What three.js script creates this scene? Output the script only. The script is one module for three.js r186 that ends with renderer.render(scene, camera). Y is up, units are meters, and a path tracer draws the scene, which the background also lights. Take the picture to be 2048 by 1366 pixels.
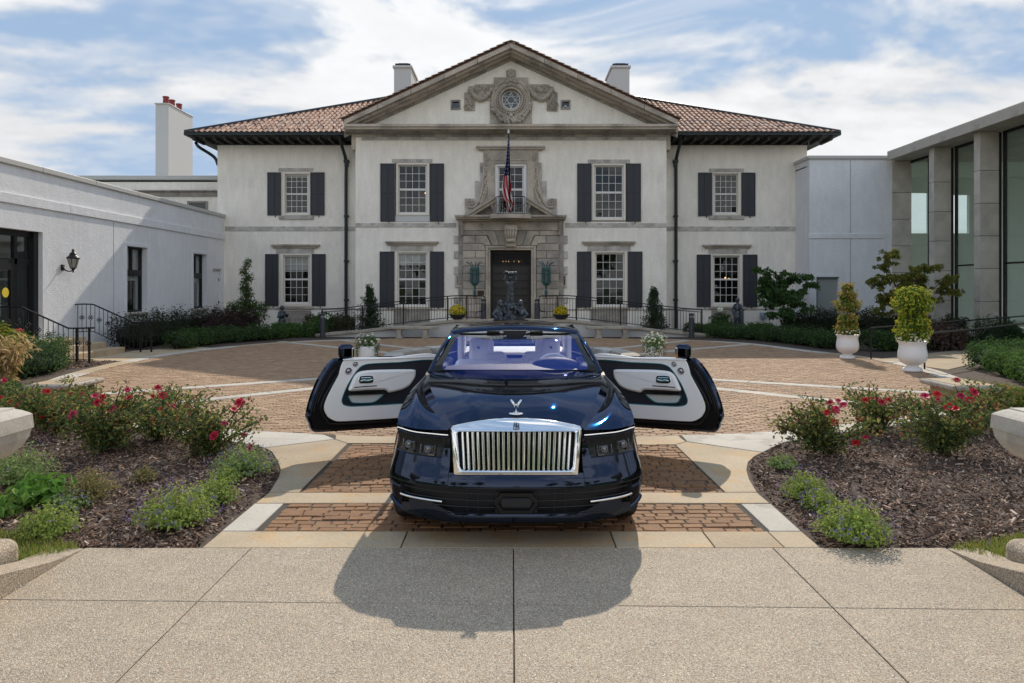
import * as THREE from 'three';
import { mergeGeometries, mergeVertices, toCreasedNormals } from 'three/addons/utils/BufferGeometryUtils.js';
import { RoundedBoxGeometry } from 'three/addons/geometries/RoundedBoxGeometry.js';
import { MarchingCubes } from 'three/addons/objects/MarchingCubes.js';
import { FontLoader } from 'three/addons/loaders/FontLoader.js';
import { TextGeometry } from 'three/addons/geometries/TextGeometry.js';

// ------------------------------------------------------------------ camera, sky, sun, exposure
const F = 1500, HORIZON = 578, EYE = 1.86;           // focal length and horizon in pixels of a 2048 x 1366 picture, eye height in metres
const scene = new THREE.Scene();
const camera = new THREE.PerspectiveCamera(THREE.MathUtils.radToDeg(2 * Math.atan(683 / F)), 2048 / 1366, 0.1, 900);
camera.position.set(0, EYE, 0);
camera.lookAt(0, EYE, -10);
camera.setViewOffset(2048, 1366, 0, 683 - HORIZON, 2048, 1366);
const renderer = new THREE.WebGLRenderer({ antialias: true });
renderer.toneMapping = THREE.LinearToneMapping;
renderer.toneMappingExposure = 1.0;
renderer.shadowMap.enabled = true;

let seed = 7;
const srand = (s) => { seed = s >>> 0; };
function rnd() { seed = (seed + 0x6D2B79F5) >>> 0; let t = seed; t = Math.imul(t ^ (t >>> 15), t | 1); t ^= t + Math.imul(t ^ (t >>> 7), t | 61); return ((t ^ (t >>> 14)) >>> 0) / 4294967296; }
const rr = (a, b) => a + (b - a) * rnd();
const lerp = (a, b, t) => a + (b - a) * t;
const clamp = (x, a = 0, b = 1) => Math.min(b, Math.max(a, x));
const sstep = (a, b, x) => { const t = clamp((x - a) / (b - a)); return t * t * (3 - 2 * t); };

const HT = new Float32Array(65536); { srand(991); for (let i = 0; i < 65536; i++) HT[i] = rnd(); }
const hsh = (x, y, s) => HT[((x * 73 + y * 1031 + s * 7919) ^ (x * y * 13 + s * 31)) & 65535];
function vnoise(x, y, per, s) {
  const xi = Math.floor(x), yi = Math.floor(y), fx = x - xi, fy = y - yi, m = (a) => ((a % per) + per) % per;
  const x0 = m(xi), x1 = m(xi + 1), y0 = m(yi), y1 = m(yi + 1), u = fx * fx * (3 - 2 * fx), v = fy * fy * (3 - 2 * fy);
  const a = hsh(x0, y0, s), b = hsh(x1, y0, s), c = hsh(x0, y1, s), d = hsh(x1, y1, s);
  return a + (b - a) * u + (c - a) * v + (a - b - c + d) * u * v;
}
function fbm(u, v, per, oct, s) {
  let f = 0, a = 0.5, n = 0;
  for (let i = 0; i < oct; i++) { f += a * vnoise(u * per, v * per, per, s + i * 17); n += a; a *= 0.5; per *= 2; }
  return f / n;
}

const SUN = new THREE.Vector3(0.18, 0.71, -1).normalize();
{ // computed sky: blue air with layered clouds
  const W = 3072, H = 1536, data = new Float32Array(W * H * 4), half = H / 2;
  for (let j = 0; j < H; j++) for (let i = 0; i < W; i++) {
    const k = (j * W + i) * 4, el = ((j + 0.5) / H - 0.5) * Math.PI;
    if (j < half) { data[k] = 0.36; data[k + 1] = 0.40; data[k + 2] = 0.44; data[k + 3] = 1; continue; }
    const az = ((i + 0.5) / W - 0.5) * 2 * Math.PI, ce = Math.cos(el), x = ce * Math.cos(az), y = Math.sin(el), z = ce * Math.sin(az);
    const sun = Math.max(0, x * SUN.x + y * SUN.y + z * SUN.z);
    const h = Math.pow(1 - y, 3);
    let r = lerp(0.20, 0.39, h), g = lerp(0.34, 0.51, h), b = lerp(0.56, 0.67, h);
    const q = 1 / (y + 0.16), px = x * q, pz = z * q;
    const wx = vnoise(px * 1.7 + 40, pz * 1.7 + 40, 512, 3) - 0.5, wz = vnoise(px * 1.7 + 90, pz * 1.7 + 10, 512, 5) - 0.5;
    const ax = px * 1.15 + wx * 0.55 + pz * 0.25 + 74.7, az2 = pz * 1.7 + wz * 0.5 + 68.35;
    let n = 0, am = 0.5, fr = 1;
    for (let o = 0; o < 8; o++) { n += am * vnoise(ax * fr, az2 * fr, 4096, 40 + o); am *= 0.61; fr *= 2.07; }
    n /= 1.25;
    const n2 = vnoise(ax * 5.1 + 7, az2 * 4.1, 4096, 77) * 0.5 + vnoise(ax * 13 + 3, az2 * 11, 4096, 78) * 0.3 + vnoise(ax * 31 + 3, az2 * 27, 4096, 79) * 0.2;
    const broad = vnoise(px * 0.8 + 20.4, pz * 0.9 + 31.1, 512, 91);
    let d = 0.93 * sstep(0.43, 0.62, n + 0.03 + 0.42 * (Math.pow(1 - Math.min(y, 0.5), 3) - 0.36) + 0.16 * (broad - 0.5));
    d = clamp(d + 0.30 * sstep(0.35, 0.75, n2) * (1 - d) + 0.08);
    const thick = sstep(0.5, 0.8, n), lum = lerp(0.60, 0.72, n2) + 0.12 * sstep(0.44, 0.62, n) - 0.12 * thick * n2 + 0.08 * Math.pow(sun, 12);
    const front = 1 + 0.34 * (0.5 - 0.5 * (x * SUN.x + z * SUN.z) / Math.hypot(SUN.x, SUN.z) / Math.max(ce, 0.05));          // brightens clouds opposite the sun, added as fill for the shaded house front
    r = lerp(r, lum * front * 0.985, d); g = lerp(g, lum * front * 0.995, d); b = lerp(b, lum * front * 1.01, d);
    const glow = 0.05 * Math.pow(sun, 14);
    data[k] = r + glow; data[k + 1] = g + glow; data[k + 2] = b + glow * 0.9; data[k + 3] = 1;
  }
  const sky = new THREE.DataTexture(data, W, H, THREE.RGBAFormat, THREE.FloatType);
  sky.mapping = THREE.EquirectangularReflectionMapping; sky.magFilter = sky.minFilter = THREE.LinearFilter; sky.needsUpdate = true;
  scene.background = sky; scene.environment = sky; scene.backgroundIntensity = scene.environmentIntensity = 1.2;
}
const sun = new THREE.DirectionalLight(new THREE.Color(1.0, 0.90, 0.76), 4.1);
sun.name = 'sun';
sun.target.position.set(0, 0, -18); sun.position.copy(sun.target.position).addScaledVector(SUN, 80);
sun.castShadow = true; sun.shadow.mapSize.set(4096, 4096); sun.shadow.radius = 1.2;
Object.assign(sun.shadow.camera, { left: -45, right: 45, top: 45, bottom: -45, near: 1, far: 200 });
scene.add(sun, sun.target);

// ------------------------------------------------------------------ textures and materials
function tex(size, fn, tile, srgb = true) {
  const d = new Uint8Array(size * size * 4);
  for (let j = 0; j < size; j++) for (let i = 0; i < size; i++) {
    const c = fn((i + 0.5) / size, (j + 0.5) / size), k = (j * size + i) * 4;
    if (typeof c === 'number') d[k] = d[k + 1] = d[k + 2] = clamp(c) * 255;
    else for (let m = 0; m < 3; m++) d[k + m] = clamp(srgb ? Math.pow(clamp(c[m]), 1 / 2.2) : c[m]) * 255;
    d[k + 3] = 255;
  }
  const t = new THREE.DataTexture(d, size, size); t.wrapS = t.wrapT = THREE.RepeatWrapping; t.magFilter = THREE.LinearFilter; t.minFilter = THREE.LinearMipmapLinearFilter; t.generateMipmaps = true;
  t.repeat.set(1 / tile, 1 / tile); if (srgb) t.colorSpace = THREE.SRGBColorSpace; t.needsUpdate = true; return t;
}
function M(color, rough = 0.8, o = {}) {
  const phys = ['clearcoat', 'transmission', 'specularIntensity', 'specularColor', 'sheen', 'ior'].some((k) => k in o);
  const m = new (phys ? THREE.MeshPhysicalMaterial : THREE.MeshStandardMaterial)({ roughness: rough, side: THREE.DoubleSide, ...o });
  if (Array.isArray(color)) m.color.setRGB(...color); else m.color.set(color);
  return m;
}
const mul = (c, k) => [c[0] * k, c[1] * k, c[2] * k];
const grain = (base, amp, per, s, tile, size = 512, spots = 0) => tex(size, (u, v) => {
  const n = fbm(u, v, per, 5, s) - 0.5, f = fbm(u, v, per * 16, 3, s + 9) - 0.5;
  let k = 1 + amp * (n * 1.6 + f * 0.9);
  if (spots) k *= 1 - spots * sstep(0.6, 0.75, fbm(u + 0.3, v, per, 4, s + 30));
  return mul(base, k);
}, tile);
const fineBump = tex(512, (u, v) => 0.6 * fbm(u, v, 48, 3, 5) + 0.4 * fbm(u, v, 8, 3, 6), 1.2, false);

const stuccoTex = tex(1024, (u, v) => {   // rough-cast plaster with rain streaks and faint patches
  const n = fbm(u, v, 6, 5, 11) - 0.5, f = fbm(u, v, 110, 2, 12) - 0.5, st = fbm(u, v * 0.25, 36, 3, 13) - 0.5;
  return mul([0.88, 0.825, 0.735], 1 + 0.15 * n + 0.10 * f + 0.16 * st);
}, 5);
const greyTex = tex(1024, (u, v) => {
  const n = fbm(u, v, 5, 5, 21) - 0.5, f = fbm(u, v, 120, 2, 22) - 0.5, st = fbm(u, v * 0.25, 30, 3, 23) - 0.5;
  return mul([0.74, 0.74, 0.75], 1 + 0.14 * n + 0.12 * f + 0.12 * st);
}, 4.5);
const stoneTex = grain([0.41, 0.36, 0.30], 0.55, 5, 31, 2.4, 512, 0.18);
const stoneTex2 = grain([0.345, 0.31, 0.27], 0.6, 5, 35, 2.0, 512, 0.25);
const bandTex = grain([0.50, 0.465, 0.42], 0.5, 6, 38, 2.0, 512, 0.25);
const concTex = tex(1024, (u, v) => {
  const n = fbm(u, v, 4, 5, 41) - 0.5, f = fbm(u, v, 160, 2, 42), st = fbm(u + 0.5, v, 9, 5, 43);
  let c = [0.45, 0.355, 0.235];
  c = mul(c, 1 + 0.45 * n + 0.26 * (f - 0.5));
  const rust = sstep(0.54, 0.72, st); return [c[0] * (1 + 0.06 * rust), c[1] * (1 - 0.06 * rust), c[2] * (1 - 0.22 * rust)];
}, 2.2);
const paleConcTex = tex(1024, (u, v) => {
  const n = fbm(u, v, 4, 5, 51) - 0.5, f = fbm(u, v, 160, 2, 52), st = sstep(0.6, 0.72, fbm(u + 0.5, v, 7, 5, 53));
  return mul([0.50, 0.455, 0.385], (1 + 0.35 * n + 0.2 * (f - 0.5)) * (1 - 0.2 * st));
}, 2.0);
const pebble = (() => {                    // exposed-aggregate pebbles: nearest-point cells
  const N = 120, pts = []; srand(77);
  for (let j = 0; j < N; j++) for (let i = 0; i < N; i++) pts.push([(i + rnd()) / N, (j + rnd()) / N, rnd(), rnd(), rr(0.25, 0.62)]);
  return (u, v) => {
    const ci = Math.floor(u * N), cj = Math.floor(v * N); let best = 9, id = null;
    for (let b = -1; b <= 1; b++) for (let a = -1; a <= 1; a++) {
      const i = (ci + a + N) % N, j = (cj + b + N) % N, p = pts[j * N + i];
      let dx = Math.abs(p[0] - u), dy = Math.abs(p[1] - v); if (dx > 0.5) dx = 1 - dx; if (dy > 0.5) dy = 1 - dy;
      const d = Math.hypot(dx, dy) * N / p[4]; if (d < best) { best = d; id = p; }
    }
    return [best, id];
  };
})();
const aggTex = tex(1024, (u, v) => {
  const [d, p] = pebble(u, v), n = fbm(u, v, 5, 4, 61) - 0.5, f = fbm(u, v, 200, 2, 62) - 0.5, base = mul([0.43, 0.345, 0.245], 1 + 0.22 * n + 0.4 * f);
  if (d > 1) return base;
  const h = p[2], c = h < 0.3 ? [0.66, 0.56, 0.42] : h < 0.52 ? [0.45, 0.34, 0.22] : h < 0.70 ? [0.26, 0.225, 0.19] : h < 0.82 ? [0.13, 0.12, 0.115] : h < 0.92 ? [0.78, 0.72, 0.62] : [0.44, 0.26, 0.15];
  return mul(c.map((q, i) => lerp(q, base[i], 0.22)), 0.82 + 0.36 * p[3] + 0.2 * n);
}, 0.86);
const aggBump = tex(1024, (u, v) => { const [d, p] = pebble(u, v); return d > 1 ? 0.35 : 0.35 + 0.6 * Math.sqrt(1 - d * d) * (0.5 + 0.5 * p[3]); }, 0.86, false);
const brickTex = tex(512, (u, v) => { const k = 1 + 0.5 * (fbm(u, v, 6, 5, 71) - 0.5) + 0.45 * (fbm(u, v, 60, 3, 72) - 0.5); return [0.98 * k, 0.97 * k, 0.96 * k]; }, 0.5);
const mulchTex = tex(1024, (u, v) => {
  const a = fbm(u, v, 70, 3, 81), b = fbm(u * 1, v, 24, 4, 82), k = 0.35 + 1.3 * sstep(0.25, 0.8, 0.6 * a + 0.4 * b);
  return mul([0.07, 0.044, 0.03], k);
}, 1.1);
const grassTex = tex(512, (u, v) => mul([0.06, 0.10, 0.025], 0.5 + fbm(u, v, 60, 3, 91) * 0.7 + 0.4 * fbm(u, v, 6, 4, 92)), 2);
const clayTex = tex(256, (u, v) => { const k = 1 + 0.5 * (fbm(u, v, 5, 4, 95) - 0.5) + 0.3 * (fbm(u, v, 40, 2, 96) - 0.5); return [k * 0.95, k * 0.95, k * 0.95]; }, 0.8);
const bronzeTex = tex(256, (u, v) => { const t = sstep(0.45, 0.75, fbm(u, v, 10, 4, 97)); return [lerp(0.05, 0.11, t), lerp(0.055, 0.15, t), lerp(0.065, 0.17, t)]; }, 0.5);

const mat = {
  stucco: M(0xffffff, 0.92, { map: stuccoTex, bumpMap: fineBump, bumpScale: 0.012 }),
  grey: M(0xffffff, 0.9, { map: greyTex, bumpMap: fineBump, bumpScale: 0.01 }),
  stone: M(0xffffff, 0.88, { map: stoneTex, bumpMap: fineBump, bumpScale: 0.006 }),
  stoneB: M(0xffffff, 0.88, { map: stoneTex2, bumpMap: fineBump, bumpScale: 0.006 }),
  stoneC: M([1.08, 1.06, 1.04], 0.88, { map: stoneTex, bumpMap: fineBump, bumpScale: 0.006 }),
  band: M(0xffffff, 0.9, { map: bandTex, bumpMap: fineBump, bumpScale: 0.006 }),
  conc: M(0xffffff, 0.85, { map: concTex, bumpMap: fineBump, bumpScale: 0.004 }),
  concB: M([0.88, 0.86, 0.84], 0.85, { map: concTex, bumpMap: fineBump, bumpScale: 0.004 }),
  paleConc: M(0xffffff, 0.85, { map: paleConcTex, bumpMap: fineBump, bumpScale: 0.004 }),
  agg: M(0xffffff, 0.8, { map: aggTex, bumpMap: aggBump, bumpScale: 0.006 }),
  mulch: M(0xffffff, 0.95, { map: mulchTex }),
  grass: M(0xffffff, 0.95, { map: grassTex }),
  joint: M([0.06, 0.05, 0.04], 0.95),
  frame: M([0.76, 0.69, 0.59], 0.55),
  muntin: M([0.72, 0.70, 0.66], 0.5),
  shutter: M([0.030, 0.032, 0.040], 0.55),
  glass: M([0.93, 0.97, 0.97], 0.02, { transmission: 1, ior: 1.58 }),
  greenGlass: M([0.80, 0.89, 0.88], 0.02, { transmission: 1, ior: 1.75 }),
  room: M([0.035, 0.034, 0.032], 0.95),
  roomPale: M([0.34, 0.34, 0.33], 0.9),
  blind: M([0.42, 0.40, 0.37], 0.9),
  iron: M([0.018, 0.018, 0.02], 0.45, { metalness: 0.4 }),
  darkGreen: M([0.022, 0.030, 0.032], 0.5, { metalness: 0.3 }),
  soffit: M([0.03, 0.028, 0.026], 0.8),
  bronze: M(0xffffff, 0.5, { map: bronzeTex, metalness: 0.55 }),
  verdigris: M([0.045, 0.12, 0.12], 0.65, { metalness: 0.3 }),
  white: M([0.83, 0.81, 0.79], 0.5),
  whitePaint: M([0.56, 0.55, 0.53], 0.6, { bumpMap: fineBump, bumpScale: 0.003 }),
  clayPan: M([0.15, 0.075, 0.05], 0.9, { map: clayTex }),
  wood: M([0.018, 0.014, 0.012], 0.5),
  coping: M([0.50, 0.49, 0.46], 0.6),
  bark: M([0.11, 0.085, 0.065], 0.9),
  stem: M([0.10, 0.07, 0.04], 0.9),
  bulb: M([1, 0.8, 0.5], 0.5, { emissive: new THREE.Color(1, 0.62, 0.25), emissiveIntensity: 2.2 }),
};

// ------------------------------------------------------------------ helpers: pixels to places, shapes, things and parts
const X = (px, D) => (px - 1024) * D / F, Y = (py, D) => EYE + (HORIZON - py) * D / F;
const gD = (py, y = 0) => (EYE - y) * F / (py - HORIZON);
const gnd = (px, py, y = 0) => { const D = gD(py, y); return [X(px, D), D]; };   // ground point: [x, distance]
const V = (x, y, z) => new THREE.Vector3(x, y, z);
const names = new Map();
const numbered = (n) => { const c = names.get(n) ?? 0; names.set(n, c + 1); return c ? `${n}_${String(c).padStart(3, '0')}` : n; };
const origin = new Map();                                                        // thing -> its base
function tag(o, label, category, group, kind) {
  o.userData.label = label; if (category) o.userData.category = category; if (group) o.userData.group = group; if (kind) o.userData.kind = kind; return o;
}
function thing(name, label, category, p = [0, 0, 0], group, kind) {
  const o = new THREE.Group(); o.name = numbered(name); o.position.set(...p); scene.add(o); origin.set(o, V(...p)); return tag(o, label, category, group, kind);
}
const baseOf = (o) => { while (o.parent && o.parent !== scene) o = o.parent; return origin.get(o) ?? V(0, 0, 0); };
function flat(g) {                                                               // plain attributes only, not indexed
  const n = g.index ? g.toNonIndexed() : g, r = new THREE.BufferGeometry();
  r.setAttribute('position', n.attributes.position); if (!n.attributes.normal) n.computeVertexNormals(); r.setAttribute('normal', n.attributes.normal);
  if (n.attributes.color) r.setAttribute('color', n.attributes.color);
  return r;
}
function boxUV(g, sw = 0) {                                                      // uv in metres from the face each triangle mostly points at
  const p = g.attributes.position, n = g.attributes.normal, uv = new Float32Array(p.count * 2);
  for (let i = 0; i < p.count; i += 3) {
    const a = Math.abs(n.getX(i) + n.getX(i + 1) + n.getX(i + 2)), b = Math.abs(n.getY(i) + n.getY(i + 1) + n.getY(i + 2)), c = Math.abs(n.getZ(i) + n.getZ(i + 1) + n.getZ(i + 2));
    for (let k = i; k < i + 3; k++) {
      const x = p.getX(k) + sw, y = p.getY(k), z = p.getZ(k) + sw * 1.7;
      if (b >= a && b >= c) { uv[k * 2] = x; uv[k * 2 + 1] = z; } else if (a >= c) { uv[k * 2] = z; uv[k * 2 + 1] = y; } else { uv[k * 2] = x; uv[k * 2 + 1] = y; }
    }
  }
  g.setAttribute('uv', new THREE.BufferAttribute(uv, 2)); return g;
}
function merged(geos) { const l = (Array.isArray(geos) ? geos.flat(9) : [geos]).map(flat); return l.length === 1 ? l[0] : mergeGeometries(l); }
function put(o, parent) { o.castShadow = o.receiveShadow = true; (parent ?? scene).add(o); return o; }
function part(name, geos, m, parent, opt = {}) {                                 // geometry in world places; becomes a mesh of its thing
  let g = merged(geos); if (opt.crease) g = flat(toCreasedNormals(g, opt.crease));
  boxUV(g, opt.shift ?? 0); if (opt.uv) g.setAttribute('uv', opt.uv);
  const o = new THREE.Mesh(g, m), b = parent ? baseOf(parent) : V(0, 0, 0);
  if (parent) g.translate(-b.x, -b.y, -b.z);
  o.name = parent ? name : numbered(name); return put(o, parent);
}
function place(name, geo, m, parent, x, y, z, ry = 0, s = 1) {                   // a shared geometry put at a world place
  const o = new THREE.Mesh(geo, m), b = baseOf(parent); o.name = name; o.position.set(x - b.x, y - b.y, z - b.z); o.rotation.y = ry;
  if (s !== 1) Array.isArray(s) ? o.scale.set(...s) : o.scale.setScalar(s);
  return put(o, parent);
}
function copyOf(o, [x, y, z], ry, label) { const c = o.clone(); c.name = numbered(o.name.replace(/_\d{3}$/, '')); c.position.set(x, y, z); c.rotation.y = ry; scene.add(c); origin.set(c, V(x, y, z)); if (label) { c.userData = { ...o.userData, label }; } return c; }

const bx = (x0, x1, y0, y1, z0, z1) => { const g = new THREE.BoxGeometry(Math.abs(x1 - x0), Math.abs(y1 - y0), Math.abs(z1 - z0)); g.translate((x0 + x1) / 2, (y0 + y1) / 2, (z0 + z1) / 2); return g; };
const rbx = (x0, x1, y0, y1, z0, z1, r = 0.01, s = 1) => { const g = new RoundedBoxGeometry(Math.abs(x1 - x0), Math.abs(y1 - y0), Math.abs(z1 - z0), s, r); g.translate((x0 + x1) / 2, (y0 + y1) / 2, (z0 + z1) / 2); return g; };
const rect = (px0, py0, px1, py1, D, th) => bx(X(px0, D), X(px1, D), Y(py0, D), Y(py1, D), -D, -D - th);         // its front at distance D
const rrect = (px0, py0, px1, py1, D, th, r = 0.012) => rbx(X(px0, D), X(px1, D), Y(py0, D), Y(py1, D), -D, -D - th, r);
const shapeOf = (pts) => new THREE.Shape(pts.map((p) => new THREE.Vector2(p[0], p[1])));
function ext(pts, z0, z1, holes = [], bevel = 0) {                               // outline in x, y pulled from z0 (back) to z1 (front)
  const s = shapeOf(pts); for (const h of holes) s.holes.push(new THREE.Path(h.map((p) => new THREE.Vector2(p[0], p[1]))));
  const g = new THREE.ExtrudeGeometry(s, { depth: z1 - z0 - 2 * bevel, bevelEnabled: bevel > 0, bevelThickness: bevel, bevelSize: bevel, bevelOffset: -bevel, bevelSegments: 1, curveSegments: 8 });
  g.translate(0, 0, z0 + bevel); return g;
}
const pxs = (pts, D) => pts.map(([a, b]) => [X(a, D), Y(b, D)]);
const poly = (pts, D, th, holes = [], bevel = 0) => ext(pxs(pts, D), -D - th, -D, holes.map((h) => pxs(h, D)), bevel);
function slab(pts, y0, y1, bevel = 0) {                                          // outline in x, distance lying flat, from y0 up to y1
  const g = ext(pts.map(([x, d]) => [x, d]), 0, y1 - y0, [], bevel); g.rotateX(-Math.PI / 2); g.translate(0, y0, 0); return g;
}
const tube = (pts, r, seg = 6, n) => new THREE.TubeGeometry(new THREE.CatmullRomCurve3(pts.map((p) => p.isVector3 ? p : V(...p)), false, 'centripetal'), n ?? Math.max(4, pts.length * 4), r, seg, false);
function bar(a, b, w, h = w) {                                                   // square bar between two points
  const p = a.isVector3 ? a : V(...a), q = b.isVector3 ? b : V(...b), d = q.clone().sub(p), g = new THREE.BoxGeometry(w, h, d.length());
  const m = new THREE.Matrix4().lookAt(q, p, Math.abs(d.y) > 0.99 * d.length() ? V(0, 0, 1) : V(0, 1, 0)); g.applyMatrix4(m); g.translate((p.x + q.x) / 2, (p.y + q.y) / 2, (p.z + q.z) / 2); return g;
}
function rod(a, b, r0, r1 = r0, seg = 6) {
  const p = a.isVector3 ? a : V(...a), q = b.isVector3 ? b : V(...b), d = q.clone().sub(p), g = new THREE.CylinderGeometry(r1, r0, d.length(), seg, 1);
  g.applyQuaternion(new THREE.Quaternion().setFromUnitVectors(V(0, 1, 0), d.clone().normalize())); g.translate((p.x + q.x) / 2, (p.y + q.y) / 2, (p.z + q.z) / 2); return g;
}
const lathe = (pts, x, y, z, seg = 24) => { const g = new THREE.LatheGeometry(pts.map((p) => new THREE.Vector2(p[0], p[1])), seg); g.translate(x, y, z); return g; };
const ball = (x, y, z, r, sx = 1, sy = 1, sz = 1, n = 10) => { const g = new THREE.SphereGeometry(r, n, Math.max(5, n * 0.7 | 0)); g.scale(sx, sy, sz); g.translate(x, y, z); return g; };

// leaves: folded lozenges, one colour each, merged into one mesh
const leafMat = M(0xffffff, 0.95, { vertexColors: true, transmission: 0.42, ior: 1.3, specularIntensity: 0.4 });
const dullLeaf = M(0xffffff, 0.75, { vertexColors: true });
const LEAF_GAIN = 1.75;
function leafGeo(list, pal, size, aspect = 0.5, up = 0.5, o = {}) {                      // list of [x, y, z, nx, ny, nz, scale?]
  const n = list.length, pos = new Float32Array(n * 18), col = new Float32Array(n * 18), a = V(0, 0, 0), b = V(0, 0, 0), c = V(0, 0, 0), d = V(0, 0, 0), t = V(0, 0, 0), s = V(0, 0, 0), nn = V(0, 0, 0);
  list.forEach((l, i) => {
    nn.set(l[3] + rr(-0.7, 0.7), l[4] + up + rr(-0.7, 0.7), l[5] + rr(-0.7, 0.7)).normalize();
    t.set(rr(-1, 1), rr(-0.6, 0.4), rr(-1, 1)).cross(nn).normalize(); s.crossVectors(nn, t);
    const L = size * rr(0.65, 1.3) * (l[6] ?? 1), w = L * aspect * 0.5, at = i * 18;
    a.set(l[0], l[1], l[2]); c.copy(a).addScaledVector(t, L).addScaledVector(nn, -L * 0.12);
    b.copy(a).addScaledVector(t, L * 0.5).addScaledVector(s, w).addScaledVector(nn, L * 0.1); d.copy(a).addScaledVector(t, L * 0.5).addScaledVector(s, -w).addScaledVector(nn, L * 0.1);
    [a, b, c, a, c, d].forEach((v, k) => { pos[at + k * 3] = v.x; pos[at + k * 3 + 1] = v.y; pos[at + k * 3 + 2] = v.z; });
    const p = pal[Math.floor(rnd() * pal.length)], k = rr(0.75, 1.25) * (o.gain ?? LEAF_GAIN);
    for (let q = 0; q < 6; q++) { col[at + q * 3] = p[0] * k; col[at + q * 3 + 1] = p[1] * k; col[at + q * 3 + 2] = p[2] * k; }
  });
  const g = new THREE.BufferGeometry(); g.setAttribute('position', new THREE.BufferAttribute(pos, 3)); g.setAttribute('color', new THREE.BufferAttribute(col, 3)); g.computeVertexNormals(); return g;
}
function clump(out, cx, cy, cz, r, n, sy = 1, shell = 0.55) {                    // leaves in a ball, denser to the outside
  for (let i = 0; i < n; i++) {
    const u = rr(-1, 1), f = rr(0, 6.2832), q = Math.sqrt(1 - u * u), k = r * Math.pow(rr(shell, 1), 0.7), x = q * Math.cos(f), y = u, z = q * Math.sin(f);
    out.push([cx + x * k, cy + y * k * sy, cz + z * k, x, y, z]);
  }
  return out;
}
function leafPart(name, list, pal, size, parent, o = {}) {
  const g = leafGeo(list, pal, size, o.aspect ?? 0.5, o.up ?? 0.5, o), b = parent ? baseOf(parent) : V(0, 0, 0); g.translate(-b.x, -b.y, -b.z);
  const m = new THREE.Mesh(g, o.mat ?? leafMat); m.name = parent ? name : numbered(name); return put(m, parent);
}
// ------------------------------------------------------------------ ground, paving and kerbs (y is height, "D" the distance from the camera: z = -D)
const extX = (ptsZY, x0, x1, bevel = 0) => ext(ptsZY, -x1, -x0, [], bevel).rotateY(-Math.PI / 2);
const struct = (o, label) => tag(o, label, null, null, 'structure');
{
  const g = new THREE.PlaneGeometry(700, 700, 1, 1); g.rotateX(-Math.PI / 2); g.translate(0, -0.07, -60);
  struct(part('ground', g, mat.grass), 'green lawn around the court and the buildings');
  struct(part('mulch_bed', slab([[-12.8, 5.0], [16.0, 5.0], [19, 12], [19, 33.5], [-12.8, 33.5]], -0.06, -0.012), mat.mulch), 'dark bark mulch under the shrubs round the court');
}
const edgePts = [[0, 9.36], [1.62, 9.43], [3.43, 9.80], [5.0, 10.55], [6.5, 11.7], [8.37, 14.2], [9.17, 16.5], [9.5, 18.4], [9.45, 20.0], [9.04, 21.5], [8.63, 22.6], [7.75, 25.6], [6.0, 27.3], [4, 28.3], [0, 28.7],
  [-4, 28.3], [-6.0, 27.3], [-7.8, 26.0], [-9.05, 23.6], [-9.6, 21.4], [-9.65, 19.3], [-9.35, 16.6], [-8.75, 14.6], [-6.6, 11.8], [-5.0, 10.5], [-3.45, 9.85], [-1.55, 9.47]];
const edgeCurve = new THREE.CatmullRomCurve3(edgePts.map(([x, d]) => V(x, 0, d)), true, 'centripetal');
const edge = edgeCurve.getSpacedPoints(240).slice(0, -1).map((p) => [p.x, p.z]);
const inside = (poly, x, d) => { let c = false; for (let i = 0, j = poly.length - 1; i < poly.length; j = i++) { const [a, b] = poly[i], [e, f] = poly[j]; if ((b > d) !== (f > d) && x < (e - a) * (d - b) / (f - b) + a) c = !c; } return c; };
const offsetEdge = (w) => edge.map((p, i) => { const a = edge[(i + edge.length - 1) % edge.length], b = edge[(i + 1) % edge.length], l = Math.hypot(b[0] - a[0], b[1] - a[1]); return [p[0] + (b[1] - a[1]) / l * w, p[1] - (b[0] - a[0]) / l * w]; });
const inset = (pts, w) => { const cx = pts.reduce((s, p) => s + p[0], 0) / pts.length, cy = pts.reduce((s, p) => s + p[1], 0) / pts.length; return pts.map(([x, y]) => { const dx = cx - x, dy = cy - y, l = Math.hypot(dx, dy); return [x + dx / l * w, y + dy / l * w]; }); };
function paver(pts, y0, y1, ch, tint) {                                          // one paving brick: four corners, worn chamfered top
  const top = inset(pts, ch), pos = [], q = (a, b, c, d) => pos.push(...a, ...b, ...c, ...a, ...c, ...d), p3 = (p, y) => [p[0], y, -p[1]];
  for (let i = 0; i < 4; i++) {
    const j = (i + 1) % 4; q(p3(pts[i], y0), p3(pts[j], y0), p3(pts[j], y1 - ch), p3(pts[i], y1 - ch)); q(p3(pts[i], y1 - ch), p3(pts[j], y1 - ch), p3(top[j], y1), p3(top[i], y1));
  }
  q(p3(top[0], y1), p3(top[1], y1), p3(top[2], y1), p3(top[3], y1));
  const g = new THREE.BufferGeometry(); g.setAttribute('position', new THREE.Float32BufferAttribute(pos, 3)); g.computeVertexNormals();
  if (tint) { const c = new Float32Array(pos.length); for (let i = 0; i < c.length; i++) c[i] = tint[i % 3]; g.setAttribute('color', new THREE.BufferAttribute(c, 3)); }
  return g;
}
const tints = { near: [[0.265, 0.132, 0.056], [0.24, 0.117, 0.050], [0.285, 0.146, 0.064], [0.22, 0.110, 0.050], [0.25, 0.136, 0.064]], court: [[0.38, 0.24, 0.14], [0.34, 0.21, 0.12], [0.41, 0.27, 0.165], [0.36, 0.235, 0.14], [0.32, 0.195, 0.11]] };
const brickMats = {}; for (const k in tints) brickMats[k] = tints[k].map((c) => M(c, 0.85, { map: brickTex, bumpMap: fineBump, bumpScale: 0.006 }));
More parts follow.
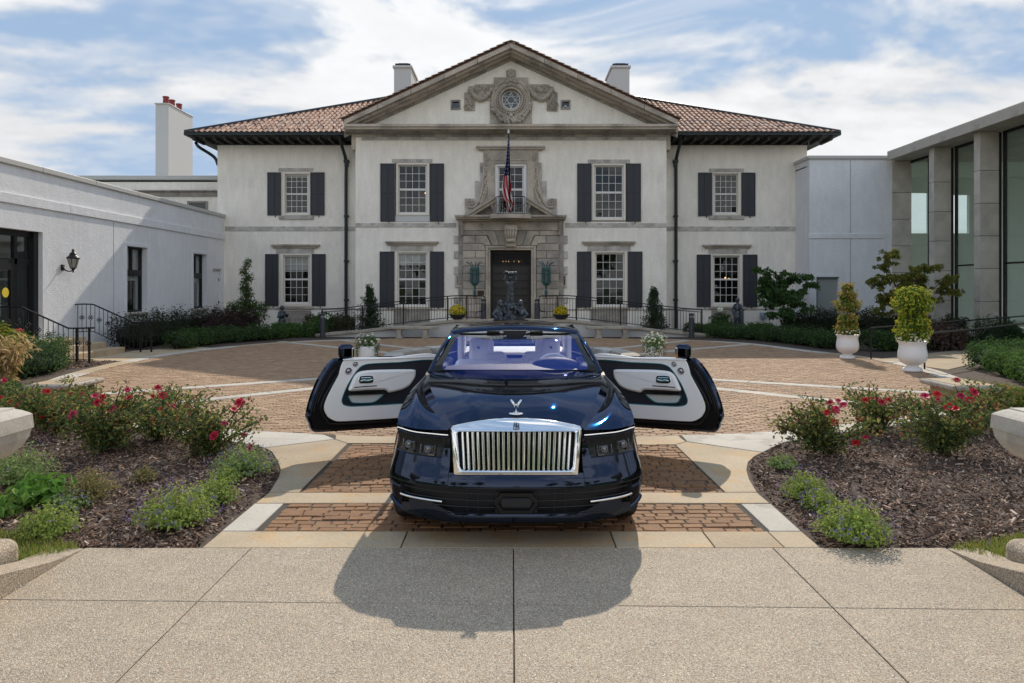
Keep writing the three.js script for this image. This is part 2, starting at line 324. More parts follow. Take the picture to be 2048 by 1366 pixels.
const brickMerged = M(0xffffff, 0.85, { map: brickTex, vertexColors: true, bumpMap: fineBump, bumpScale: 0.006 });

// the round court: bricks between pale strips, a pale border round it
const POOL = [0, 17.8];
const strips = [];
for (const [x0, d0, x1, d1] of [[-7.3, 13.3, -1.5, 17.3], [-5.75, 12.05, -1.5, 16.2], [7.9, 13.25, 1.6, 16.85], [6.3, 11.55, 1.5, 16.3], [-8.2, 26.6, -1.5, 19.7], [-6.3, 27.4, -0.9, 20.8], [8.1, 25.4, 1.5, 19.6], [6.5, 27.3, 0.9, 20.8]]) strips.push([x0, d0, x1, d1]);
const stripDist = ([a, b, c, d], x, y) => { const l = (c - a) ** 2 + (d - b) ** 2, t = clamp(((x - a) * (c - a) + (y - b) * (d - b)) / l); return Math.hypot(x - a - t * (c - a), y - b - t * (d - b)); };
{
  srand(101);
  const court = struct(thing('court_paving', 'round brick court with pale stone strips in front of the house', null, [0, 0, -18]), 'round brick court with pale stone strips in front of the house');
  part('mortar_bed', slab(edge, -0.05, -0.008), M([0.20, 0.135, 0.09], 0.95), court);
  const outer = offsetEdge(0.40), n = edge.length;
  for (let k = 0; k < 24; k++) {
    const a = Math.round(k * n / 24), b = Math.round((k + 1) * n / 24), p = [];
    for (let i = a; i <= b; i++) p.push(edge[i % n]); for (let i = b; i >= a; i--) p.push(outer[i % n]);
    const mid = edge[Math.round((a + b) / 2) % n]; if (mid[1] < 9.75 || (mid[1] > 27.6)) continue;
    part('border_slab', slab(inset(p, 0.006), -0.05, 0.004, 0.004), k % 3 ? mat.paleConc : mat.concB, court, { shift: k * 1.3 });
  }
  strips.forEach(([x0, d0, x1, d1], q) => {
    const l = Math.hypot(x1 - x0, d1 - d0), ux = (x1 - x0) / l, ud = (d1 - d0) / l, w = 0.15, m = Math.max(1, Math.round(l / 1.9));
    for (let k = 0; k < m; k++) { const a = k * l / m + 0.006, b = (k + 1) * l / m - 0.006; part('strip_slab', slab([[x0 + ux * a - ud * w, d0 + ud * a + ux * w], [x0 + ux * b - ud * w, d0 + ud * b + ux * w], [x0 + ux * b + ud * w, d0 + ud * b - ux * w], [x0 + ux * a + ud * w, d0 + ud * a - ux * w]], -0.05, 0.003, 0.003), mat.paleConc, court, { shift: q * 2.1 + k }); }
  });
  const all = []; let row = 0;
  for (let d = 9.3; d < 28.8; d += 0.094, row++) {
    const off = (row % 2) * 0.094 + rr(-0.02, 0.02);
    for (let x = -9.8 + off; x < 9.8; x += 0.188) {
      if (!inside(edge, x, d) || Math.hypot(x - POOL[0], d - POOL[1]) < 2.85 || strips.some((s) => stripDist(s, x, d) < 0.19)) continue;
      const w = 0.089, h = 0.042, j = () => rr(-0.005, 0.005), sk = rr(-0.01, 0.01);
      const pts = [[x - w + j(), d - h + j() + sk], [x + w + j(), d - h + j() - sk], [x + w + j(), d + h + j() - sk], [x - w + j(), d + h + j() + sk]];
      all.push([pts, d, x, Math.floor(rnd() * 5), rr(-0.004, 0.004)]);
    }
  }
  const seen = all.filter((b) => Math.abs(b[2]) > 0.95 && Math.abs(b[2]) < b[1] * 0.69).slice(0, 300), set = new Set(seen);
  for (const b of seen) part('brick', paver(b[0], -0.05, 0.002 + b[4], 0.009), brickMats.court[b[3]], court, { shift: b[2] * 3.1 });
  tag(part('bricks', all.filter((b) => !set.has(b)).map((b) => paver(b[0], -0.03, 0.002 + b[4], 0.010, mul(tints.court[b[3]], rr(0.85, 1.15)))), brickMerged, court), 'rows of brown paving bricks of the court', null, null, 'stuff');
}
// the entry in front of the court: pale slabs round two brick panels, then an exposed-aggregate drive
const leftCurve = [[-2.23, 6.53], [-2.22, 6.86], [-2.30, 7.39], [-2.38, 7.71], [-2.54, 8.11], [-2.74, 8.56]], rightCurve = [[2.24, 6.5], [2.24, 6.86], [2.32, 7.34], [2.41, 7.70], [2.54, 8.06], [2.69, 8.33], [2.84, 8.53]];
{
  srand(202);
  const fc = struct(thing('entry_paving', 'pale concrete slabs framing two brick panels at the court entrance', null, [0, 0, -7]), '');
  fc.userData.label = 'pale concrete slabs framing two brick panels at the court entrance';
  part('mortar_bed', slab([[-2.2, 5.4], [2.2, 5.4], [2.2, 6.9], [2.4, 8], [3.2, 9.0], [5.2, 10.4], [0, 9.6], [-5.0, 10.2], [-3.2, 9.0], [-2.45, 8.1], [-2.2, 6.9]], -0.05, -0.009), mat.joint, fc);
  const S = (pts, m, s) => part('concrete_slab', slab(inset(pts, 0.005), -0.05, 0.003, 0.004), m, fc, { shift: s });
  [[-2.23, -0.8], [-0.8, 0.75], [0.75, 1.46], [1.46, 1.96], [1.96, 2.22]].forEach(([a, b], i) => S([[a, 5.385], [b, 5.385], [b, 5.75], [a, 5.75]], i % 2 ? mat.concB : mat.conc, i * 3.3));
  S([[-2.23, 5.755], [-1.98, 5.755], [-1.98, 6.5], [-2.23, 6.5]], mat.paleConc, 4); S([[1.98, 5.755], [2.22, 5.755], [2.24, 6.49], [1.98, 6.49]], mat.paleConc, 9);
  S([[-2.23, 6.51], [0, 6.51], [0, 6.845], [-2.22, 6.845]], mat.conc, 5); S([[0, 6.51], [2.24, 6.51], [2.24, 6.845], [0, 6.845]], mat.conc, 6);
  S([[-1.95, 6.855], ...leftCurve.slice(1), [-2.89, 8.77], [-2.19, 9.27], [-1.98, 9.03]], mat.concB, 7); S([[1.95, 6.855], ...rightCurve.slice(1), [2.12, 9.13], [1.95, 8.95]], mat.conc, 8);
  const nearEdge = (a, b, st = 0.25) => { const r = []; for (let x = a; a < b ? x <= b + 1e-6 : x >= b - 1e-6; x += a < b ? st : -st) r.push([x, lerp(9.36, 9.80, (x / 3.43) ** 2)]); return r; };
  S([[-2.19, 9.28], [-1.98, 9.04], [0, 9.04], ...nearEdge(0, -2.25)], mat.conc, 10); S([[0, 9.02], [1.95, 8.96], [2.12, 9.14], ...nearEdge(2.1, 0)], mat.conc, 11);
  S([[-2.19, 9.285], [-2.9, 8.78], [-3.13, 8.97], [-3.75, 9.35], [-4.6, 9.72], [-5.0, 10.5], [-4.2, 10.15], ...nearEdge(-3.4, -2.2)], mat.paleConc, 12);
  S([[2.13, 9.15], [2.85, 8.54], [3.3, 9.1], [4.3, 9.75], [5.1, 10.2], [5.0, 10.5], [4.2, 10.15], ...nearEdge(3.4, 2.15)], mat.paleConc, 13);
  const stones = [];
  for (const [d0, d1] of [[5.765, 6.495], [6.86, 9.0]]) {
    const rows = Math.round((d1 - d0) / 0.088);
    for (let r = 0; r < rows; r++) {
      const a = lerp(d0, d1, r / rows), b = lerp(d0, d1, (r + 1) / rows); let x = -1.93;
      while (x < 1.9) {
        const w = Math.min(rr(0.09, 0.21), 1.94 - x), j = () => rr(-0.007, 0.007), wave = (q) => 0.014 * Math.sin(q * 3 + r * 1.7);
        stones.push([[[x + 0.004 + j(), a + 0.004 + wave(x) + j() * 0.5], [x + w - 0.003 + j(), a + 0.003 + wave(x + w) + j() * 0.5], [x + w - 0.003 + j(), b - 0.003 + wave(x + w) + j() * 0.5], [x + 0.003 + j(), b - 0.005 + wave(x) + j() * 0.5]], a, x + w / 2, Math.floor(rnd() * 5), rr(-0.005, 0.004)]);
        x += w;
      }
    }
  }
  const vis = stones.filter((b) => b[1] < 5.9 || Math.abs(b[2]) > 0.8 * (b[1] / 6.2)).slice(0, 300), set = new Set(vis);
  for (const b of vis) part('brick', paver(b[0], -0.05, b[4], 0.009), brickMats.near[b[3]], fc, { shift: b[2] * 5.3 });
  tag(part('bricks', stones.filter((b) => !set.has(b)).map((b) => paver(b[0], -0.03, b[4], 0.009, mul(tints.near[b[3]], rr(0.85, 1.15)))), brickMerged, fc), 'brown paving bricks of the rear panel', null, null, 'stuff');
}
{
  const drive = struct(thing('driveway', 'tan exposed-aggregate drive of large slabs before the car', null, [0, 0, -3]), 'tan exposed-aggregate drive of large slabs before the car');
  part('sub_base', slab([[-3.2, -60], [3.2, -60], [3.2, 5.37], [-3.2, 5.37]], -0.06, -0.012), mat.joint, drive);
  const sl = (d, x) => d > 5 ? d : d - 0.024 * x, xs = [-3.06, -1.87, 0.01, 1.87, 3.11], ds = [5.378, 4.41, 2.52, 0.63, -1.26, -3.2];
  for (let i = 0; i < 4; i++) for (let k = 0; k < 5; k++) {
    const [a, b] = [xs[i] + (i ? 0.004 : 0), xs[i + 1] - 0.004], [n, f] = [ds[k + 1] + 0.004, ds[k] - (k ? 0.003 : 0)];
    part('aggregate_slab', slab([[a, sl(n, a)], [b, sl(n, b)], [b, sl(f, b)], [a, sl(f, a)]], -0.05, 0.004, 0.003), mat.agg, drive, { shift: i * 2.7 + k * 1.9 });
  }
  part('aggregate_slab', slab([[-3.06, -60], [3.11, -60], [3.11, -3.21], [-3.06, -3.21]], -0.05, 0.004), mat.agg, drive);
  for (const s of [-1, 1]) {
    const k = thing('kerb', s < 0 ? 'rising aggregate kerb on the left edge of the drive' : 'rising aggregate kerb on the right edge of the drive', 'kerb', [s * 3.2, 0, -4.5]);
    const prof = [[-5.36, -0.05], [-5.36, 0.006], [-5.0, 0.045], [-4.5, 0.15], [-4.475, 0.157], [-4.475, -0.05]], x0 = s < 0 ? -3.30 : 3.112, x1 = s < 0 ? -3.062 : 3.36;
    part('kerb_stone', extX(prof, x0, x1, 0.004), mat.agg, k);
    part('kerb_stone', extX([[-4.467, -0.05], [-4.467, 0.157], [40, 0.165], [40, -0.05]], x0, x1, 0.008), mat.agg, k);
    const p = thing('stone_pier', s < 0 ? 'moulded square stone pier cut by the left frame edge' : 'moulded square stone pier cut by the right frame edge', 'stone pier', [s * 3.75, 0, -4.5]);
    const sq = (pts, x, z) => flat(new THREE.LatheGeometry(pts.map(([r, y]) => new THREE.Vector2(r * Math.SQRT2, y)), 4).rotateY(Math.PI / 4).toNonIndexed()).translate(x, 0, z);
    const cap = sq([[0.001, 1.075], [0.455, 1.075], [0.46, 1.065], [0.485, 1.055], [0.515, 1.035], [0.53, 1.022], [0.53, 1.012], [0.535, 0.93], [0.525, 0.925], [0.515, 0.87], [0.485, 0.81], [0.44, 0.765], [0.38, 0.735], [0.30, 0.72], [0.30, 0.68]], s * 3.75, -4.51); cap.deleteAttribute('normal'); cap.computeVertexNormals();
    part('cap', cap, mat.paleConc, p);
    const shaft = sq([[0.27, 0.70], [0.25, 0.64], [0.25, 0.30], [0.30, 0.22], [0.33, 0.17], [0.001, 0.17]], s * 3.75, -4.51); shaft.deleteAttribute('normal'); shaft.computeVertexNormals();
    part('shaft', shaft, mat.paleConc, p);
    part('plinth', rbx(s * 3.34, s * 4.2, -0.05, 0.175, -4.1, -5.13, 0.08, 4), mat.agg, p);
    part('lawn', slab(s < 0 ? [[-3.06, 5.37], [-3.06, 5.3], [-3.3, 5.0], [-3.3, -40], [-40, -40], [-40, 5.9], [-3.6, 5.6]] : [[3.12, 5.37], [3.36, 4.9], [3.36, -40], [40, -40], [40, 6.3], [4.2, 5.75], [3.5, 5.45]], -0.06, 0.0), mat.grass).userData = { kind: 'structure', label: s < 0 ? 'corner of lawn at the left kerb' : 'corner of lawn at the right kerb' };
  }
  const path = part('path', slab([[9.7, 19.9], [12.7, 22.2], [18, 25.6], [18, 23.0], [12.6, 20.9], [11.6, 18.8], [10.05, 17.3], [9.8, 18.6]], -0.05, 0.0, 0.004), mat.concB); struct(path, 'pale concrete path leaving the court to the right');
  struct(part('path', slab([[-11.4, 19.6], [-9.95, 19.35], [-10.05, 21.4], [-9.5, 23.7], [-10.2, 24.2], [-11.4, 22.6]], -0.05, 0.0, 0.004), mat.conc), 'tan concrete path between the court and the entrance steps');
}
// ------------------------------------------------------------------ the main house
const DC = 32, DW = 33.6;                                                        // distance of the centre block's wall and of the side wings' walls
const house = thing('house', 'cream plastered two-storey mansion with pedimented centre, dark shutters and tiled roof', 'house', [0, 0, -34]);
const R4 = ([a, b, c, d]) => [[a, b], [c, b], [c, d], [a, d]];
const WIN = [];
function windowAt(D, fr, gl, rail, o = {}) {
  const fat = (d) => pxs([], d), g = 3.2, cols = o.cols ?? 4, rows = o.rows ?? 3, th = 0.22;
  const inn = [gl[0] - g, gl[1] - g, gl[2] + g, gl[3] + g];
  const w = part('window', [rrect(fr[0], fr[1], inn[0], fr[3], D - 0.035, th), rrect(inn[2], fr[1], fr[2], fr[3], D - 0.035, th), rrect(inn[0], fr[1], inn[2], inn[1], D - 0.037, th), rrect(inn[0], inn[3], inn[2], fr[3], D - 0.05, th)], o.frame ?? mat.frame, house);
  const sD = D + 0.09, L = (a, b, c, d, q = 0) => rect(a, b, c, d, sD + q, 0.05);
  part('sash', [L(inn[0], inn[1], gl[0], inn[3]), L(gl[2], inn[1], inn[2], inn[3]), L(gl[0], inn[1], gl[2], gl[1]), L(gl[0], gl[3], gl[2], inn[3]), rect(gl[0], rail[0], gl[2], rail[1], sD - 0.02, 0.08)], mat.muntin, w);
  const bars = [], panes = [];
  for (const [y0, y1] of [[gl[1], rail[0]], [rail[1], gl[3]]]) {
    for (let i = 1; i < cols; i++) { const x = lerp(gl[0], gl[2], i / cols); bars.push(rect(x - 0.42, y0, x + 0.42, y1, sD + 0.012, 0.014)); }
    for (let j = 1; j < rows; j++) { const y = lerp(y0, y1, j / rows); bars.push(rect(gl[0], y - 0.42, gl[2], y + 0.42, sD + 0.010, 0.016)); }
    for (let i = 0; i < cols; i++) for (let j = 0; j < rows; j++) panes.push([lerp(gl[0], gl[2], i / cols), lerp(y0, y1, j / rows), lerp(gl[0], gl[2], (i + 1) / cols), lerp(y0, y1, (j + 1) / rows)]);
  }
  part('muntins', bars, mat.muntin, w);
  for (const p of panes) { const tilt = rr(-0.003, 0.003), w2 = X(p[2], sD) - X(p[0], sD) - 0.004, h2 = Y(p[1], sD) - Y(p[3], sD) - 0.004, q = new THREE.PlaneGeometry(w2, h2); q.rotateX(rr(-0.008, 0.008)); q.rotateY(rr(-0.006, 0.006)); q.translate((X(p[0], sD) + X(p[2], sD)) / 2, (Y(p[1], sD) + Y(p[3], sD)) / 2, -sD - 0.024 + tilt); part('pane', q, mat.glass, w); }
  const bD = D + 0.3, x0 = X(fr[0] - 4, D), x1 = X(fr[2] + 4, D), y0 = Y(fr[3] + 4, D), y1 = Y(fr[1] - 4, D), z0 = -D - 0.36, z1 = -D - 2.4;
  part('room', [bx(x0 - 0.6, x1 + 0.6, y0 - 0.3, y1 + 0.3, z1, z1 - 0.05), bx(x0 - 0.6, x0 - 0.55, y0 - 0.3, y1 + 0.3, z0, z1), bx(x1 + 0.55, x1 + 0.6, y0 - 0.3, y1 + 0.3, z0, z1), bx(x0 - 0.55, x1 + 0.55, y0 - 0.3, y0 - 0.25, z0, z1), bx(x0 - 0.55, x1 + 0.55, y1 + 0.25, y1 + 0.3, z0, z1)], mat.room, w);
  if (o.blind) part('blind', rect(gl[0] - 4, gl[1] - 6, gl[2] + 4, lerp(gl[1], gl[3], o.blind), D + 0.2, 0.012), mat.blind, w);
  if (o.lit) { for (const [a, b, d] of o.lit) part('lamp', ball(X(a, D + 1.2), Y(b, D + 1.2), -D - 1.2, 0.045), mat.bulb, w); }
  WIN.push([D, fr]); return w;
}
function shutter(px0, py0, px1, py1, D) {
  const m = (px0 + px1) / 2, h = (py0 + py1) / 2, f = 1.6, a = D - 0.045;
  part('shutter', [rect(px0, py0, px1, py1, a, 0.04), rrect(px0, py0, px0 + f, py1, a - 0.018, 0.02, 0.004), rrect(px1 - f, py0, px1, py1, a - 0.018, 0.02, 0.004), rrect(m - 0.9, py0, m + 0.9, py1, a - 0.018, 0.02, 0.004),
    ...[[py0, py0 + 2.5], [h - 1.5, h + 1.5], [py1 - 2.5, py1]].map(([b, c]) => rrect(px0 + f, b, px1 - f, c, a - 0.015, 0.02, 0.004)), rect(m + 2, py1, m + 3.5, py1 + 4, a + 0.02, 0.03)], mat.shutter, house);
}
const cornice = (x0, x1, y0, y1, D, steps) => steps.map(([f0, f1, out]) => rrect(x0 - out * 46, lerp(y0, y1, f0), x1 + out * 46, lerp(y0, y1, f1), D - out, out + 0.1, 0.006));
{
  srand(301);
  const cW = [[790, 318.5, 860, 444], [1184, 324, 1254, 443], [789.8, 502.6, 858.3, 615.5], [1186, 502.6, 1254.5, 615.5], [989, 327, 1054, 432], [971, 493, 1071, 667], [911, 549, 924, 573.5], [1119, 549, 1132, 573.5], [901.5, 199.5, 921, 219.5], [1121.5, 199.5, 1141, 219.5]];
  const oc = []; for (let i = 0; i < 40; i++) oc.push([1022 + 22 * Math.cos(i / 40 * 6.2832), 199.5 + 22 * Math.sin(i / 40 * 6.2832)]);
  part('wall', poly([[711, 670], [711, 250], [1022, 104], [1333, 250], [1333, 670]], DC, 0.35, [...cW.map(R4), oc]), mat.stucco, house);
  const rects = [[787, 320, 866, 444]];
  part('wall', bx(X(711, DC), X(711, DC) + 0.3, 0, 8.7, -DC - 0.35, -DW - 0.2), mat.stucco, house); part('wall', bx(X(1333, DC) - 0.3, X(1333, DC), 0, 8.7, -DC - 0.35, -DW - 0.2), mat.stucco, house);
  const lW = [[565, 343, 620, 431], [559.6, 507.3, 623.4, 613]], rW = [[1425, 344, 1482.4, 431], [1422, 508, 1485, 613.5]];
  part('wall', poly([[435, 664], [435, 284], [716, 284], [716, 664]], DW, 0.35, lW.map(R4)), mat.stucco, house, { shift: 3 });
  part('wall', poly([[1330, 664], [1330, 284], [1614, 284], [1614, 664]], DW, 0.35, rW.map(R4)), mat.stucco, house, { shift: 11 });
  for (const g of [bx(X(435, DW), X(435, DW) + 0.3, 0, 8.45, -DW - 0.35, -48), bx(X(1614, DW) - 0.3, X(1614, DW), 0, 8.45, -DW - 0.35, -48), bx(X(435, DW), X(1614, DW), 0, 8.45, -48, -48.3)]) part('wall', g, mat.stucco, house, { shift: 5 });
  // string courses, cut into stones
  const band = (x0, x1, y0, y1, D, cuts, m = mat.band) => { const c = [x0, ...cuts, x1]; for (let i = 0; i < c.length - 1; i++) part('band_stone', rrect(c[i] + 0.12, y0, c[i + 1] - 0.12, y1, D - 0.025, 0.06, 0.005), m, house, { shift: i * 2.3 }); };
  band(711, 912, 446, 454.4, DC, [742, 783, 791, 850, 866, 888]); band(1131, 1333, 446, 454.4, DC, [1160, 1184, 1254, 1262, 1300]);
  band(450, 711, 453, 462, DW, [502, 555, 610, 668]); band(1333, 1597, 453, 462, DW, [1365, 1418, 1489, 1550]);
  band(711, 912, 618, 621, DC, [774, 872]); band(1132, 1333, 618, 621, DC, [1170, 1270]); band(450, 711, 616, 619, DW, [560]); band(1333, 1597, 617, 620, DW, [1480]);
  // windows, shutters and their trim
  windowAt(DC, [792.3, 325.5, 858.9, 430.7], [799, 332.6, 851, 424.5], [377, 381], { lit: [[851.5, 386, 1]] }); part('apron', rect(791, 430.7, 860, 443.5, DC - 0.015, 0.06), mat.whitePaint, house);
  windowAt(DC, [1184.5, 327, 1251.5, 441], [1191.5, 334, 1244, 434], [383, 387], {});
  for (const [a, b, c, d] of [[784, 864.5, 318, 325.3], [1176, 1260, 319, 326.8]]) part('lintel', rrect(a, c, b, d, DC - 0.02, 0.1, 0.005), mat.band, house);
  shutter(760.5, 326.8, 789.5, 443, DC); shutter(859.8, 326.8, 888, 443, DC); shutter(1154.5, 326.8, 1183, 443, DC); shutter(1253, 326.8, 1282, 443, DC);
  windowAt(DC, [789.8, 502.6, 858.3, 615], [798.3, 508.5, 851.2, 608.8], [556.5, 560.5], { blind: 0.22 }); windowAt(DC, [1186, 502.6, 1254.5, 615], [1193, 508.5, 1246, 608.8], [556.5, 560.5], {});
  shutter(759.3, 503, 788.3, 615, DC); shutter(859.9, 503, 888, 615, DC); shutter(1154, 503, 1183, 615, DC); shutter(1256, 503, 1285, 615, DC);
  windowAt(DW, [564.8, 343, 620, 431], [572.7, 351, 614.4, 425], [386.5, 389.5], { blind: 0.06 }); windowAt(DW, [559.6, 507.3, 623.4, 613], [570, 514, 616, 604], [557, 560.5], { blind: 0.3 });
  windowAt(DW, [1425, 344, 1482.4, 431], [1430.5, 350.5, 1473, 424.3], [386.5, 389.5], {}); windowAt(DW, [1422, 508, 1485, 613.5], [1429, 514.6, 1475.7, 605], [557, 560.5], { lit: [[1451, 556, 1], [1458, 558, 1]] });
  shutter(534.5, 344.5, 561.7, 430.6, DW); shutter(621, 344.5, 648.7, 430.6, DW); shutter(530, 508, 556.7, 612, DW); shutter(624, 508, 651, 612, DW);
  shutter(1396.6, 345, 1424, 432, DW); shutter(1483.4, 345, 1511, 432, DW); shutter(1393.8, 509, 1421.3, 614, DW); shutter(1486.5, 509, 1515, 614, DW);
  for (const [a, b, y0, y1] of [[556.9, 626.7, 336, 342.8], [1418, 1488.7, 337, 343.8], [556.9, 626.7, 431.3, 438.5], [1418, 1488.7, 431.3, 438.5]]) part(y0 > 400 ? 'sill' : 'lintel', rrect(a, y0, b, y1, DW - (y0 > 400 ? 0.07 : 0.02), 0.12, 0.006), mat.band, house);
  for (const [a, b, y0, y1, D] of [[778, 869, 482.4, 491, DC], [1172, 1264, 482.4, 491, DC], [549, 631, 488.5, 496.8, DW], [1414, 1497, 489, 497.2, DW]]) {
    part('cornice', cornice(a, b, y0, y1, D, [[0, 0.35, 0.17], [0.35, 0.62, 0.12], [0.62, 1, 0.07]]), mat.stone, house);
    part('frieze', rect(a + 3, y1, b - 3, D === DC ? 502.4 : 507.2, D - 0.025, 0.06), mat.band, house);
    part('sill', rrect(a + 5, D === DC ? 615.6 : 613.6, b - 5, D === DC ? 618.5 : 618, D - 0.10, 0.15, 0.008), mat.stone, house);
    part('apron', rect(a + 9, 621, b - 9, 652, D - 0.02, 0.06), mat.stoneB, house);
  }
  // pediment: tympanum trim
  const rake = (s, t0, t1, D, th, m, cuts) => {
    const P = (t, y) => [1022 + s * lerp(0, 334, t), lerp(86, 240, t) + y];
    for (let i = 0; i < cuts; i++) { const a = i / cuts + (i ? 0.0012 : 0), b = (i + 1) / cuts - 0.0012; part('raking_stone', poly([P(a, t0), P(b, t0), P(b, t1), P(a, t1)], D, th), m, house, { shift: i * 1.7 + s }); }
  };
  for (const s of [-1, 1]) { rake(s, 0, 9, 31.15, 0.9, mat.stoneC, 5); rake(s, 9, 17, 31.35, 0.7, mat.stone, 6); rake(s, 17, 25, 31.65, 0.4, mat.stoneC, 4); rake(s, 25, 35, 31.93, 0.12, mat.stoneB, 7); }
  part('cornice', [rrect(688, 247.5, 1357, 253, 31.15, 0.9), rrect(690, 253, 1355, 258, 31.22, 0.8)], mat.stoneC, house); part('cornice', [rrect(700, 258, 1345, 262.5, 31.5, 0.5), rrect(703, 262.5, 1342, 266, 31.7, 0.3)], mat.stoneB, house);
  const fc = [711, 765, 812, 868, 905, 962, 1010, 1048, 1105, 1150, 1204, 1262, 1290, 1333];
  for (let i = 0; i < fc.length - 1; i++) { part('frieze_stone', rrect(fc[i] + 0.15, 266, fc[i + 1] - 0.15, 273.5, 31.93, 0.1, 0.004), i % 3 ? mat.stoneB : mat.stone, house, { shift: i * 3 }); part('frieze_stone', rrect(fc[i] + 12, 273.7, (fc[i + 1] ?? 1333) + (i < 12 ? 11.6 : 0), 280, 31.95, 0.08, 0.004), mat.band, house, { shift: i * 5 }); }
  for (const s of [-1, 1]) part('cornice_return', rrect(s < 0 ? 703 : 1333, 258, s < 0 ? 711 : 1341, 300, 31.98, 1.5), mat.stoneC, house).scale.set(1, 1, 1);
  // roofs
  const yE = 8.56, pitch = 0.447, yR = 12.0, dE = 32.3, xl = -14.08, xr = 14.12, dR = dE + (yR - yE) / pitch, dB = 2 * dR - dE;
  const tri = (...p) => { const g = new THREE.BufferGeometry().setFromPoints(p.map((q) => V(q[0], q[1], -q[2]))); g.computeVertexNormals(); return g; };
  const quad = (a, b, c, d) => [tri(a, b, c), tri(a, c, d)], run = dR - dE;
  const roof = part('roof', [quad([xl, yE, dE], [xr, yE, dE], [xr - run, yR, dR], [xl + run, yR, dR]), tri([xl, yE, dE], [xl + run, yR, dR], [xl, yE, dB]), tri([xr, yE, dE], [xr, yE, dB], [xr - run, yR, dR]), quad([xl, yE, dB], [xl + run, yR, dR], [xr - run, yR, dR], [xr, yE, dB])], mat.clayPan, house);
  part('gable_roof', [poly([[686, 242], [686, 238.5], [1022, 83.5], [1358, 238.5], [1358, 242], [1022, 88]], 31.17, 9)], mat.clayPan, house);
  const verge = []; for (const s of [-1, 1]) for (let i = 0; i < 26; i++) { const t0 = i / 26, t1 = (i + 1.25) / 26, a = [1022 + s * 336 * t0, 83.5 + 155 * t0], b = [1022 + s * 336 * t1, 83.5 + 155 * t1]; verge.push(bar([X(a[0], 31.35), Y(a[1] - 0.2, 31.35), -31.35], [X(b[0], 31.35), Y(b[1] - 2.6, 31.35), -31.35], 0.4, 0.032)); }
  part('verge_tiles', verge, M([0.32, 0.22, 0.16], 0.9, { map: clayTex }), house);
  part('ridge_stone', rect(1015, 84, 1030, 91, 31.2, 0.6), mat.stoneB, house);
  // barrel tiles on the front slope, laid one by one
  const tileShape = (() => { const pos = [], nS = 7, L = 0.56, q = (a, b, c, d) => pos.push(...a, ...b, ...c, ...a, ...c, ...d), P = (i, k) => { const r = k ? 0.085 : 0.105, t = Math.PI * i / nS; return [r * Math.cos(t), r * 0.95 * Math.sin(t), k ? -L : 0]; };
    for (let i = 0; i < nS; i++) { q(P(i, 0), P(i, 1), P(i + 1, 1), P(i + 1, 0)); const a = P(i, 0), b = P(i + 1, 0), k = 0.86; q(a, b, [b[0] * k, b[1] * k, 0], [a[0] * k, a[1] * k, 0]); }
    const g = new THREE.BufferGeometry(); g.setAttribute('position', new THREE.Float32BufferAttribute(pos, 3)); g.computeVertexNormals(); return boxUV(flat(toCreasedNormals(g, 0.9))); })();
  const clay = [[0.36, 0.175, 0.105], [0.28, 0.14, 0.09], [0.48, 0.29, 0.20], [0.36, 0.22, 0.16], [0.22, 0.11, 0.08], [0.40, 0.20, 0.115]].map((c) => M(c, 0.8, { map: clayTex }));
  const rows = 15, dz = 0.5, ang = Math.atan(pitch), tl = [];
  for (let j = 0; j < rows; j++) for (let x = xl + 0.16; x < xr - 0.1; x += 0.228) {
    const t = j * dz + 0.02, lim = Math.min(x - xl, xr - x); if (t + 0.1 > lim || (Math.abs(x) < 6.9 - 1.0 * t && true) || Math.abs(x) < 6.9 - 1.0 * t) continue;
    const yy = yE + t * pitch, D = dE + t; const gy = 8.9 + (7.2 - Math.abs(x)) * 0.46; if (Math.abs(x) < 7.1 && yy < gy) continue;
    tl.push([x + rr(-0.012, 0.012), yy + 0.02 + rr(-0.006, 0.01), D, Math.floor(rnd() * 6), j, rr(-0.03, 0.03)]);
  }
  tl.sort((a, b) => a[4] - b[4]);
  const b0 = baseOf(roof);
  tl.slice(0, 300).forEach((t) => { const o = place('roof_tile', tileShape, clay[t[3]], roof, t[0], t[1], -t[2]); o.rotation.set(ang, t[5], 0, 'YXZ'); });
  const rest = tl.slice(300).map((t) => { const g = tileShape.clone(); g.rotateX(ang); g.translate(t[0], t[1], -t[2]); return g; });
  if (rest.length) tag(part('roof_tiles', rest, clay[0], roof), 'upper rows of clay barrel tiles', null, null, 'stuff');
  for (const s of [-1, 1]) part('hip_cap', rod([s < 0 ? xl : xr, yE + 0.05, -dE], [s < 0 ? xl + run : xr - run, yR + 0.08, -dR], 0.11, 0.11, 8), mat.darkGreen, roof);
  // eaves: boarded soffit, gutter, rafters
  part('soffit', [bx(xl + 0.05, xr - 0.05, yE - 0.1, yE - 0.06, -dE - 0.1, -DW), bx(xl + 0.05, X(435, DW), yE - 0.1, yE - 0.06, -DW, -48), bx(X(1614, DW), xr - 0.05, yE - 0.1, yE - 0.06, -DW, -48)], mat.soffit, house);
  for (let i = 0; i < 62; i++) { const x = lerp(xl + 0.3, xr - 0.3, i / 61); if (Math.abs(x) < 6.9) continue; part('rafter_end', bx(x - 0.05, x + 0.05, yE - 0.26, yE - 0.1, -dE - 0.12, -DW), mat.soffit, house); }
  for (const [a, b] of [[xl - 0.03, -6.75], [6.75, xr + 0.03]]) part('gutter', [bx(a, b, yE - 0.07, yE + 0.05, -dE + 0.04, -dE - 0.08), bx(a, b, yE + 0.03, yE + 0.06, -dE + 0.07, -dE - 0.06)], mat.darkGreen, house);
  part('gutter', [bx(xl - 0.06, xl + 0.05, yE - 0.07, yE + 0.05, -dE, -48), bx(xr - 0.05, xr + 0.06, yE - 0.07, yE + 0.05, -dE, -48)], mat.darkGreen, house);
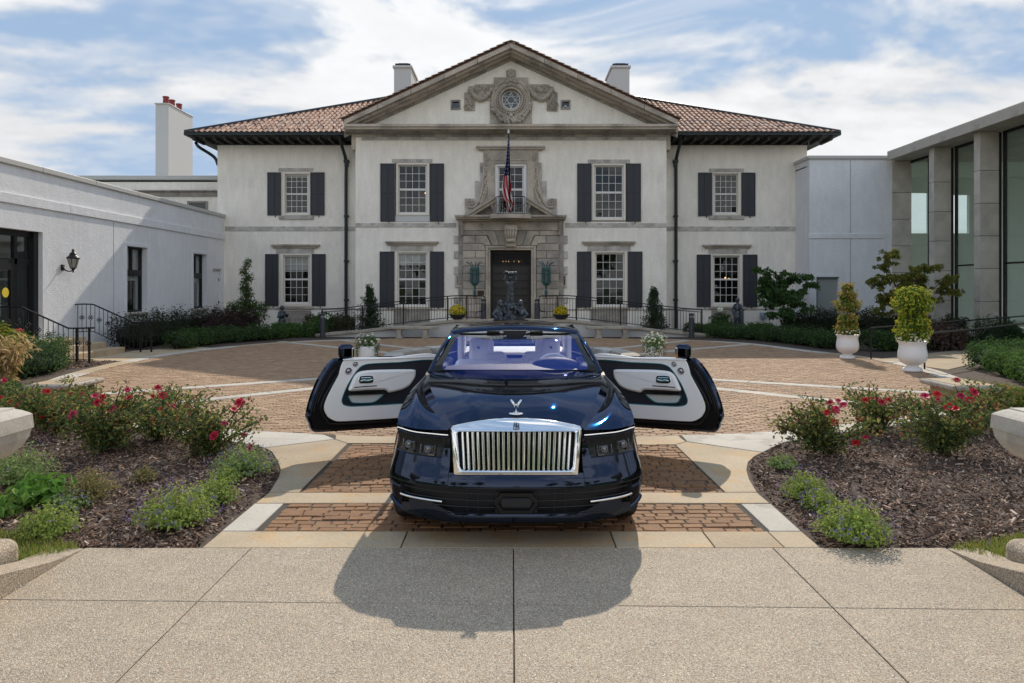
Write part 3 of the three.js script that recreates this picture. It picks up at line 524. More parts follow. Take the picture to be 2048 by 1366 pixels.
  part('eaves_board', [bx(X(435, DW) - 0.02, -6.6, 8.3, 8.46, -DW + 0.08, -DW), bx(6.6, X(1614, DW) + 0.02, 8.3, 8.46, -DW + 0.08, -DW)], mat.soffit, house);
  // downpipes with rainwater heads
  for (const [a, b, x] of [[680, 274, 692], [1362, 274, 1352]]) {
    const D = DW - 0.12, g = [tube([[X(a, dE), Y(270, dE), -dE - 0.05], [X(a + (x - a) * 0.15, dE + 0.3), Y(284, dE + 0.3), -dE - 0.3], [X(x - (x - a) * 0.1, D - 0.05), Y(316, D), -D + 0.05], [X(x, D), Y(326, D), -D], [X(x, D), Y(360, D), -D], [X(x, D), Y(500, D), -D], [X(x, D), 0.1, -D]], 0.075, 8, 60)];
    g.push(rrect(x - 5, 319, x + 5, 325, D - 0.12, 0.24), rrect(x - 3.5, 325, x + 3.5, 333, D - 0.1, 0.2)); for (const y of [432, 522, 600]) g.push(rrect(x - 4.6, y - 2, x + 4.6, y + 2, D - 0.1, 0.2));
    part('downpipe', g, mat.darkGreen, house);
  }
  part('downpipe', tube([[X(392, 33), Y(286, 33), -33], [X(398, 33.6), Y(294, 33.6), -33.6], [X(430, 34.2), Y(316, 34.2), -34.2], [X(436, 34.2), Y(330, 34.2), -34.2]], 0.07, 8), mat.darkGreen, house);
  // chimneys on the ridge
  for (const s of [-1, 1]) {
    const D = 41, x0 = s < 0 ? X(788, D) : X(1224, D), x1 = s < 0 ? X(822, D) : X(1259, D);
    part('chimney', [bx(x0, x1, 9.5, Y(136, D), -D, -D - 2.6), rbx(x0 - 0.07, x1 + 0.07, Y(136, D), Y(131, D), -D + 0.07, -D - 2.67, 0.02)], mat.whitePaint, house);
    part('chimney_cap', [rbx(x0 + 0.05, x1 - 0.05, Y(131, D), Y(126, D), -D - 0.05, -D - 2.5, 0.02), ...[0.2, 1, 1.8].map((q) => bx(x0 + 0.2, x1 - 0.2, Y(126, D), Y(124, D), -D - q, -D - q - 0.4))], mat.soffit, house);
  }
  // attic windows: two small squares and the round one in its cartouche
  for (const x of [911.25, 1131.25]) {
    const w = part('window', [rrect(x - 10, 199.5, x - 6.8, 219.5, DC - 0.02, 0.2), rrect(x + 6.8, 199.5, x + 10, 219.5, DC - 0.02, 0.2), rect(x - 6.8, 199.5, x + 6.8, 203, DC - 0.015, 0.2), rect(x - 6.8, 216, x + 6.8, 219.5, DC - 0.03, 0.2)], mat.stoneB, house);
    part('pane', rect(x - 6.8, 203, x + 6.8, 216, DC + 0.12, 0.005), mat.glass, w); part('room', rect(x - 12, 196, x + 12, 222, DC + 0.8, 0.05), mat.room, w);
    if (x > 1000) part('scroll_rail', [tube([[X(1125, DC), Y(214, DC), -DC - 0.08], [X(1130, DC), Y(213, DC), -DC - 0.08], [X(1131, DC), Y(209.5, DC), -DC - 0.08], [X(1133, DC), Y(213, DC), -DC - 0.08], [X(1138, DC), Y(214, DC), -DC - 0.08]], 0.02, 5)], mat.muntin, w);
  }
  const q = (x, y) => [910 + x / 8.904, 120 + y / 8.904], step = [[165, 580], [240, 580], [240, 465], [360, 465], [360, 430], [690, 430], [690, 310], [915, 310], [915, 185], [1080, 185], [1080, 310], [1300, 310], [1300, 430], [1635, 430], [1635, 470], [1755, 470], [1755, 580], [1825, 580], [1825, 905], [1635, 905], [1635, 720], [1370, 720], [1370, 1130], [620, 1130], [620, 720], [355, 720], [355, 900], [165, 900]].map(([a, b]) => q(a, b));
  const ring = (cx, cy, rx, ry, n = 48) => { const r = []; for (let i = 0; i < n; i++) r.push(q(cx + rx * Math.cos(i / n * 6.2832), cy + ry * Math.sin(i / n * 6.2832))); return r; };
  const cart = part('cartouche', poly(step, DC - 0.05, 0.1, [ring(997, 700, 196, 196)]), mat.stone, house);
  part('shield', poly(ring(997, 690, 345, 400), DC - 0.12, 0.1, [ring(997, 700, 200, 205)], 0.02), mat.stoneC, cart);
  const at2 = (x, y, D) => { const [a, b] = q(x, y); return [X(a, D), Y(b, D), -D]; };
  const tor = (x, y, r, t, D) => { const [a, b, c] = at2(x, y, D), g = new THREE.TorusGeometry(r / 8.904 * D / F, t, 8, 48); g.translate(a, b, c); return g; };
  part('moulding', [tor(997, 700, 205, 0.045, DC - 0.14), tor(997, 692, 330, 0.05, DC - 0.13)], mat.stoneC, cart);
  const beads = []; for (let i = 0; i < 36; i++) { const t = i / 36 * 6.2832; beads.push(ball(...at2(997 + 245 * Math.cos(t), 700 + 250 * Math.sin(t), DC - 0.15), 0.055, 1, 1, 1, 7)); }
  part('beads', beads, mat.stone, cart);
  const volute = (x, y, r, dir, D, turns = 2.2) => { const p = []; for (let i = 0; i <= 40; i++) { const t = i / 40, a = dir * t * turns * 6.2832 + 1.5, k = r * (1 - 0.85 * t); p.push(at2(x + k * Math.cos(a), y + k * Math.sin(a), D)); } return tube(p, r * 0.22 / 8.904 * D / F, 5, 60); };
  const carve = []; for (const s of [-1, 1]) {
    carve.push(volute(997 + s * 305, 480, 62, s, DC - 0.16), volute(997 + s * 65, 360, 52, -s, DC - 0.16), volute(997 + s * 115, 990, 50, s, DC - 0.16));
    for (let i = 0; i < 16; i++) { const t = i / 15, x = lerp(355, 730, t), y = 540 + 160 * Math.sin(Math.PI * t); carve.push(ball(...at2(997 + s * x, y, DC - 0.1), rr(0.08, 0.13), 1, 1, 1.2, 7)); }
    for (let i = 0; i < 14; i++) carve.push(volute(997 + s * rr(400, 720), rr(460, 560), rr(28, 46), rnd() < 0.5 ? 1 : -1, DC - 0.1, 1.3));
    for (let i = 0; i < 9; i++) carve.push(volute(997 + s * rr(690, 790), 600 + i * 32, rr(36, 54), i % 2 ? 1 : -1, DC - 0.08, 1.2), ball(...at2(997 + s * rr(680, 800), 610 + i * 31, DC - 0.08), rr(0.04, 0.07), 1, 1, 0.8, 6));
    for (let i = 0; i < 26; i++) { const t = i / 25, a = 0.15 + t * 1.3, k = rr(0.95, 1.1); carve.push(ball(...at2(997 + s * 345 * Math.cos(a) * k, 720 + 385 * Math.sin(a) * k * 0.98, DC - 0.13), rr(0.06, 0.10), 1, 1, 1.3, 6)); }
  }
  for (let i = 0; i < 8; i++) { const a = i / 8 * 6.2832; carve.push(ball(...at2(997 + 48 * Math.cos(a), 235 + 48 * Math.sin(a), DC - 0.12), 0.08, 1, 1, 0.6, 7)); } carve.push(ball(...at2(997, 235, DC - 0.15), 0.06), ball(...at2(997, 985, DC - 0.16), 0.1));
  for (let i = 0; i < 12; i++) carve.push(ball(...at2(997 + (i - 5.5) * 30, 1050 + 20 * Math.cos(i * 2), DC - 0.14), 0.075, 1, 1, 0.8, 6));
  part('carved_ornament', carve, mat.stone, cart);
  const oculus = part('round_window', [tor(997, 715, 160, 0.032, DC + 0.08), tor(997, 715, 62, 0.014, DC + 0.1), ...[0, 1, 2, 3].map((i) => bar(at2(997, 715 + (i % 2 ? 60 : -60) * (i < 2 ? 1 : 0) , DC + 0.1), at2(997, 715 + (i % 2 ? 158 : -158) * (i < 2 ? 1 : 0), DC + 0.1), 0.02)).slice(0, 2), bar(at2(840, 715, DC + 0.1), at2(935, 715, DC + 0.1), 0.02), bar(at2(1059, 715, DC + 0.1), at2(1154, 715, DC + 0.1), 0.02),
    ...[0, 1, 2, 3, 4, 5].flatMap((i) => { const a = i / 6 * 6.2832, p = at2(997 + 152 * Math.cos(a + 0.5236), 715 + 152 * Math.sin(a + 0.5236), DC + 0.1); return [-1, 1].map((k) => bar(p, at2(997 + 66 * Math.cos(a + 0.5236 + k * 0.62), 715 + 66 * Math.sin(a + 0.5236 + k * 0.62), DC + 0.1), 0.02)); })], mat.muntin, house);
  const disc = new THREE.CylinderGeometry(0.39, 0.39, 0.006, 32); disc.rotateX(Math.PI / 2); disc.translate(...at2(997, 715, DC + 0.13)); part('pane', disc, mat.glass, oculus);
  part('room', [rect(990, 168, 1054, 232, DC + 1, 0.05)], mat.room, oculus);
  const reveal = new THREE.CylinderGeometry(0.475, 0.40, 0.2, 40, 1, true); reveal.rotateX(Math.PI / 2); reveal.translate(...at2(997, 705, DC + 0.02)); part('reveal', reveal, mat.stoneC, oculus);
}
// ------------------------------------------------------------------ the stone doorway
{
  srand(401);
  const P = part('portal', [poly([[917, 666], [917, 441], [1127, 441], [1127, 666]], DC - 0.10, 0.14, [R4([972, 494, 1071, 663])])], mat.stoneB, house);
  const mir = (pts) => pts.map(([a, b]) => [2043.4 - a, b]).reverse();
  const blk = (pts, D = 31.74, m, th = 0.17) => { for (const [p, k] of [[pts, 0], [mir(pts), 1]]) part('stone_block', poly(p, D, th, [], 0.014), m ?? [mat.stone, mat.stoneC, mat.stoneB][Math.floor(rnd() * 3)], P, { shift: rr(0, 9) }); };
  for (const [y0, y1, n] of [[471, 487, 0], [502, 517, 0], [532.6, 548.4, 0], [593, 607, 0], [624, 640, 0]]) blk(R4([908, y0, 917.5, y1]), DC - 0.06, mat.band, 0.08);
  const g = 0.35, ys = [461.5, 471, 486.7, 501.5, 516.6, 532, 547, 562.4, 578, 593, 608.4, 624, 640, 656];
  blk(R4([926, ys[0], 964, ys[1] - g]));
  blk(R4([926, ys[1] + g, 950.6, ys[2] - g])); blk([[951.2, 471.4], [973.2, 471.4], [982.6, 490.7], [970.4, 490.7], [964.8, 486.3], [951.2, 486.3]]);
  blk([[926, 487], [964, 487], [970, 492], [970.6, 501.2], [926, 501.2]]);
  blk([[964.8, 461.5], [989.2, 461.5], [998, 490.7], [984.4, 490.7], [974.6, 470.4], [964.8, 470.4]]); blk([[990, 461.5], [1009, 461.5], [1011.5, 490.7], [998.8, 490.7]]);
  for (let i = 3; i < ys.length - 1; i++) { if (i % 2) { blk(R4([926, ys[i] + g, 950.5, ys[i + 1] - g])); blk(R4([951.1, ys[i] + g, 970.6, ys[i + 1] - g])); } else blk(R4([926, ys[i] + g, 970.6, ys[i + 1] - g])); }
  part('frieze', rrect(926, 441, 1117, 460.8, 31.74, 0.2, 0.01), mat.stone, P, { shift: 3 });
  part('architrave', [rrect(971, 491.5, 976, 660, 31.70, 0.5), rrect(1067, 491.5, 1072, 660, 31.70, 0.5), rrect(976, 491.5, 1067, 495.5, 31.70, 0.5), rrect(976, 495.5, 980.5, 660, 31.76, 0.5), rrect(1062.5, 495.5, 1067, 660, 31.76, 0.5), rrect(980.5, 495.5, 1062.5, 500, 31.76, 0.5)], mat.stoneC, P);
  part('cornice', [rrect(909, 429.5, 1134, 433.5, 31.2, 0.85), rrect(911, 433.5, 1132, 437.5, 31.3, 0.75), rrect(917, 437.5, 1126, 441.5, 31.5, 0.55)], mat.stone, P);
  const bow = new THREE.CylinderGeometry(1.25, 1.25, 0.17, 40, 1, false, -0.75, 1.5); bow.translate(X(1021.5, 31.2), Y(433, 31.2), -32.05); part('cornice', bow, mat.stoneC, P);
  for (const s of [-1, 1]) part('bracket', [poly(s < 0 ? [[918, 441.5], [926, 441.5], [926, 470], [923, 470]] : mir([[918, 441.5], [926, 441.5], [926, 470], [923, 470]]), 31.6, 0.35, [], 0.01)], mat.stoneB, P);
  // keystone bracket
  const kx = (px) => X(px, 31.5); const ks = [];
  ks.push(ext([[kx(1008), Y(460, 31.5)], [kx(1035.5), Y(460, 31.5)], [kx(1034.5), Y(450.5, 31.5)], [kx(1009), Y(450.5, 31.5)]], -31.8, -31.35, [], 0.01));
  for (let i = 0; i < 5; i++) { const a = 1010.6 + i * 5.4, z0 = 0; ks.push(tube([[kx(a), Y(460, 31.5), -31.42], [kx(a + (1021.7 - a) * 0.12), Y(470, 31.5), -31.45], [kx(a + (1021.7 - a) * 0.22), Y(479, 31.5), -31.56], [kx(a + (1021.7 - a) * 0.28), Y(486, 31.5), -31.58], [kx(a + (1021.7 - a) * 0.3), Y(492, 31.5), -31.66]], 0.06, 6, 18)); }
  ks.push(ext([[kx(1009), Y(460, 31.6)], [kx(1034.5), Y(460, 31.6)], [kx(1032), Y(493, 31.6)], [kx(1011.5), Y(493, 31.6)]], -31.8, -31.56, [], 0.015), rod([kx(1013), Y(481, 31.5), -31.5], [kx(1030.5), Y(481, 31.5), -31.5], 0.08, 0.08, 10));
  part('keystone', ks, mat.stoneC, P);
  // broken pediment, scrolled sides and the window above
  for (const s of [-1, 1]) {
    const m = (p) => s < 0 ? p : mir(p);
    part('raking_stone', poly(m([[927, 431], [991, 392], [991, 396], [934, 431]]), 31.15, 0.8), mat.stone, P); part('raking_stone', poly(m([[934, 431], [991, 396], [991, 403.5], [946, 431]]), 31.25, 0.7), mat.stoneC, P);
    part('pediment_panel', poly(m([[944, 431], [985, 405.5], [985, 431]]), 31.7, 0.3), mat.stoneB, P);
    part('stone_block', poly(m([[959.7, 325], [976, 325], [976, 431], [929.4, 431], [929.4, 397], [950, 397], [950, 362], [959.7, 362]]), DC - 0.06, 0.1), mat.band, P, { shift: s });
    part('jamb', poly(m(R4([976, 305, 989.4, 431])), 31.88, 0.3), mat.stoneC, P); part('jamb', poly(m(R4([967, 301, 976, 431])), 31.92, 0.2), mat.stone, P);
    const at3 = (x, y, D) => { const px = s < 0 ? 880 + x / 6.21 : 2043.4 - (880 + x / 6.21); return [X(px, D), Y(260 + y / 6.21, D), -D]; };
    const vol = (x, y, r, dir, D, th = 0.028) => { const p = []; for (let i = 0; i <= 44; i++) { const t = i / 44, a = dir * t * 2.4 * 6.2832 + 2.6, k = r * (1 - 0.86 * t); p.push(at3(x + k * Math.cos(a), y + k * Math.sin(a), D)); } return tube(p, th, 6, 80); };
    const sc = [vol(372, 900, 52, 1, DC - 0.12), vol(565, 445, 38, 1, DC - 0.12), tube([[340, 960], [430, 950], [490, 860], [520, 740], [540, 600], [545, 470]].map(([a, b]) => at3(a, b, DC - 0.11)), 0.045, 6, 30), tube([[420, 985], [500, 930], [550, 840], [585, 700], [592, 450]].map(([a, b]) => at3(a, b, DC - 0.1)), 0.04, 6, 30)];
    for (let i = 0; i < 22; i++) { const t = i / 21, x = lerp(565, 520, t * t) + rr(-22, 22), y = lerp(500, 890, t); sc.push(ball(...at3(x, y, DC - 0.12), rr(0.035, 0.065), 1, 1, 0.8, 6)); if (i % 3 === 0) sc.push(vol(x, y, 24, i % 2 ? 1 : -1, DC - 0.12, 0.015)); }
    for (let i = 0; i < 7; i++) sc.push(ball(...at3(590 + rr(-14, 14), 290 + i * 13, DC - 0.15), 0.045, 1, 1, 0.8, 6));
    part('scroll', sc, mat.stoneC, P);
    const dk = []; for (let i = 0; i < 9; i++) dk.push(ball(X(s < 0 ? 987.5 : 1056, 31.4), Y(401 + i * 3.6, 31.4), -31.4, rr(0.06, 0.09), 1, 1, 1, 7)); dk.push(tube([[X(s < 0 ? 991 : 1052.5, 31.3), Y(394, 31.3), -31.3], [X(s < 0 ? 984 : 1059.5, 31.3), Y(412, 31.3), -31.3], [X(s < 0 ? 990 : 1053.5, 31.3), Y(424, 31.3), -31.3], [X(s < 0 ? 984 : 1059.5, 31.3), Y(430, 31.3), -31.3]], 0.05, 6));
    part('scroll_bracket', dk, mat.stoneB, P);
  }
  part('head_panel', [rect(967, 301, 1077, 327, 31.9, 0.15), rrect(982, 305.5, 1061, 321, 31.87, 0.1, 0.006)], mat.stone, P); part('head_cornice', cornice(962, 1080, 291.5, 301, DC, [[0, 0.35, 0.22], [0.35, 0.75, 0.17], [0.75, 1, 0.1]]), mat.stoneC, P);
  const font = await new FontLoader().loadAsync('fonts/droid/droid_serif_regular.typeface.json');
  const tg = new TextGeometry('MCMX', { font, size: 0.17, depth: 0.012, curveSegments: 3 }); tg.computeBoundingBox(); tg.translate(-tg.boundingBox.max.x / 2 + X(1021.7, 31.87), Y(316.5, 31.87), -31.868); part('inscription', tg, mat.stone, P);
  windowAt(DC, [989.4, 327, 1053.6, 432], [998.8, 335.5, 1044.6, 424], [377, 381], { frame: mat.white, cols: 3 });
  const rl = [], yb = 429, yt = 393; for (let i = 0; i <= 12; i++) { const a = -0.62 + i / 12 * 1.24; rl.push([X(1021.5, 31.3) + 1.0 * Math.sin(a), -32.0 + 1.0 * Math.cos(a)]); }
  const rail = []; for (let i = 0; i < 13; i++) rail.push(rod([rl[i][0], Y(yb, 31.1), rl[i][1]], [rl[i][0], Y(yt, 31.1), rl[i][1]], 0.012)); for (const y of [yt, yb - 2, 410]) rail.push(tube(rl.map(([x, z]) => [x, Y(y, 31.1), z]), y === 410 ? 0.01 : 0.022, 5, 24));
  part('balcony_rail', rail, mat.iron, P);
  // the door itself
  const door = part('door', [rect(980.5, 500, 1062.5, 662, DC + 0.25, 0.06)], mat.wood, house);
  for (let i = 0; i < 8; i++) for (const s of [0, 1]) part('door_panel', rrect(985 + s * 38.5, 534 + i * 15, 1020 + s * 38, 546 + i * 15, DC + 0.23, 0.04, 0.012), M([0.022, 0.017, 0.014], 0.45), door);
  const gr = []; for (let i = 0; i <= 26; i++) gr.push(rod([X(985 + i * 2.8, DC + 0.15), Y(507, DC + 0.15), -DC - 0.15], [X(985 + i * 2.8, DC + 0.15), Y(528, DC + 0.15), -DC - 0.15], 0.012, 0.012, 4)); for (const y of [507, 512, 523, 528]) gr.push(rect(984, y - 0.5, 1059, y + 0.5, DC + 0.13, 0.03));
  part('transom_grille', gr, mat.iron, door); for (const x of [1006, 1012, 1017, 1028, 1038]) part('lamp', ball(X(x, DC + 0.2), Y(523, DC + 0.2), -DC - 0.2, x === 1038 ? 0.03 : 0.02), mat.bulb, door);
  part('threshold', bx(X(960, DC), X(1083, DC), 0.0, 0.42, -31.6, -33), mat.stoneB, house);
  for (const x of [917.2, 1126]) { const w = part('window', [rect(x - 6.3, 549, x - 3.6, 573.5, DC - 0.09, 0.2), rect(x + 3.6, 549, x + 6.3, 573.5, DC - 0.09, 0.2), rect(x - 3.6, 549, x + 3.6, 552, DC - 0.09, 0.2), rect(x - 6.8, 570.5, x + 6.8, 574.5, DC - 0.12, 0.2)], mat.stone, house); part('pane', rect(x - 3.6, 552, x + 3.6, 570.5, DC + 0.02, 0.005), mat.glass, w); part('room', rect(x - 6, 548, x + 6, 574, DC + 0.3, 0.03), mat.room, w); }
  const pl = part('plaque', rrect(955, 581, 968, 590.5, 31.70, 0.05, 0.004), M([0.06, 0.032, 0.02], 0.5, { metalness: 0.4 }), house);
  // the two wrought lanterns
  for (const [cx, s] of [[949.5, 'left of the doorway, above the bronze plaque'], [1092.3, 'right of the doorway']]) {
    const D = 31.35, t = thing('wall_lantern', `green wrought bronze lantern with spiky crown ${s}`, 'lantern', [X(cx, D), Y(560, D), -D]), r = 0.17, c = [X(cx, D), -D], yy = (y) => Y(y, D);
    const ringAt = (y, k, h) => lathe([[k * 0.8, yy(y) - h], [k, yy(y) - h], [k, yy(y) + h], [k * 0.8, yy(y) + h], [k * 0.8, yy(y) - h]], c[0], 0, c[1], 8);
    part('frame', [ringAt(538, r * 1.05, 0.06), ringAt(547, r * 0.98, 0.025), ringAt(565, r, 0.03), ...[0, 1, 2, 3, 4, 5, 6, 7].map((i) => rod([c[0] + r * Math.cos(i * 0.7854), yy(566), c[1] + r * Math.sin(i * 0.7854)], [c[0] + r * Math.cos(i * 0.7854), yy(536), c[1] + r * Math.sin(i * 0.7854)], 0.022)), lathe([[0.16, yy(566)], [0.12, yy(570)], [0.045, yy(572)], [0.05, yy(576)], [0.03, yy(579)], [0.06, yy(581)], [0.07, yy(584)], [0.05, yy(591)], [0.001, yy(591.5)]], c[0], 0, c[1], 10)], mat.verdigris, t);
    part('crown', Array.from({ length: 9 }, (_, i) => { const a = i / 9 * 6.2832, k = rr(0.3, 0.42); return tube([[c[0] + 0.15 * Math.cos(a), yy(536), c[1] + 0.15 * Math.sin(a)], [c[0] + 0.17 * Math.cos(a), yy(530), c[1] + 0.17 * Math.sin(a)], [c[0] + k * Math.cos(a), yy(rr(522, 525)), c[1] + k * 0.8 * Math.sin(a)]], 0.012, 4); }), mat.verdigris, t);
    part('glass', new THREE.CylinderGeometry(0.125, 0.125, 0.58, 8, 1, true).translate(c[0], yy(552), c[1]), M([0.10, 0.12, 0.11], 0.3), t);
    part('bracket', [tube([[c[0], yy(584), c[1]], [c[0], yy(592), c[1] - 0.12], [c[0], yy(594), c[1] - 0.38]], 0.03, 6), tube([[c[0], yy(540), c[1] - 0.15], [c[0], yy(538), c[1] - 0.4]], 0.025, 6)], mat.verdigris, t);
  }
}
{ // the flag on the balcony
  const Db = 31.0, Dt = 30.1, t = thing('flag', 'striped national flag hanging limp from a pole above the doorway', 'flag', [X(1019.5, Db), Y(429, Db), -Db]);
  const a = V(X(1020.5, Db), Y(430, Db), -Db), b = V(X(1017, Dt), Y(266, Dt), -Dt);
  part('pole', rod(a, b, 0.028, 0.022, 8), mat.iron, t); part('finial', [ball(b.x, b.y + 0.02, b.z, 0.05), ball(b.x, b.y + 0.1, b.z, 0.04)], M([0.75, 0.75, 0.72], 0.3), t);
  const flagTex = tex(256, (u, v) => {                                           // v runs down the cloth
    if (v < 0.34) { const su = ((u + (Math.floor(v * 30) % 2) * 0.16) * 3) % 1, sv = (v * 30) % 1; return Math.hypot(su - 0.5, (sv - 0.5) * 0.7) < 0.17 ? [0.55, 0.55, 0.6] : [0.02, 0.028, 0.12]; }
    const k = Math.floor((u * 1.05 - v * 1.0 + 4) * 5.2); return k % 2 ? [0.50, 0.015, 0.03] : [0.85, 0.80, 0.80];
  }, 1);
  const prof = [[276, 1016, 1019], [300, 1014, 1019.4], [324, 1012, 1019.8], [350, 1008, 1020.8], [373, 1004, 1022.5], [386, 1004.6, 1023.3], [398, 1005.8, 1024.2], [405, 1012.5, 1025.5], [412, 1013.5, 1024.5], [421, 1015.2, 1021.8]], nU = 22, pos = [], uv = [], at3 = (i, j) => {
    const [y, x0, x1] = prof[j], u = i / nU, d = lerp(Dt, Db, (y - 266) / 164) + 0.02, x = lerp(x0, x1, u), fold = 0.11 * Math.sin(u * 12 + j * 0.35) * Math.min(1, j / 3);
    return [[X(x, d), Y(y + (j === 9 ? 5 * Math.sin(u * 7) : 0), d), -d + 0.06 + fold], [u, j / 9]];
  };
  for (let j = 0; j < 9; j++) for (let i = 0; i < nU; i++) for (const [p, q] of [[i, j], [i, j + 1], [i + 1, j + 1], [i, j], [i + 1, j + 1], [i + 1, j]]) { const [c, d] = at3(p, q); pos.push(...c); uv.push(...d); }
  let g = new THREE.BufferGeometry(); g.setAttribute('position', new THREE.Float32BufferAttribute(pos, 3)); g.setAttribute('uv', new THREE.Float32BufferAttribute(uv, 2)); g = mergeVertices(g); g.computeVertexNormals(); g = g.toNonIndexed(); g.translate(-t.position.x, -t.position.y, -t.position.z);
  const m = new THREE.Mesh(g, M(0xffffff, 0.9, { map: flagTex })); m.name = 'cloth'; put(m, t);
}
// ------------------------------------------------------------------ the low wing on the left and the block behind it
const XW = -12.9;                                                                // plane of the left wing's long wall (faces the court)
const wD = (px) => -XW * F / (1024 - px);                                        // distance of that wall at a picture column
{
  srand(501);
  const w = thing('side_wing', 'low grey plastered wing with flat coping running along the left of the court', 'building', [-13.5, 0, -24]);
  const ft = 0.4, op = [[wD(253), wD(293.5), 1.06, 3.30], [wD(386), wD(412.5), 1.06, 3.30], [14.0, wD(85.5), 0.5, 3.42], [wD(425), wD(443), 0.5, 2.75]];
  const wall = ext([[-33.7, -0.1], [-10, -0.1], [-10, 5.05], [-33.7, 5.05]], -XW, -XW + ft, op.map(([a, b, y0, y1]) => [[-b, y0], [-a, y0], [-a, y1], [-b, y1]]));
  wall.rotateY(-Math.PI / 2); part('wall', wall, mat.grey, w);
  for (const g of [bx(XW - ft, XW - 9, -0.1, 5.05, -33.7, -33.4), bx(XW - ft, XW - 9, -0.1, 5.05, -10.3, -10), bx(XW - 9, XW - 9.3, -0.1, 5.05, -33.7, -10)]) part('wall', g, mat.grey, w); part('roof', bx(XW - 9, XW - ft, 4.9, 5.0, -33.7, -10), mat.coping, w);
  for (let i = 0; i < 9; i++) part('coping', rbx(XW - 0.5, XW + 0.07, 5.05, 5.2, -10 - i * 2.633 - 0.005, -10 - (i + 1) * 2.633 + 0.005, 0.02), mat.coping, w, { shift: i });
  for (let i = 0; i < 4; i++) part('belt_course', rbx(XW - 0.1, XW + 0.05, 4.06, 4.32, -10 - i * 5.92 - 0.006, -10 - (i + 1) * 5.92 + 0.006, 0.012), mat.grey, w, { shift: i * 1.4 });
  part('expansion_joint', bx(XW - 0.02, XW + 0.004, 0.1, 4.05, -wD(227), -wD(227) - 0.015), M([0.2, 0.2, 0.21], 0.9), w);
  for (const [a, b, y0, y1] of op.slice(0, 2)) {
    const x = XW - 0.17, f = 0.075, win = part('window', [bx(x, x - 0.1, y0, y1, -a, -a - f), bx(x, x - 0.1, y0, y1, -b + f, -b), bx(x, x - 0.1, y0, y0 + f, -a - f, -b + f), bx(x, x - 0.1, y1 - f, y1, -a - f, -b + f), bx(x + 0.01, x - 0.1, 2.30, 2.52, -a - f, -b + f), bx(x, x - 0.1, 2.52, y1 - f, -(a + b) / 2 + 0.035, -(a + b) / 2 - 0.035)], mat.iron, w);
    part('pane', bx(x - 0.05, x - 0.056, y0 + f, 2.30, -a - f, -b + f), mat.glass, win); part('pane', bx(x - 0.05, x - 0.056, 2.52, y1 - f, -a - f, -(a + b) / 2 + 0.035), mat.glass, win); part('pane', bx(x - 0.05, x - 0.056, 2.52, y1 - f, -(a + b) / 2 - 0.035, -b + f), mat.glass, win);
    part('sill', rbx(XW - 0.15, XW + 0.09, y0 - 0.09, y0 - 0.003, -a + 0.06, -b - 0.06, 0.015), mat.paleConc, w);
    part('surround', [rbx(XW - 0.05, XW + 0.035, y0, y1 + 0.13, -a + 0.13, -a + 0.003, 0.012), rbx(XW - 0.05, XW + 0.035, y0, y1 + 0.13, -b - 0.003, -b - 0.13, 0.012), rbx(XW - 0.05, XW + 0.033, y1 + 0.003, y1 + 0.13, -a, -b, 0.012)], mat.grey, w);
    part('room', [bx(XW - 2.6, XW - 2.7, 0.4, 4, -a + 1, -b - 1), bx(XW - 0.45, XW - 2.6, 0.3, 0.4, -a + 1, -b - 1), bx(XW - 0.45, XW - 2.6, 3.9, 4, -a + 1, -b - 1), bx(XW - 0.45, XW - 2.6, 0.4, 3.9, -a + 1, -a + 1.05), bx(XW - 0.45, XW - 2.6, 0.4, 3.9, -b - 1, -b - 1.05)], mat.room, win);
    part('blind', bx(XW - 0.34, XW - 0.352, 2.15, y1, -a, -b), mat.blind, win);
  }
  { // glazed entrance
    const [a, b, y0, y1] = op[2], x = XW - 0.2, f = 0.13, c = [14.0, wD(3), wD(43), wD(49), wD(79), b];
    const e = part('entrance', [bx(x + 0.08, x - 0.1, y0, y1, -b, -b + 0.2), bx(x, x - 0.1, y1 - 0.16, y1, -a, -b + 0.2), bx(x, x - 0.1, 2.52, 2.66, -a, -b + 0.2), bx(x, x - 0.1, y0, y1 - 0.16, -wD(44), -wD(49.5)), bx(x, x - 0.1, y0, y0 + 0.13, -wD(49.5), -b + 0.2), bx(x, x - 0.1, y0, y1, -17.1, -17.3)], mat.iron, w);
    for (const [p, q, s, t] of [[wD(49.5), b - 0.2, 0.63, 2.52], [wD(49.5), b - 0.2, 2.66, y1 - 0.16], [17.3, wD(44), 2.66, y1 - 0.16], [14, 17.1, 0.63, y1 - 0.16]]) part('pane', bx(x - 0.05, x - 0.056, s, t, -p, -q), mat.glass, e);
    part('room', [bx(XW - 3.5, XW - 3.6, 0.4, 4, -13, -b - 1), bx(XW - 0.45, XW - 3.5, 0.40, 0.5, -13, -b - 1), bx(XW - 0.45, XW - 3.5, 3.9, 4, -13, -b - 1), bx(XW - 0.45, XW - 3.5, 0.5, 3.9, -b - 1, -b - 1.1)], mat.roomPale, e);
    const d = part('door', [bx(x + 0.02, x - 0.07, y0, 2.52, -17.3, -17.45), bx(x + 0.02, x - 0.07, y0, 2.52, -wD(44) + 0.16, -wD(44)), bx(x + 0.02, x - 0.07, 2.36, 2.52, -17.45, -wD(44) + 0.16), bx(x + 0.02, x - 0.07, y0, y0 + 0.28, -17.45, -wD(44) + 0.16)], mat.iron, w);
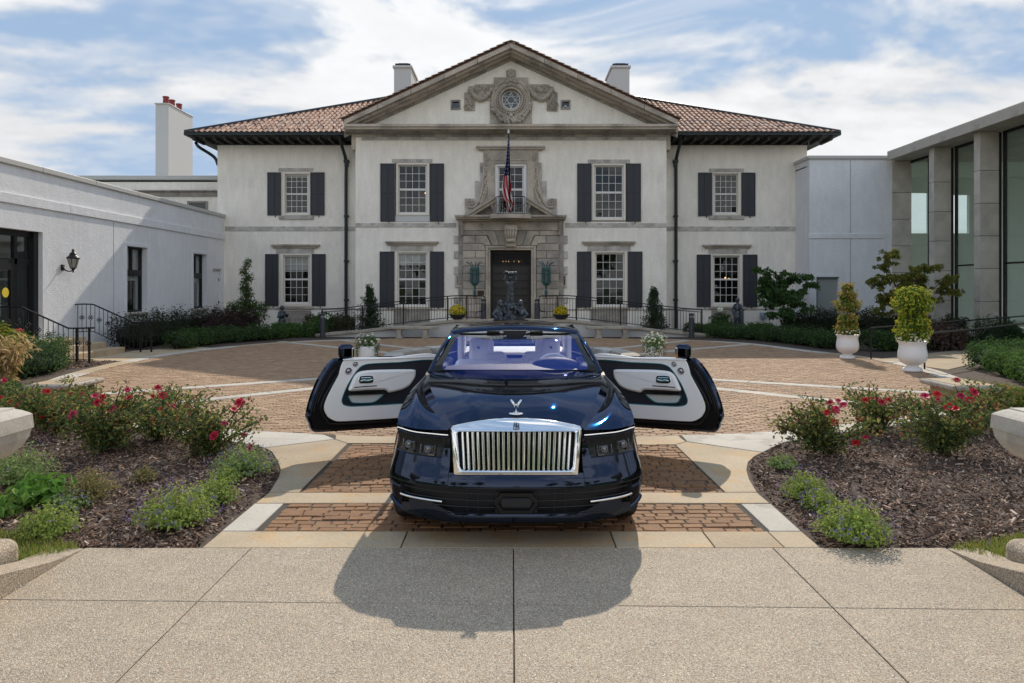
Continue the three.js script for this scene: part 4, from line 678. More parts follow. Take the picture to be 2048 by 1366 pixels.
    part('pane', bx(x - 0.02, x - 0.026, y0 + 0.28, 2.36, -17.45, -wD(44) + 0.16), mat.glass, d); part('pull_bar', [rod([x + 0.09, 1.15, -wD(8)], [x + 0.09, 1.75, -wD(8)], 0.018), rod([x + 0.02, 1.2, -wD(8)], [x + 0.09, 1.2, -wD(8)], 0.012), rod([x + 0.02, 1.7, -wD(8)], [x + 0.09, 1.7, -wD(8)], 0.012)], M([0.6, 0.6, 0.6], 0.25, { metalness: 1 }), d);
    const st = new THREE.CylinderGeometry(0.13, 0.13, 0.006, 24); st.rotateZ(Math.PI / 2); st.translate(x + 0.004, Y(585, wD(26)), -wD(26)); part('sticker', st, M([0.75, 0.55, 0.03], 0.6), d); part('sticker', bx(x, x + 0.005, Y(594, wD(26)), Y(590.5, wD(26)), -wD(24), -wD(28.5)), M([0.03, 0.09, 0.35], 0.6), d);
  }
  { const [a, b, y0, y1] = op[3], d = part('door', [bx(XW - 0.12, XW - 0.17, y0, y1, -a, -b)], mat.grey, w); part('hinge', [2.2, 1.2].map((y) => bx(XW - 0.1, XW - 0.12, y, y + 0.14, -b + 0.06, -b + 0.02)), mat.iron, d); part('door_frame', [bx(XW - 0.4, XW - 0.02, y1 - 0.06, y1, -a, -b)], mat.coping, w); }
  const rb = thing('rear_block', 'pale flat-roofed block with stone cornice behind the low left wing', 'building', [-18, 0, -40]), D = 36;
  part('wall', bx(-26, X(436, D), 0, Y(364, D), -D, -D - 10), mat.stucco, rb); part('coping', rbx(-26, X(436, D), Y(360, D), Y(351.5, D), -D + 0.1, -D - 10, 0.02), mat.coping, rb); part('cornice', [rbx(-26, X(436, D), Y(384, D), Y(381, D), -D + 0.25, -D - 0.1, 0.02), rbx(-26, X(436, D), Y(393, D), Y(384, D), -D + 0.1, -D - 0.1, 0.02)], mat.stoneB, rb);
  { const win = part('window', [rect(374, 402, 415, 405, D - 0.05, 0.1), rect(374, 405, 378, 470, D - 0.05, 0.1), rect(411, 405, 415, 470, D - 0.05, 0.1)], mat.stoneB, rb); part('pane', rect(378, 405, 411, 470, D - 0.02, 0.01), M([0.03, 0.03, 0.035], 0.1), win); }
  const cD = 39, ch = part('chimney', bx(X(311, cD), X(337, cD), 4, Y(207, cD), -cD, -cD - 2.95), mat.whitePaint, rb); part('chimney_cap', rbx(X(309.5, cD), X(338.5, cD), Y(208.5, cD), Y(206, cD), -cD + 0.06, -cD - 3.0, 0.02), mat.coping, rb);
  for (const q of [0.45, 1.15, 2.0]) part('chimney_pot', lathe([[0.15, -0.02], [0.18, 0.04], [0.16, 0.1], [0.14, 0.38], [0.17, 0.42], [0.17, 0.47], [0.10, 0.47]], X(324, cD), Y(207, cD), -cD - q, 14), M([0.26, 0.045, 0.035], 0.8), rb);
}
{ // wall lantern on the left wing
  const D = 21.5, x = XW + 0.32, t = thing('wall_lantern', 'black six-sided carriage lantern on the sunlit grey wing wall', 'lantern', [x, 2.7, -D]), yy = (y) => Y(y, D);
  const cage = []; for (let i = 0; i < 6; i++) { const a = i / 6 * 6.2832 + 0.3; cage.push(rod([x + 0.075 * Math.cos(a), yy(536), -D + 0.075 * Math.sin(a)], [x + 0.15 * Math.cos(a), yy(517), -D + 0.15 * Math.sin(a)], 0.011, 0.011, 4)); }
  part('frame', [cage, lathe([[0.001, yy(545.5)], [0.02, yy(545)], [0.02, yy(541)], [0.05, yy(538)], [0.085, yy(536.5)], [0.085, yy(535.5)], [0.001, yy(535.5)]], x, 0, -D, 6), lathe([[0.165, yy(517.5)], [0.18, yy(516)], [0.165, yy(514.5)], [0.11, yy(511)], [0.09, yy(508.5)], [0.10, yy(507.5)], [0.05, yy(504.5)], [0.03, yy(502)], [0.045, yy(500.5)], [0.015, yy(498)], [0.001, yy(496)]], x, 0, -D, 6)], mat.iron, t);
  const gl = new THREE.CylinderGeometry(0.142, 0.07, yy(517) - yy(536), 6, 1, true); gl.translate(x, (yy(517) + yy(536)) / 2, -D); part('glass', gl, M([0.55, 0.55, 0.5], 0.3, { transmission: 0.7 }), t);
  part('bracket', [rbx(XW, XW + 0.04, yy(541), yy(529), -D - 0.07, -D + 0.07, 0.01), tube([[XW + 0.03, yy(534), -D], [XW + 0.12, yy(541), -D], [x - 0.05, yy(542), -D], [x, yy(537), -D]], 0.018, 6)], mat.iron, t);
}
{ // entrance steps of the wing with their two iron railings
  const s = thing('entrance_steps', 'three tan concrete steps and landing at the left wing door', 'steps', [-12, 0, -20]);
  const D0 = 18.0, D1 = 22.0; for (let i = 0; i < 3; i++) part('step', rbx(-12.88, -11.35 - i * 0.42, i ? 0.165 * i - 0.01 : -0.05, 0.165 * (i + 1), -D0, -D1 + i * 0.25, 0.015), mat.conc, s, { shift: i * 1.9 });
  const railing = (D, label, xf) => {
    const t = thing('iron_railing', label, 'railing', [-11.6, 0, -D]), H = 0.9, xT = -12.35, xB = -11.2, xE = -10.65, xS = -12.95, top = (x) => x < xT ? 0.5 + H : x < xB ? lerp(0.5 + H, H - 0.02, (x - xT) / (xB - xT)) : H - 0.02, bot = (x) => top(x) - 0.80;
    part('handrail', tube([[xS, top(xS) - 0.12, -D], [xS - 0.04, top(xS) - 0.04, -D], [xS + 0.04, top(xS), -D], [xT, top(xT), -D], [xT + 0.03, top(xT) - 0.015, -D], [xB - 0.03, top(xB) + 0.015, -D], [xB, top(xB), -D], [xE + 0.12, top(xB), -D]], 0.022, 6, 60), mat.iron, t);
    part('bottom_rail', [bar([xS, bot(xS), -D], [xT, bot(xT), -D], 0.02), bar([xT, bot(xT), -D], [xB, bot(xB), -D], 0.02), bar([xB, bot(xB), -D], [xE + 0.1, bot(xB), -D], 0.02)], mat.iron, t);
    for (const x of [xS, xE - 0.32, xE]) part('post', bx(x - 0.02, x + 0.02, x < xT ? 0.5 : -0.02, top(x), -D - 0.02, -D + 0.02), mat.iron, t);
    const n = 19; for (let i = 1; i < n; i++) {
      const x = lerp(xS, xE + 0.1, i / n); const y = lerp(bot(x), top(x), 0.52), p = [];
      if (i % 2) p.push(rod([x, bot(x), -D], [x, top(x), -D], 0.009, 0.009, 5));
      else { p.push(rod([x, bot(x), -D], [x, y - 0.075, -D], 0.009, 0.009, 5), rod([x, y + 0.075, -D], [x, top(x), -D], 0.009, 0.009, 5)); for (const [a, b] of [[0, 0.05], [0, -0.05], [0.05, 0], [-0.05, 0]]) { const r = new THREE.TorusGeometry(0.036, 0.009, 5, 12); r.translate(x + a * 0.75, y + b * 0.75, -D); p.push(r); } }
      part('baluster', p, mat.iron, t);
    }
  };
  railing(18.9, 'nearer black iron railing with quatrefoils beside the entrance steps'); railing(22.15, 'farther black iron railing with quatrefoils, against the dark hedge');
}
// ------------------------------------------------------------------ right: plain link block and the glazed modern building
{
  srand(601);
  const lk = thing('link_block', 'plain blue-grey rendered block between the mansion and glazed building', 'building', [14.5, 0, -34]), D = 32;
  const y1 = Y(318, D);
  part('wall', poly([[1619, 665], [1619, 318], [1784, 318], [1784, 665]], D, 0.3, [R4([1634, 555, 1677, 664])]), mat.grey, lk, { shift: 7 });
  part('wall', [bx(X(1619, D), X(1619, D) + 0.3, 0, y1, -D - 0.3, -36), bx(X(1619, D), 17, y1 - 0.3, y1 - 0.25, -D - 0.3, -36)], mat.grey, lk, { shift: 2 });
  part('coping', [rbx(X(1619, D) - 0.08, X(1784, D), y1, Y(311.5, D), -D + 0.08, -D - 0.4, 0.015), rbx(X(1619, D) - 0.08, X(1619, D) + 0.35, y1, Y(311.5, D), -D - 0.4, -36, 0.015)], mat.coping, lk);
  part('belt_course', [rbx(X(1619, D) - 0.03, X(1768, D), Y(477, D), Y(467, D), -D + 0.035, -D - 0.1, 0.01)], mat.grey, lk); part('joint', [rect(1700.5, 320, 1701.5, 466, D - 0.004, 0.02), rect(1700.5, 478, 1701.5, 664, D - 0.004, 0.02)], M([0.25, 0.25, 0.27], 0.9), lk);
  const d = part('door', rect(1634.5, 555.5, 1676.5, 664, D + 0.12, 0.05), M([0.30, 0.32, 0.31], 0.6), lk); part('door_frame', [rect(1633, 553.5, 1678, 556, D - 0.01, 0.2), rect(1633, 556, 1635, 664, D - 0.01, 0.2)], M([0.12, 0.13, 0.13], 0.6), lk);
  const xp = 16.2, mb = thing('glazed_building', 'tall modern building with stone-panel piers and green glass walls at right', 'building', [18, 0, -27]);
  const pm = M(0xffffff, 0.85, { map: grain([0.52, 0.475, 0.41], 0.3, 6, 131, 2.5), bumpMap: fineBump, bumpScale: 0.004 });
  const topY = 7.32, piers = [[31.95, 0.82], [28.8, 0.66], [25.96, 0.66], [23.1, 0.66], [20.2, 0.66]];
  for (const [pd, w] of piers) {
    const p = part('pier', bx(xp + 0.02, xp + w - 0.02, 0.1, topY, -pd - 0.02, -pd - 0.33), M([0.05, 0.05, 0.05], 0.9), mb);
    const js = [0.0, 0.3, 1.43, 2.565, 3.7, 4.83, 5.97, topY]; for (let k = 0; k < js.length - 1; k++) part('stone_panel', rbx(xp, xp + w, js[k] + 0.008, js[k + 1] - 0.008, -pd, -pd - 0.35, 0.008), pm, p, { shift: k * 1.7 + pd });
  }
  part('roof', [rbx(xp - 0.2, 30, topY, topY + 0.25, -8, -31.8, 0.02), bx(xp + 0.1, 30, topY, topY + 0.25, -31.8, -32.3), bx(xp - 0.1, 30, topY + 0.25, topY + 0.30, -8, -31.7)], pm, mb);
  part('fascia', [rbx(xp - 0.32, xp - 0.2, topY - 0.02, topY + 0.36, -8, -31.75, 0.015)], mat.paleConc, mb); part('upper_fascia', rbx(xp + 0.35, xp + 0.6, topY + 0.3, topY + 0.62, -8, -31.0, 0.015), mat.paleConc, mb);
  const gx2 = xp + 0.78; for (let k = 0; k < 4; k++) {
    const a = piers[k + 1][0] + 0.2, b = piers[k][0] - (k ? 0.02 : -0.35), win = part('glazing_frame', [bx(gx2, gx2 + 0.1, 0.3, topY, -a, -a - 0.08), bx(gx2, gx2 + 0.1, 0.3, topY, -b + 0.08, -b), bx(gx2, gx2 + 0.1, topY - 0.1, topY, -a, -b), bx(gx2, gx2 + 0.1, 0.3, 0.4, -a, -b), bx(gx2 + 0.01, gx2 + 0.08, 2.72, 2.78, -a, -b), bx(gx2 + 0.02, gx2 + 0.07, 2.78, topY, -(a + b) / 2 - 0.02, -(a + b) / 2 + 0.02)], mat.iron, mb), m = (a + b) / 2;
    for (const [p, q, y0, y2] of [[a + 0.08, m, 2.78, topY - 0.1], [m, b - 0.08, 2.78, topY - 0.1], [a + 0.08, b - 0.08, 0.4, 2.72]]) part('pane', bx(gx2 + 0.04, gx2 + 0.05, y0, y2, -p - 0.01, -q + 0.01), mat.greenGlass, win);
  }
  const inner = M([0.75, 0.77, 0.74], 0.8);
  part('inner_wall', [ext([[16.9, 0.1], [30, 0.1], [30, topY], [16.9, topY]], -37.1, -36.9, [[[19.6, 4.6], [20.5, 4.6], [20.5, 6.6], [19.6, 6.6]], [[21.6, 4.6], [22.5, 4.6], [22.5, 6.5], [21.6, 6.5]]]), bx(16.9, 30, 0.1, topY, -8, -8.2)], inner, mb); for (let i = 0; i < 8; i++) part('inner_column', bx(29.7, 30, 0.3, topY, -9 - i * 3.9, -9.4 - i * 3.9), inner, mb);
  part('inner_floor', bx(16.95, 29.8, 0.1, 0.3, -8.2, -37), M([0.45, 0.42, 0.38], 0.4), mb); part('inner_roof', bx(16.9, 30, topY, topY + 0.2, -32.3, -37.2), inner, mb);
  part('inner_column', [bx(19, 19.4, 0.3, topY, -33, -33.4), bx(23, 23.4, 0.3, topY, -30, -30.4), bx(21, 21.3, 0.3, 3.0, -25, -27)], inner, mb);
  const rl = thing('ramp_rail', 'black double handrail climbing beside the pale path on the right', 'railing', [12, 0, -21]);
  const U = (px, py, D) => V(X(px, D), Y(py, D), -D);
  part('rail', [tube([U(1742, 656, 19.9), U(1850, 647.5, 21.6), U(2048, 632, 24.5), U(2150, 624, 26)], 0.022, 6)], mat.iron, rl); part('rail', tube([U(1849, 667, 17.4), U(1960, 657, 19.4), U(2048, 647, 21), U(2170, 637, 23)], 0.022, 6), mat.iron, rl);
  for (const [px, py, D] of [[1742, 656, 19.9], [1918, 642, 22.6], [2018, 634.5, 24.2], [1849, 667, 17.4], [1952, 658, 19.3]]) part('post', rod([X(px, D), 0, -D], [X(px, D), Y(py, D), -D], 0.02), mat.iron, rl);
}
// ------------------------------------------------------------------ entrance ramps, their railings, benches, posts
{
  srand(701);
  for (const s of [-1, 1]) {
    const side = s < 0 ? 'left' : 'right', x0 = 7.4, x1 = 1.5, ramp = thing('entrance_ramp', `white-faced ramp rising to the doorway from the ${side}`, 'ramp', [s * 4.4, 0, -30]);
    // profile in x, y: climbs from the outer end to the landing
    const pr = [[7.6, 0.0], [7.6, 0.03], [6.6, 0.10], [2.2, 0.58], [0.0, 0.60], [0.0, 0.0]].map(([x, y]) => [s * x, y]);
    part('ramp_wall', ext(s > 0 ? pr.reverse() : pr, -31.6, -29.0), mat.whitePaint, ramp);
    const cp = [[7.6, 0.03], [6.6, 0.10], [2.2, 0.58], [0.02, 0.60]]; for (let i = 0; i < 3; i++) { const [a, b] = [cp[i], cp[i + 1]]; part('ramp_coping', ext([[s * a[0], a[1]], [s * b[0], b[1]], [s * b[0], b[1] + 0.1], [s * a[0], a[1] + 0.1]], -29.2, -28.9, [], 0.008), mat.stone, ramp, { shift: i }); part('ramp_floor', ext([[s * a[0], a[1]], [s * b[0], b[1]], [s * b[0], b[1] + 0.03], [s * a[0], a[1] + 0.03]], -31.6, -29.2), mat.conc, ramp, { shift: i * 2 }); }
    const rail = thing('ramp_railing', `black upright-bar railing along the ${side} entrance ramp`, 'railing', [s * 4.4, 0, -29]), z = -29.05, g = (x) => x > 6.6 ? lerp(0.10, 0.03, (x - 6.6) / 1) + 0.1 : x > 2.2 ? lerp(0.58, 0.10, (x - 2.2) / 4.4) + 0.1 : 0.68, H = 0.92;
    part('rail', [tube([[s * 7.35, g(7.35) + H, z], [s * 6.6, g(6.6) + H, z], [s * 2.2, g(2.2) + H, z], [s * 1.15, g(1.2) + H, z]], 0.022, 6, 40), tube([[s * 7.35, g(7.35) + H - 0.1, z], [s * 6.6, g(6.6) + H - 0.1, z], [s * 2.2, g(2.2) + H - 0.1, z], [s * 1.15, g(1.2) + H - 0.1, z]], 0.014, 5, 40), tube([[s * 7.35, g(7.35) + 0.08, z], [s * 6.6, g(6.6) + 0.08, z], [s * 2.2, g(2.2) + 0.08, z], [s * 1.15, g(1.2) + 0.08, z]], 0.016, 5, 40), tube([[s * 1.15, g(1) + H, z], [s * 1.05, g(1) + H - 0.08, z], [s * 1.1, g(1) + 0.35, z + 0.02], [s * 1.3, g(1) + 0.3, z]], 0.02, 5, 14)], mat.iron, rail);
    for (const x of [7.35, 5.8, 4.2, 2.5, 1.75]) part('post', bx(s * x - 0.025, s * x + 0.025, g(x) - 0.1, g(x) + H, z - 0.025, z + 0.025), mat.iron, rail);
    for (let i = 0; i < 56; i++) { const x = lerp(1.25, 7.3, i / 55); part('baluster', rod([s * x, g(x) + 0.08, z], [s * x, g(x) + H - 0.1, z], 0.009, 0.009, 5), mat.iron, rail); }
    const bn = thing('stone_bench', `low stone bench on two scrolled feet before the ${side} ramp`, 'bench', [X(s < 0 ? 825 : 1223, 28.4), 0, -28.4]), bxx = bn.position.x;
    part('seat', rbx(bxx - 0.97, bxx + 0.97, 0.34, 0.45, -28.2, -28.65, 0.03, 2), mat.stone, bn); for (const q of [-0.5, 0.5]) part('leg', ext([[q - 0.14, 0], [q + 0.14, 0], [q + 0.12, 0.06], [q + 0.08, 0.12], [q + 0.08, 0.24], [q + 0.13, 0.34], [q - 0.13, 0.34], [q - 0.08, 0.24], [q - 0.08, 0.12], [q - 0.12, 0.06]].map(([a, b]) => [a + bxx, b]), -28.6, -28.25, [], 0.01), mat.stone, bn);
    for (const [px, top, D, where, r] of [[s < 0 ? 645 : 1383, 627, 28.6, `at the outer foot of the ${side} ramp`, 0.10], [s < 0 ? 967 : 1074.5, 598.5, 31.0, `beside the ${side} door jamb`, 0.12]]) {
      const b = thing('bollard', `dark round bollard light ${where}`, 'bollard', [X(px, D), 0, -D]), xx = X(px, D), yt = Y(top, D);
      part('shaft', rod([xx, 0, -D], [xx, yt - 0.16, -D], r, r, 14), M([0.045, 0.047, 0.055], 0.5), b); part('lens', rod([xx, yt - 0.16, -D], [xx, yt - 0.08, -D], r * 0.8, r * 0.8, 14), M([0.22, 0.22, 0.2], 0.4), b); part('cap', [rod([xx, yt - 0.08, -D], [xx, yt - 0.03, -D], r, r, 14), lathe([[r, yt - 0.03], [r * 0.8, yt], [0.001, yt + 0.015]], xx, 0, -D, 14)], M([0.035, 0.036, 0.042], 0.5), b);
    }
    // yellow flowers in a dark bowl on the ramp wall end
    const D = 29.05, fx = X(s < 0 ? 915 : 1122, D), fy = 0.68, fp = thing('flower_bowl', s < 0 ? 'larger round mound of yellow flowers in dark bowl on left ramp' : 'smaller mound of yellow flowers in bowl on right ramp', 'flower pot', [fx, fy, -D]);
    part('bowl', lathe([[0.13, 0], [0.2, 0.03], [0.32, 0.17], [0.34, 0.2], [0.30, 0.2], [0.001, 0.16]], fx, fy, -D, 20), M([0.03, 0.03, 0.032], 0.5), fp);
    const r = s < 0 ? 0.33 : 0.27, yc = fy + 0.3; leafPart('foliage', clump([], fx, yc, -D, r * 0.95, 700, 0.75, 0.3), [[0.06, 0.10, 0.02], [0.10, 0.13, 0.02]], 0.05, fp); leafPart('flowers', clump([], fx, yc + 0.02, -D, r, 1200, 0.8, 0.8), [[0.42, 0.32, 0.01], [0.55, 0.42, 0.02], [0.25, 0.24, 0.02]], 0.045, fp, { aspect: 0.9 });
  }
  for (const [px, py, w, h, lab, cx] of [[1527, 632, 16, 12, 'pale blue electric meter box low on the right wing wall']]) { const D = 33.4, m = thing('meter_box', lab, 'meter box', [X(px, D), Y(py, D), -D]); part('case', rrect(px - 6, py - 7, px + 6, py + 6, D, 0.15, 0.03), M([0.25, 0.32, 0.40], 0.5), m); part('dial', rrect(px - 3.5, py - 5, px + 3.5, py, D - 0.03, 0.05, 0.01), M([0.5, 0.52, 0.55], 0.2), m); }
  // pale stone slabs lying on low walls at either side
  for (const [px0, px1, py, lab, h] of [[45, 139, 770, 'flat bullnosed stone cap on a low pedestal behind the left roses', 0.42], [1910, 2005, 772, 'flat bullnosed stone cap on a low pedestal behind the right roses', 0.42]]) {
    const D = gD(py, h), x0 = X(px0, D), x1 = X(px1, D), t = thing('stone_plinth', lab, 'stone plinth', [(x0 + x1) / 2, 0, -D - 0.4]);
    part('slab', rbx(x0, x1, h - 0.085, h, -D, -D - 1.0, 0.04, 3), mat.stone, t); part('pad', bx(x0 + 0.06, x1 - 0.06, h, h + 0.006, -D - 0.06, -D - 0.94), mat.concB, t); part('pedestal', bx(x0 + 0.12, x1 - 0.12, -0.02, h - 0.083, -D - 0.12, -D - 0.88), mat.concB, t);
  }
}
// ------------------------------------------------------------------ bodies meshed from a field of joined tapered bones
function sdf(fn, cx, cy, cz, half, N, m) {
  const mc = new MarchingCubes(N, m, false, false, 160000); mc.isolation = 0;
  for (let z = 0; z < N; z++) for (let y = 0; y < N; y++) for (let x = 0; x < N; x++) mc.field[z * N * N + y * N + x] = -fn(cx + (x / N * 2 - 1) * half, cy + (y / N * 2 - 1) * half, cz + (z / N * 2 - 1) * half);
  mc.update();
  const n = mc.count, p = new Float32Array(n * 3), q = new Float32Array(n * 3);
  for (let i = 0; i < n; i++) { p[i * 3] = cx + mc.positionArray[i * 3] * half; p[i * 3 + 1] = cy + mc.positionArray[i * 3 + 1] * half; p[i * 3 + 2] = cz + mc.positionArray[i * 3 + 2] * half; for (let k = 0; k < 3; k++) q[i * 3 + k] = mc.normalArray[i * 3 + k]; }
  const g = new THREE.BufferGeometry(); g.setAttribute('position', new THREE.BufferAttribute(p, 3)); g.setAttribute('normal', new THREE.BufferAttribute(q, 3)); return g;
}
const bone = (x, y, z, [a, b, r0, r1]) => { const bx_ = b[0] - a[0], by = b[1] - a[1], bz = b[2] - a[2], px = x - a[0], py = y - a[1], pz = z - a[2], l = bx_ * bx_ + by * by + bz * bz || 1e-9, t = clamp((px * bx_ + py * by + pz * bz) / l); return Math.hypot(px - t * bx_, py - t * by, pz - t * bz) - lerp(r0, r1, t); };
const field = (bones, k) => (x, y, z) => { let d = 9; for (const b of bones) { const e = bone(x, y, z, b), h = clamp(0.5 + 0.5 * (d - e) / k); d = lerp(d, e, h) - k * h * (1 - h); } return d; };
const shift = (bones, x, y, z, s = 1, mirror = 1) => bones.map(([a, b, r0, r1]) => [[x + a[0] * s * mirror, y + a[1] * s, z + a[2] * s], [x + b[0] * s * mirror, y + b[1] * s, z + b[2] * s], r0 * s, r1 * s]);
{ // fountain
  srand(801);
  const [px, pd] = POOL, fb = thing('fountain_basin', 'round pale stone fountain basin in the middle of the court', 'fountain basin', [px, 0, -pd]);
  const n = 20; for (let i = 0; i < n; i++) {
    const a0 = i / n * 6.2832 + 0.004, len = 6.2832 / n - 0.008, pr = [[2.55, 0], [2.92, 0], [2.92, 0.2], [2.98, 0.22], [3.02, 0.27], [3.0, 0.32], [2.94, 0.35], [2.62, 0.35], [2.56, 0.33], [2.54, 0.28], [2.55, 0]];
    const g = new THREE.LatheGeometry(pr.map((p) => new THREE.Vector2(p[0], p[1])), 6, a0, len); g.translate(px, 0, -pd); part('rim_stone', g, i % 3 ? mat.stone : mat.band, fb, { shift: i, crease: 0.7 });
  }
  part('water', new THREE.CylinderGeometry(2.58, 2.58, 0.02, 48).translate(px, 0.2, -pd), M([0.02, 0.028, 0.03], 0.06), fb); part('floor', new THREE.CylinderGeometry(2.6, 2.6, 0.02, 40).translate(px, 0.0, -pd), mat.stoneB, fb);
  const x = X(1020.5, pd), z = -pd, st = thing('fountain_statue', 'dark bronze fountain of a child lifting a shell above clustered figures', 'statue', [x, 0.2, z]);
  const child = [[[0, 0.02, 0], [0, 0.16, 0], 0.062, 0.07], [[0, 0.16, 0], [0, 0.27, 0], 0.072, 0.078], [[0, 0.30, 0], [0, 0.36, 0.01], 0.035, 0.03], [[0, 0.41, 0.015], [0, 0.43, 0.02], 0.062, 0.058],
    [[-0.075, 0.29, 0], [-0.135, 0.38, 0.01], 0.034, 0.028], [[-0.135, 0.38, 0.01], [-0.095, 0.52, 0.01], 0.028, 0.022], [[0.075, 0.29, 0], [0.135, 0.38, 0.01], 0.034, 0.028], [[0.135, 0.38, 0.01], [0.095, 0.52, 0.01], 0.028, 0.022],
    [[-0.035, 0.02, 0], [-0.05, -0.14, 0.03], 0.05, 0.038], [[-0.05, -0.14, 0.03], [-0.05, -0.3, 0.0], 0.036, 0.026], [[0.035, 0.02, 0], [0.045, -0.14, 0.02], 0.05, 0.038], [[0.045, -0.14, 0.02], [0.05, -0.3, 0.0], 0.036, 0.026], [[-0.13, 0.53, 0], [0.13, 0.53, 0], 0.04, 0.04]];
  part('child_figure', sdf(field(shift(child, x, 1.70, z, 1.0), 0.02), x, 1.82, z, 0.48, 84, mat.bronze), mat.bronze, st);
  part('shell_bowl', [...Array.from({ length: 9 }, (_, i) => ball(x - 0.115 + i * 0.029, 2.235 + rr(-0.015, 0.02), z + 0.05 * Math.sin(i * 1.7) + 0.03, 0.042, 1, 0.9, 1, 8)), ball(x, 2.215, z, 0.12, 1, 0.35, 0.9)], mat.bronze, st);
  const bs = [[[0, 0.3, 0], [0, 1.0, 0], 0.40, 0.28], [[0, 1.0, 0], [0, 1.46, 0], 0.26, 0.11]]; for (const s of [-1, 1]) {
    bs.push([[s * 0.25, 1.05, 0.06], [s * 0.27, 1.28, 0.08], 0.085, 0.08], [[s * 0.27, 1.28, 0.08], [s * 0.26, 1.42, 0.09], 0.08, 0.06], [[s * 0.24, 1.52, 0.11], [s * 0.24, 1.545, 0.12], 0.065, 0.06], [[s * 0.30, 1.40, 0.09], [s * 0.40, 1.26, 0.16], 0.036, 0.03], [[s * 0.40, 1.26, 0.16], [s * 0.30, 1.18, 0.24], 0.03, 0.022], [[s * 0.2, 1.4, 0.1], [s * 0.1, 1.3, 0.2], 0.034, 0.025], [[s * 0.27, 1.05, 0.08], [s * 0.42, 0.98, 0.22], 0.07, 0.055], [[s * 0.42, 0.98, 0.22], [s * 0.44, 0.74, 0.26], 0.05, 0.035]);
    bs.push([[s * 0.1, 0.9, 0.22], [s * 0.3, 0.78, 0.3], 0.11, 0.09], [[s * 0.32, 0.62, 0.25], [s * 0.55, 0.5, 0.3], 0.12, 0.08], [[s * 0.55, 0.5, 0.3], [s * 0.62, 0.66, 0.3], 0.06, 0.03]);
  }
  for (let i = 0; i < 150; i++) { const a = rr(0, 6.28), h = rr(0.3, 1.5), r = lerp(0.60, 0.20, Math.pow((h - 0.3) / 1.2, 1.1)) * rr(0.75, 1.15), q = [r * Math.cos(a), h, r * 0.8 * Math.sin(a)], w = [q[0] + rr(-0.09, 0.09), h + rr(-0.07, 0.12), q[2] + rr(-0.07, 0.07)]; bs.push([q, w, rr(0.025, 0.055), rr(0.015, 0.04)]); }
  part('figure_cluster', sdf(field(shift(bs, x, 0.0, z), 0.012), x, 0.98, z, 0.72, 92, mat.bronze), mat.bronze, st);
  part('water_jet', tube([[x + 0.38, 1.0, z + 0.2], [x + 0.47, 0.86, z + 0.25], [x + 0.53, 0.6, z + 0.28], [x + 0.55, 0.3, z + 0.3]], 0.012, 5), M([0.6, 0.62, 0.63], 0.1), st);
}
{ // two dark bronze garden figures in front of the wings
  const fig = (x, y, z, name, lab, ry, bones, half) => {
    const t = thing(name, lab, 'statue', [x, y, z]), b = bones.map(([a, c, r0, r1]) => { const rot = (p) => [x + p[0] * Math.cos(ry) + p[2] * Math.sin(ry), y + p[1], z - p[0] * Math.sin(ry) + p[2] * Math.cos(ry)]; return [rot(a), rot(c), r0, r1]; });
    part('figure', sdf(field(b, 0.03), x, y + half * 0.95, z, half, 84, mat.bronze), mat.bronze, t); return t;
  };
  const body = [[[0, 0.55, 0], [0, 0.72, 0], 0.095, 0.10], [[0, 0.72, 0], [0, 0.86, 0], 0.11, 0.10], [[0, 0.92, 0], [0, 0.98, 0], 0.045, 0.045], [[0, 1.05, 0.01], [0, 1.08, 0.02], 0.085, 0.08], [[-0.06, 0.55, 0], [-0.07, 0.30, 0.03], 0.085, 0.065], [[-0.07, 0.30, 0.03], [-0.07, 0.05, 0], 0.062, 0.045], [[0.06, 0.55, 0], [0.08, 0.30, 0.02], 0.085, 0.065], [[0.08, 0.30, 0.02], [0.08, 0.05, 0], 0.062, 0.045], [[-0.07, 0.03, 0], [-0.08, 0.02, 0.1], 0.045, 0.03], [[0.08, 0.03, 0], [0.09, 0.02, 0.1], 0.045, 0.03], [[0, 0.5, 0], [0, 0.4, 0], 0.12, 0.14]];
  const D1 = 30.2, l = fig(X(564, D1), 0.05, -D1, 'garden_statue', 'dark bronze child statue holding out a tray, before the left wing window', 0.6, [...body, [[-0.11, 0.86, 0], [-0.17, 0.68, 0.05], 0.05, 0.04], [[-0.17, 0.68, 0.05], [-0.05, 0.72, 0.25], 0.04, 0.03], [[0.11, 0.86, 0], [0.18, 0.70, 0.05], 0.05, 0.04], [[0.18, 0.70, 0.05], [0.10, 0.74, 0.27], 0.04, 0.03], [[-0.06, 0.76, 0.27], [0.14, 0.78, 0.34], 0.035, 0.03], [[0.04, 0.76, 0.3], [0.06, 0.8, 0.5], 0.03, 0.025]], 0.68);
  part('base', rod([X(564, D1), -0.02, -D1], [X(564, D1), 0.07, -D1], 0.2, 0.18, 16), mat.bronze, l);
  const D2 = 29.6, xr = X(1475, D2), r = fig(xr, 0.36, -D2, 'garden_statue', 'dark bronze boy statue on a pale stone plinth before the right wing', -0.5, [...body, [[-0.11, 0.86, 0], [-0.2, 0.66, 0.0], 0.05, 0.04], [[-0.2, 0.66, 0.0], [-0.14, 0.5, 0.1], 0.04, 0.03], [[0.11, 0.86, 0], [0.2, 0.68, 0.04], 0.05, 0.04], [[0.2, 0.68, 0.04], [0.2, 0.62, 0.22], 0.04, 0.03], [[0.2, 0.0, 0.14], [0.2, 0.55, 0.14], 0.06, 0.05]], 0.68);
  part('plinth', [ext([[xr - 0.3, -0.05], [xr + 0.3, -0.05], [xr + 0.26, 0.36], [xr - 0.26, 0.36]], -D2 - 0.28, -D2 + 0.28, [], 0.02)], mat.stoneC, r);
}
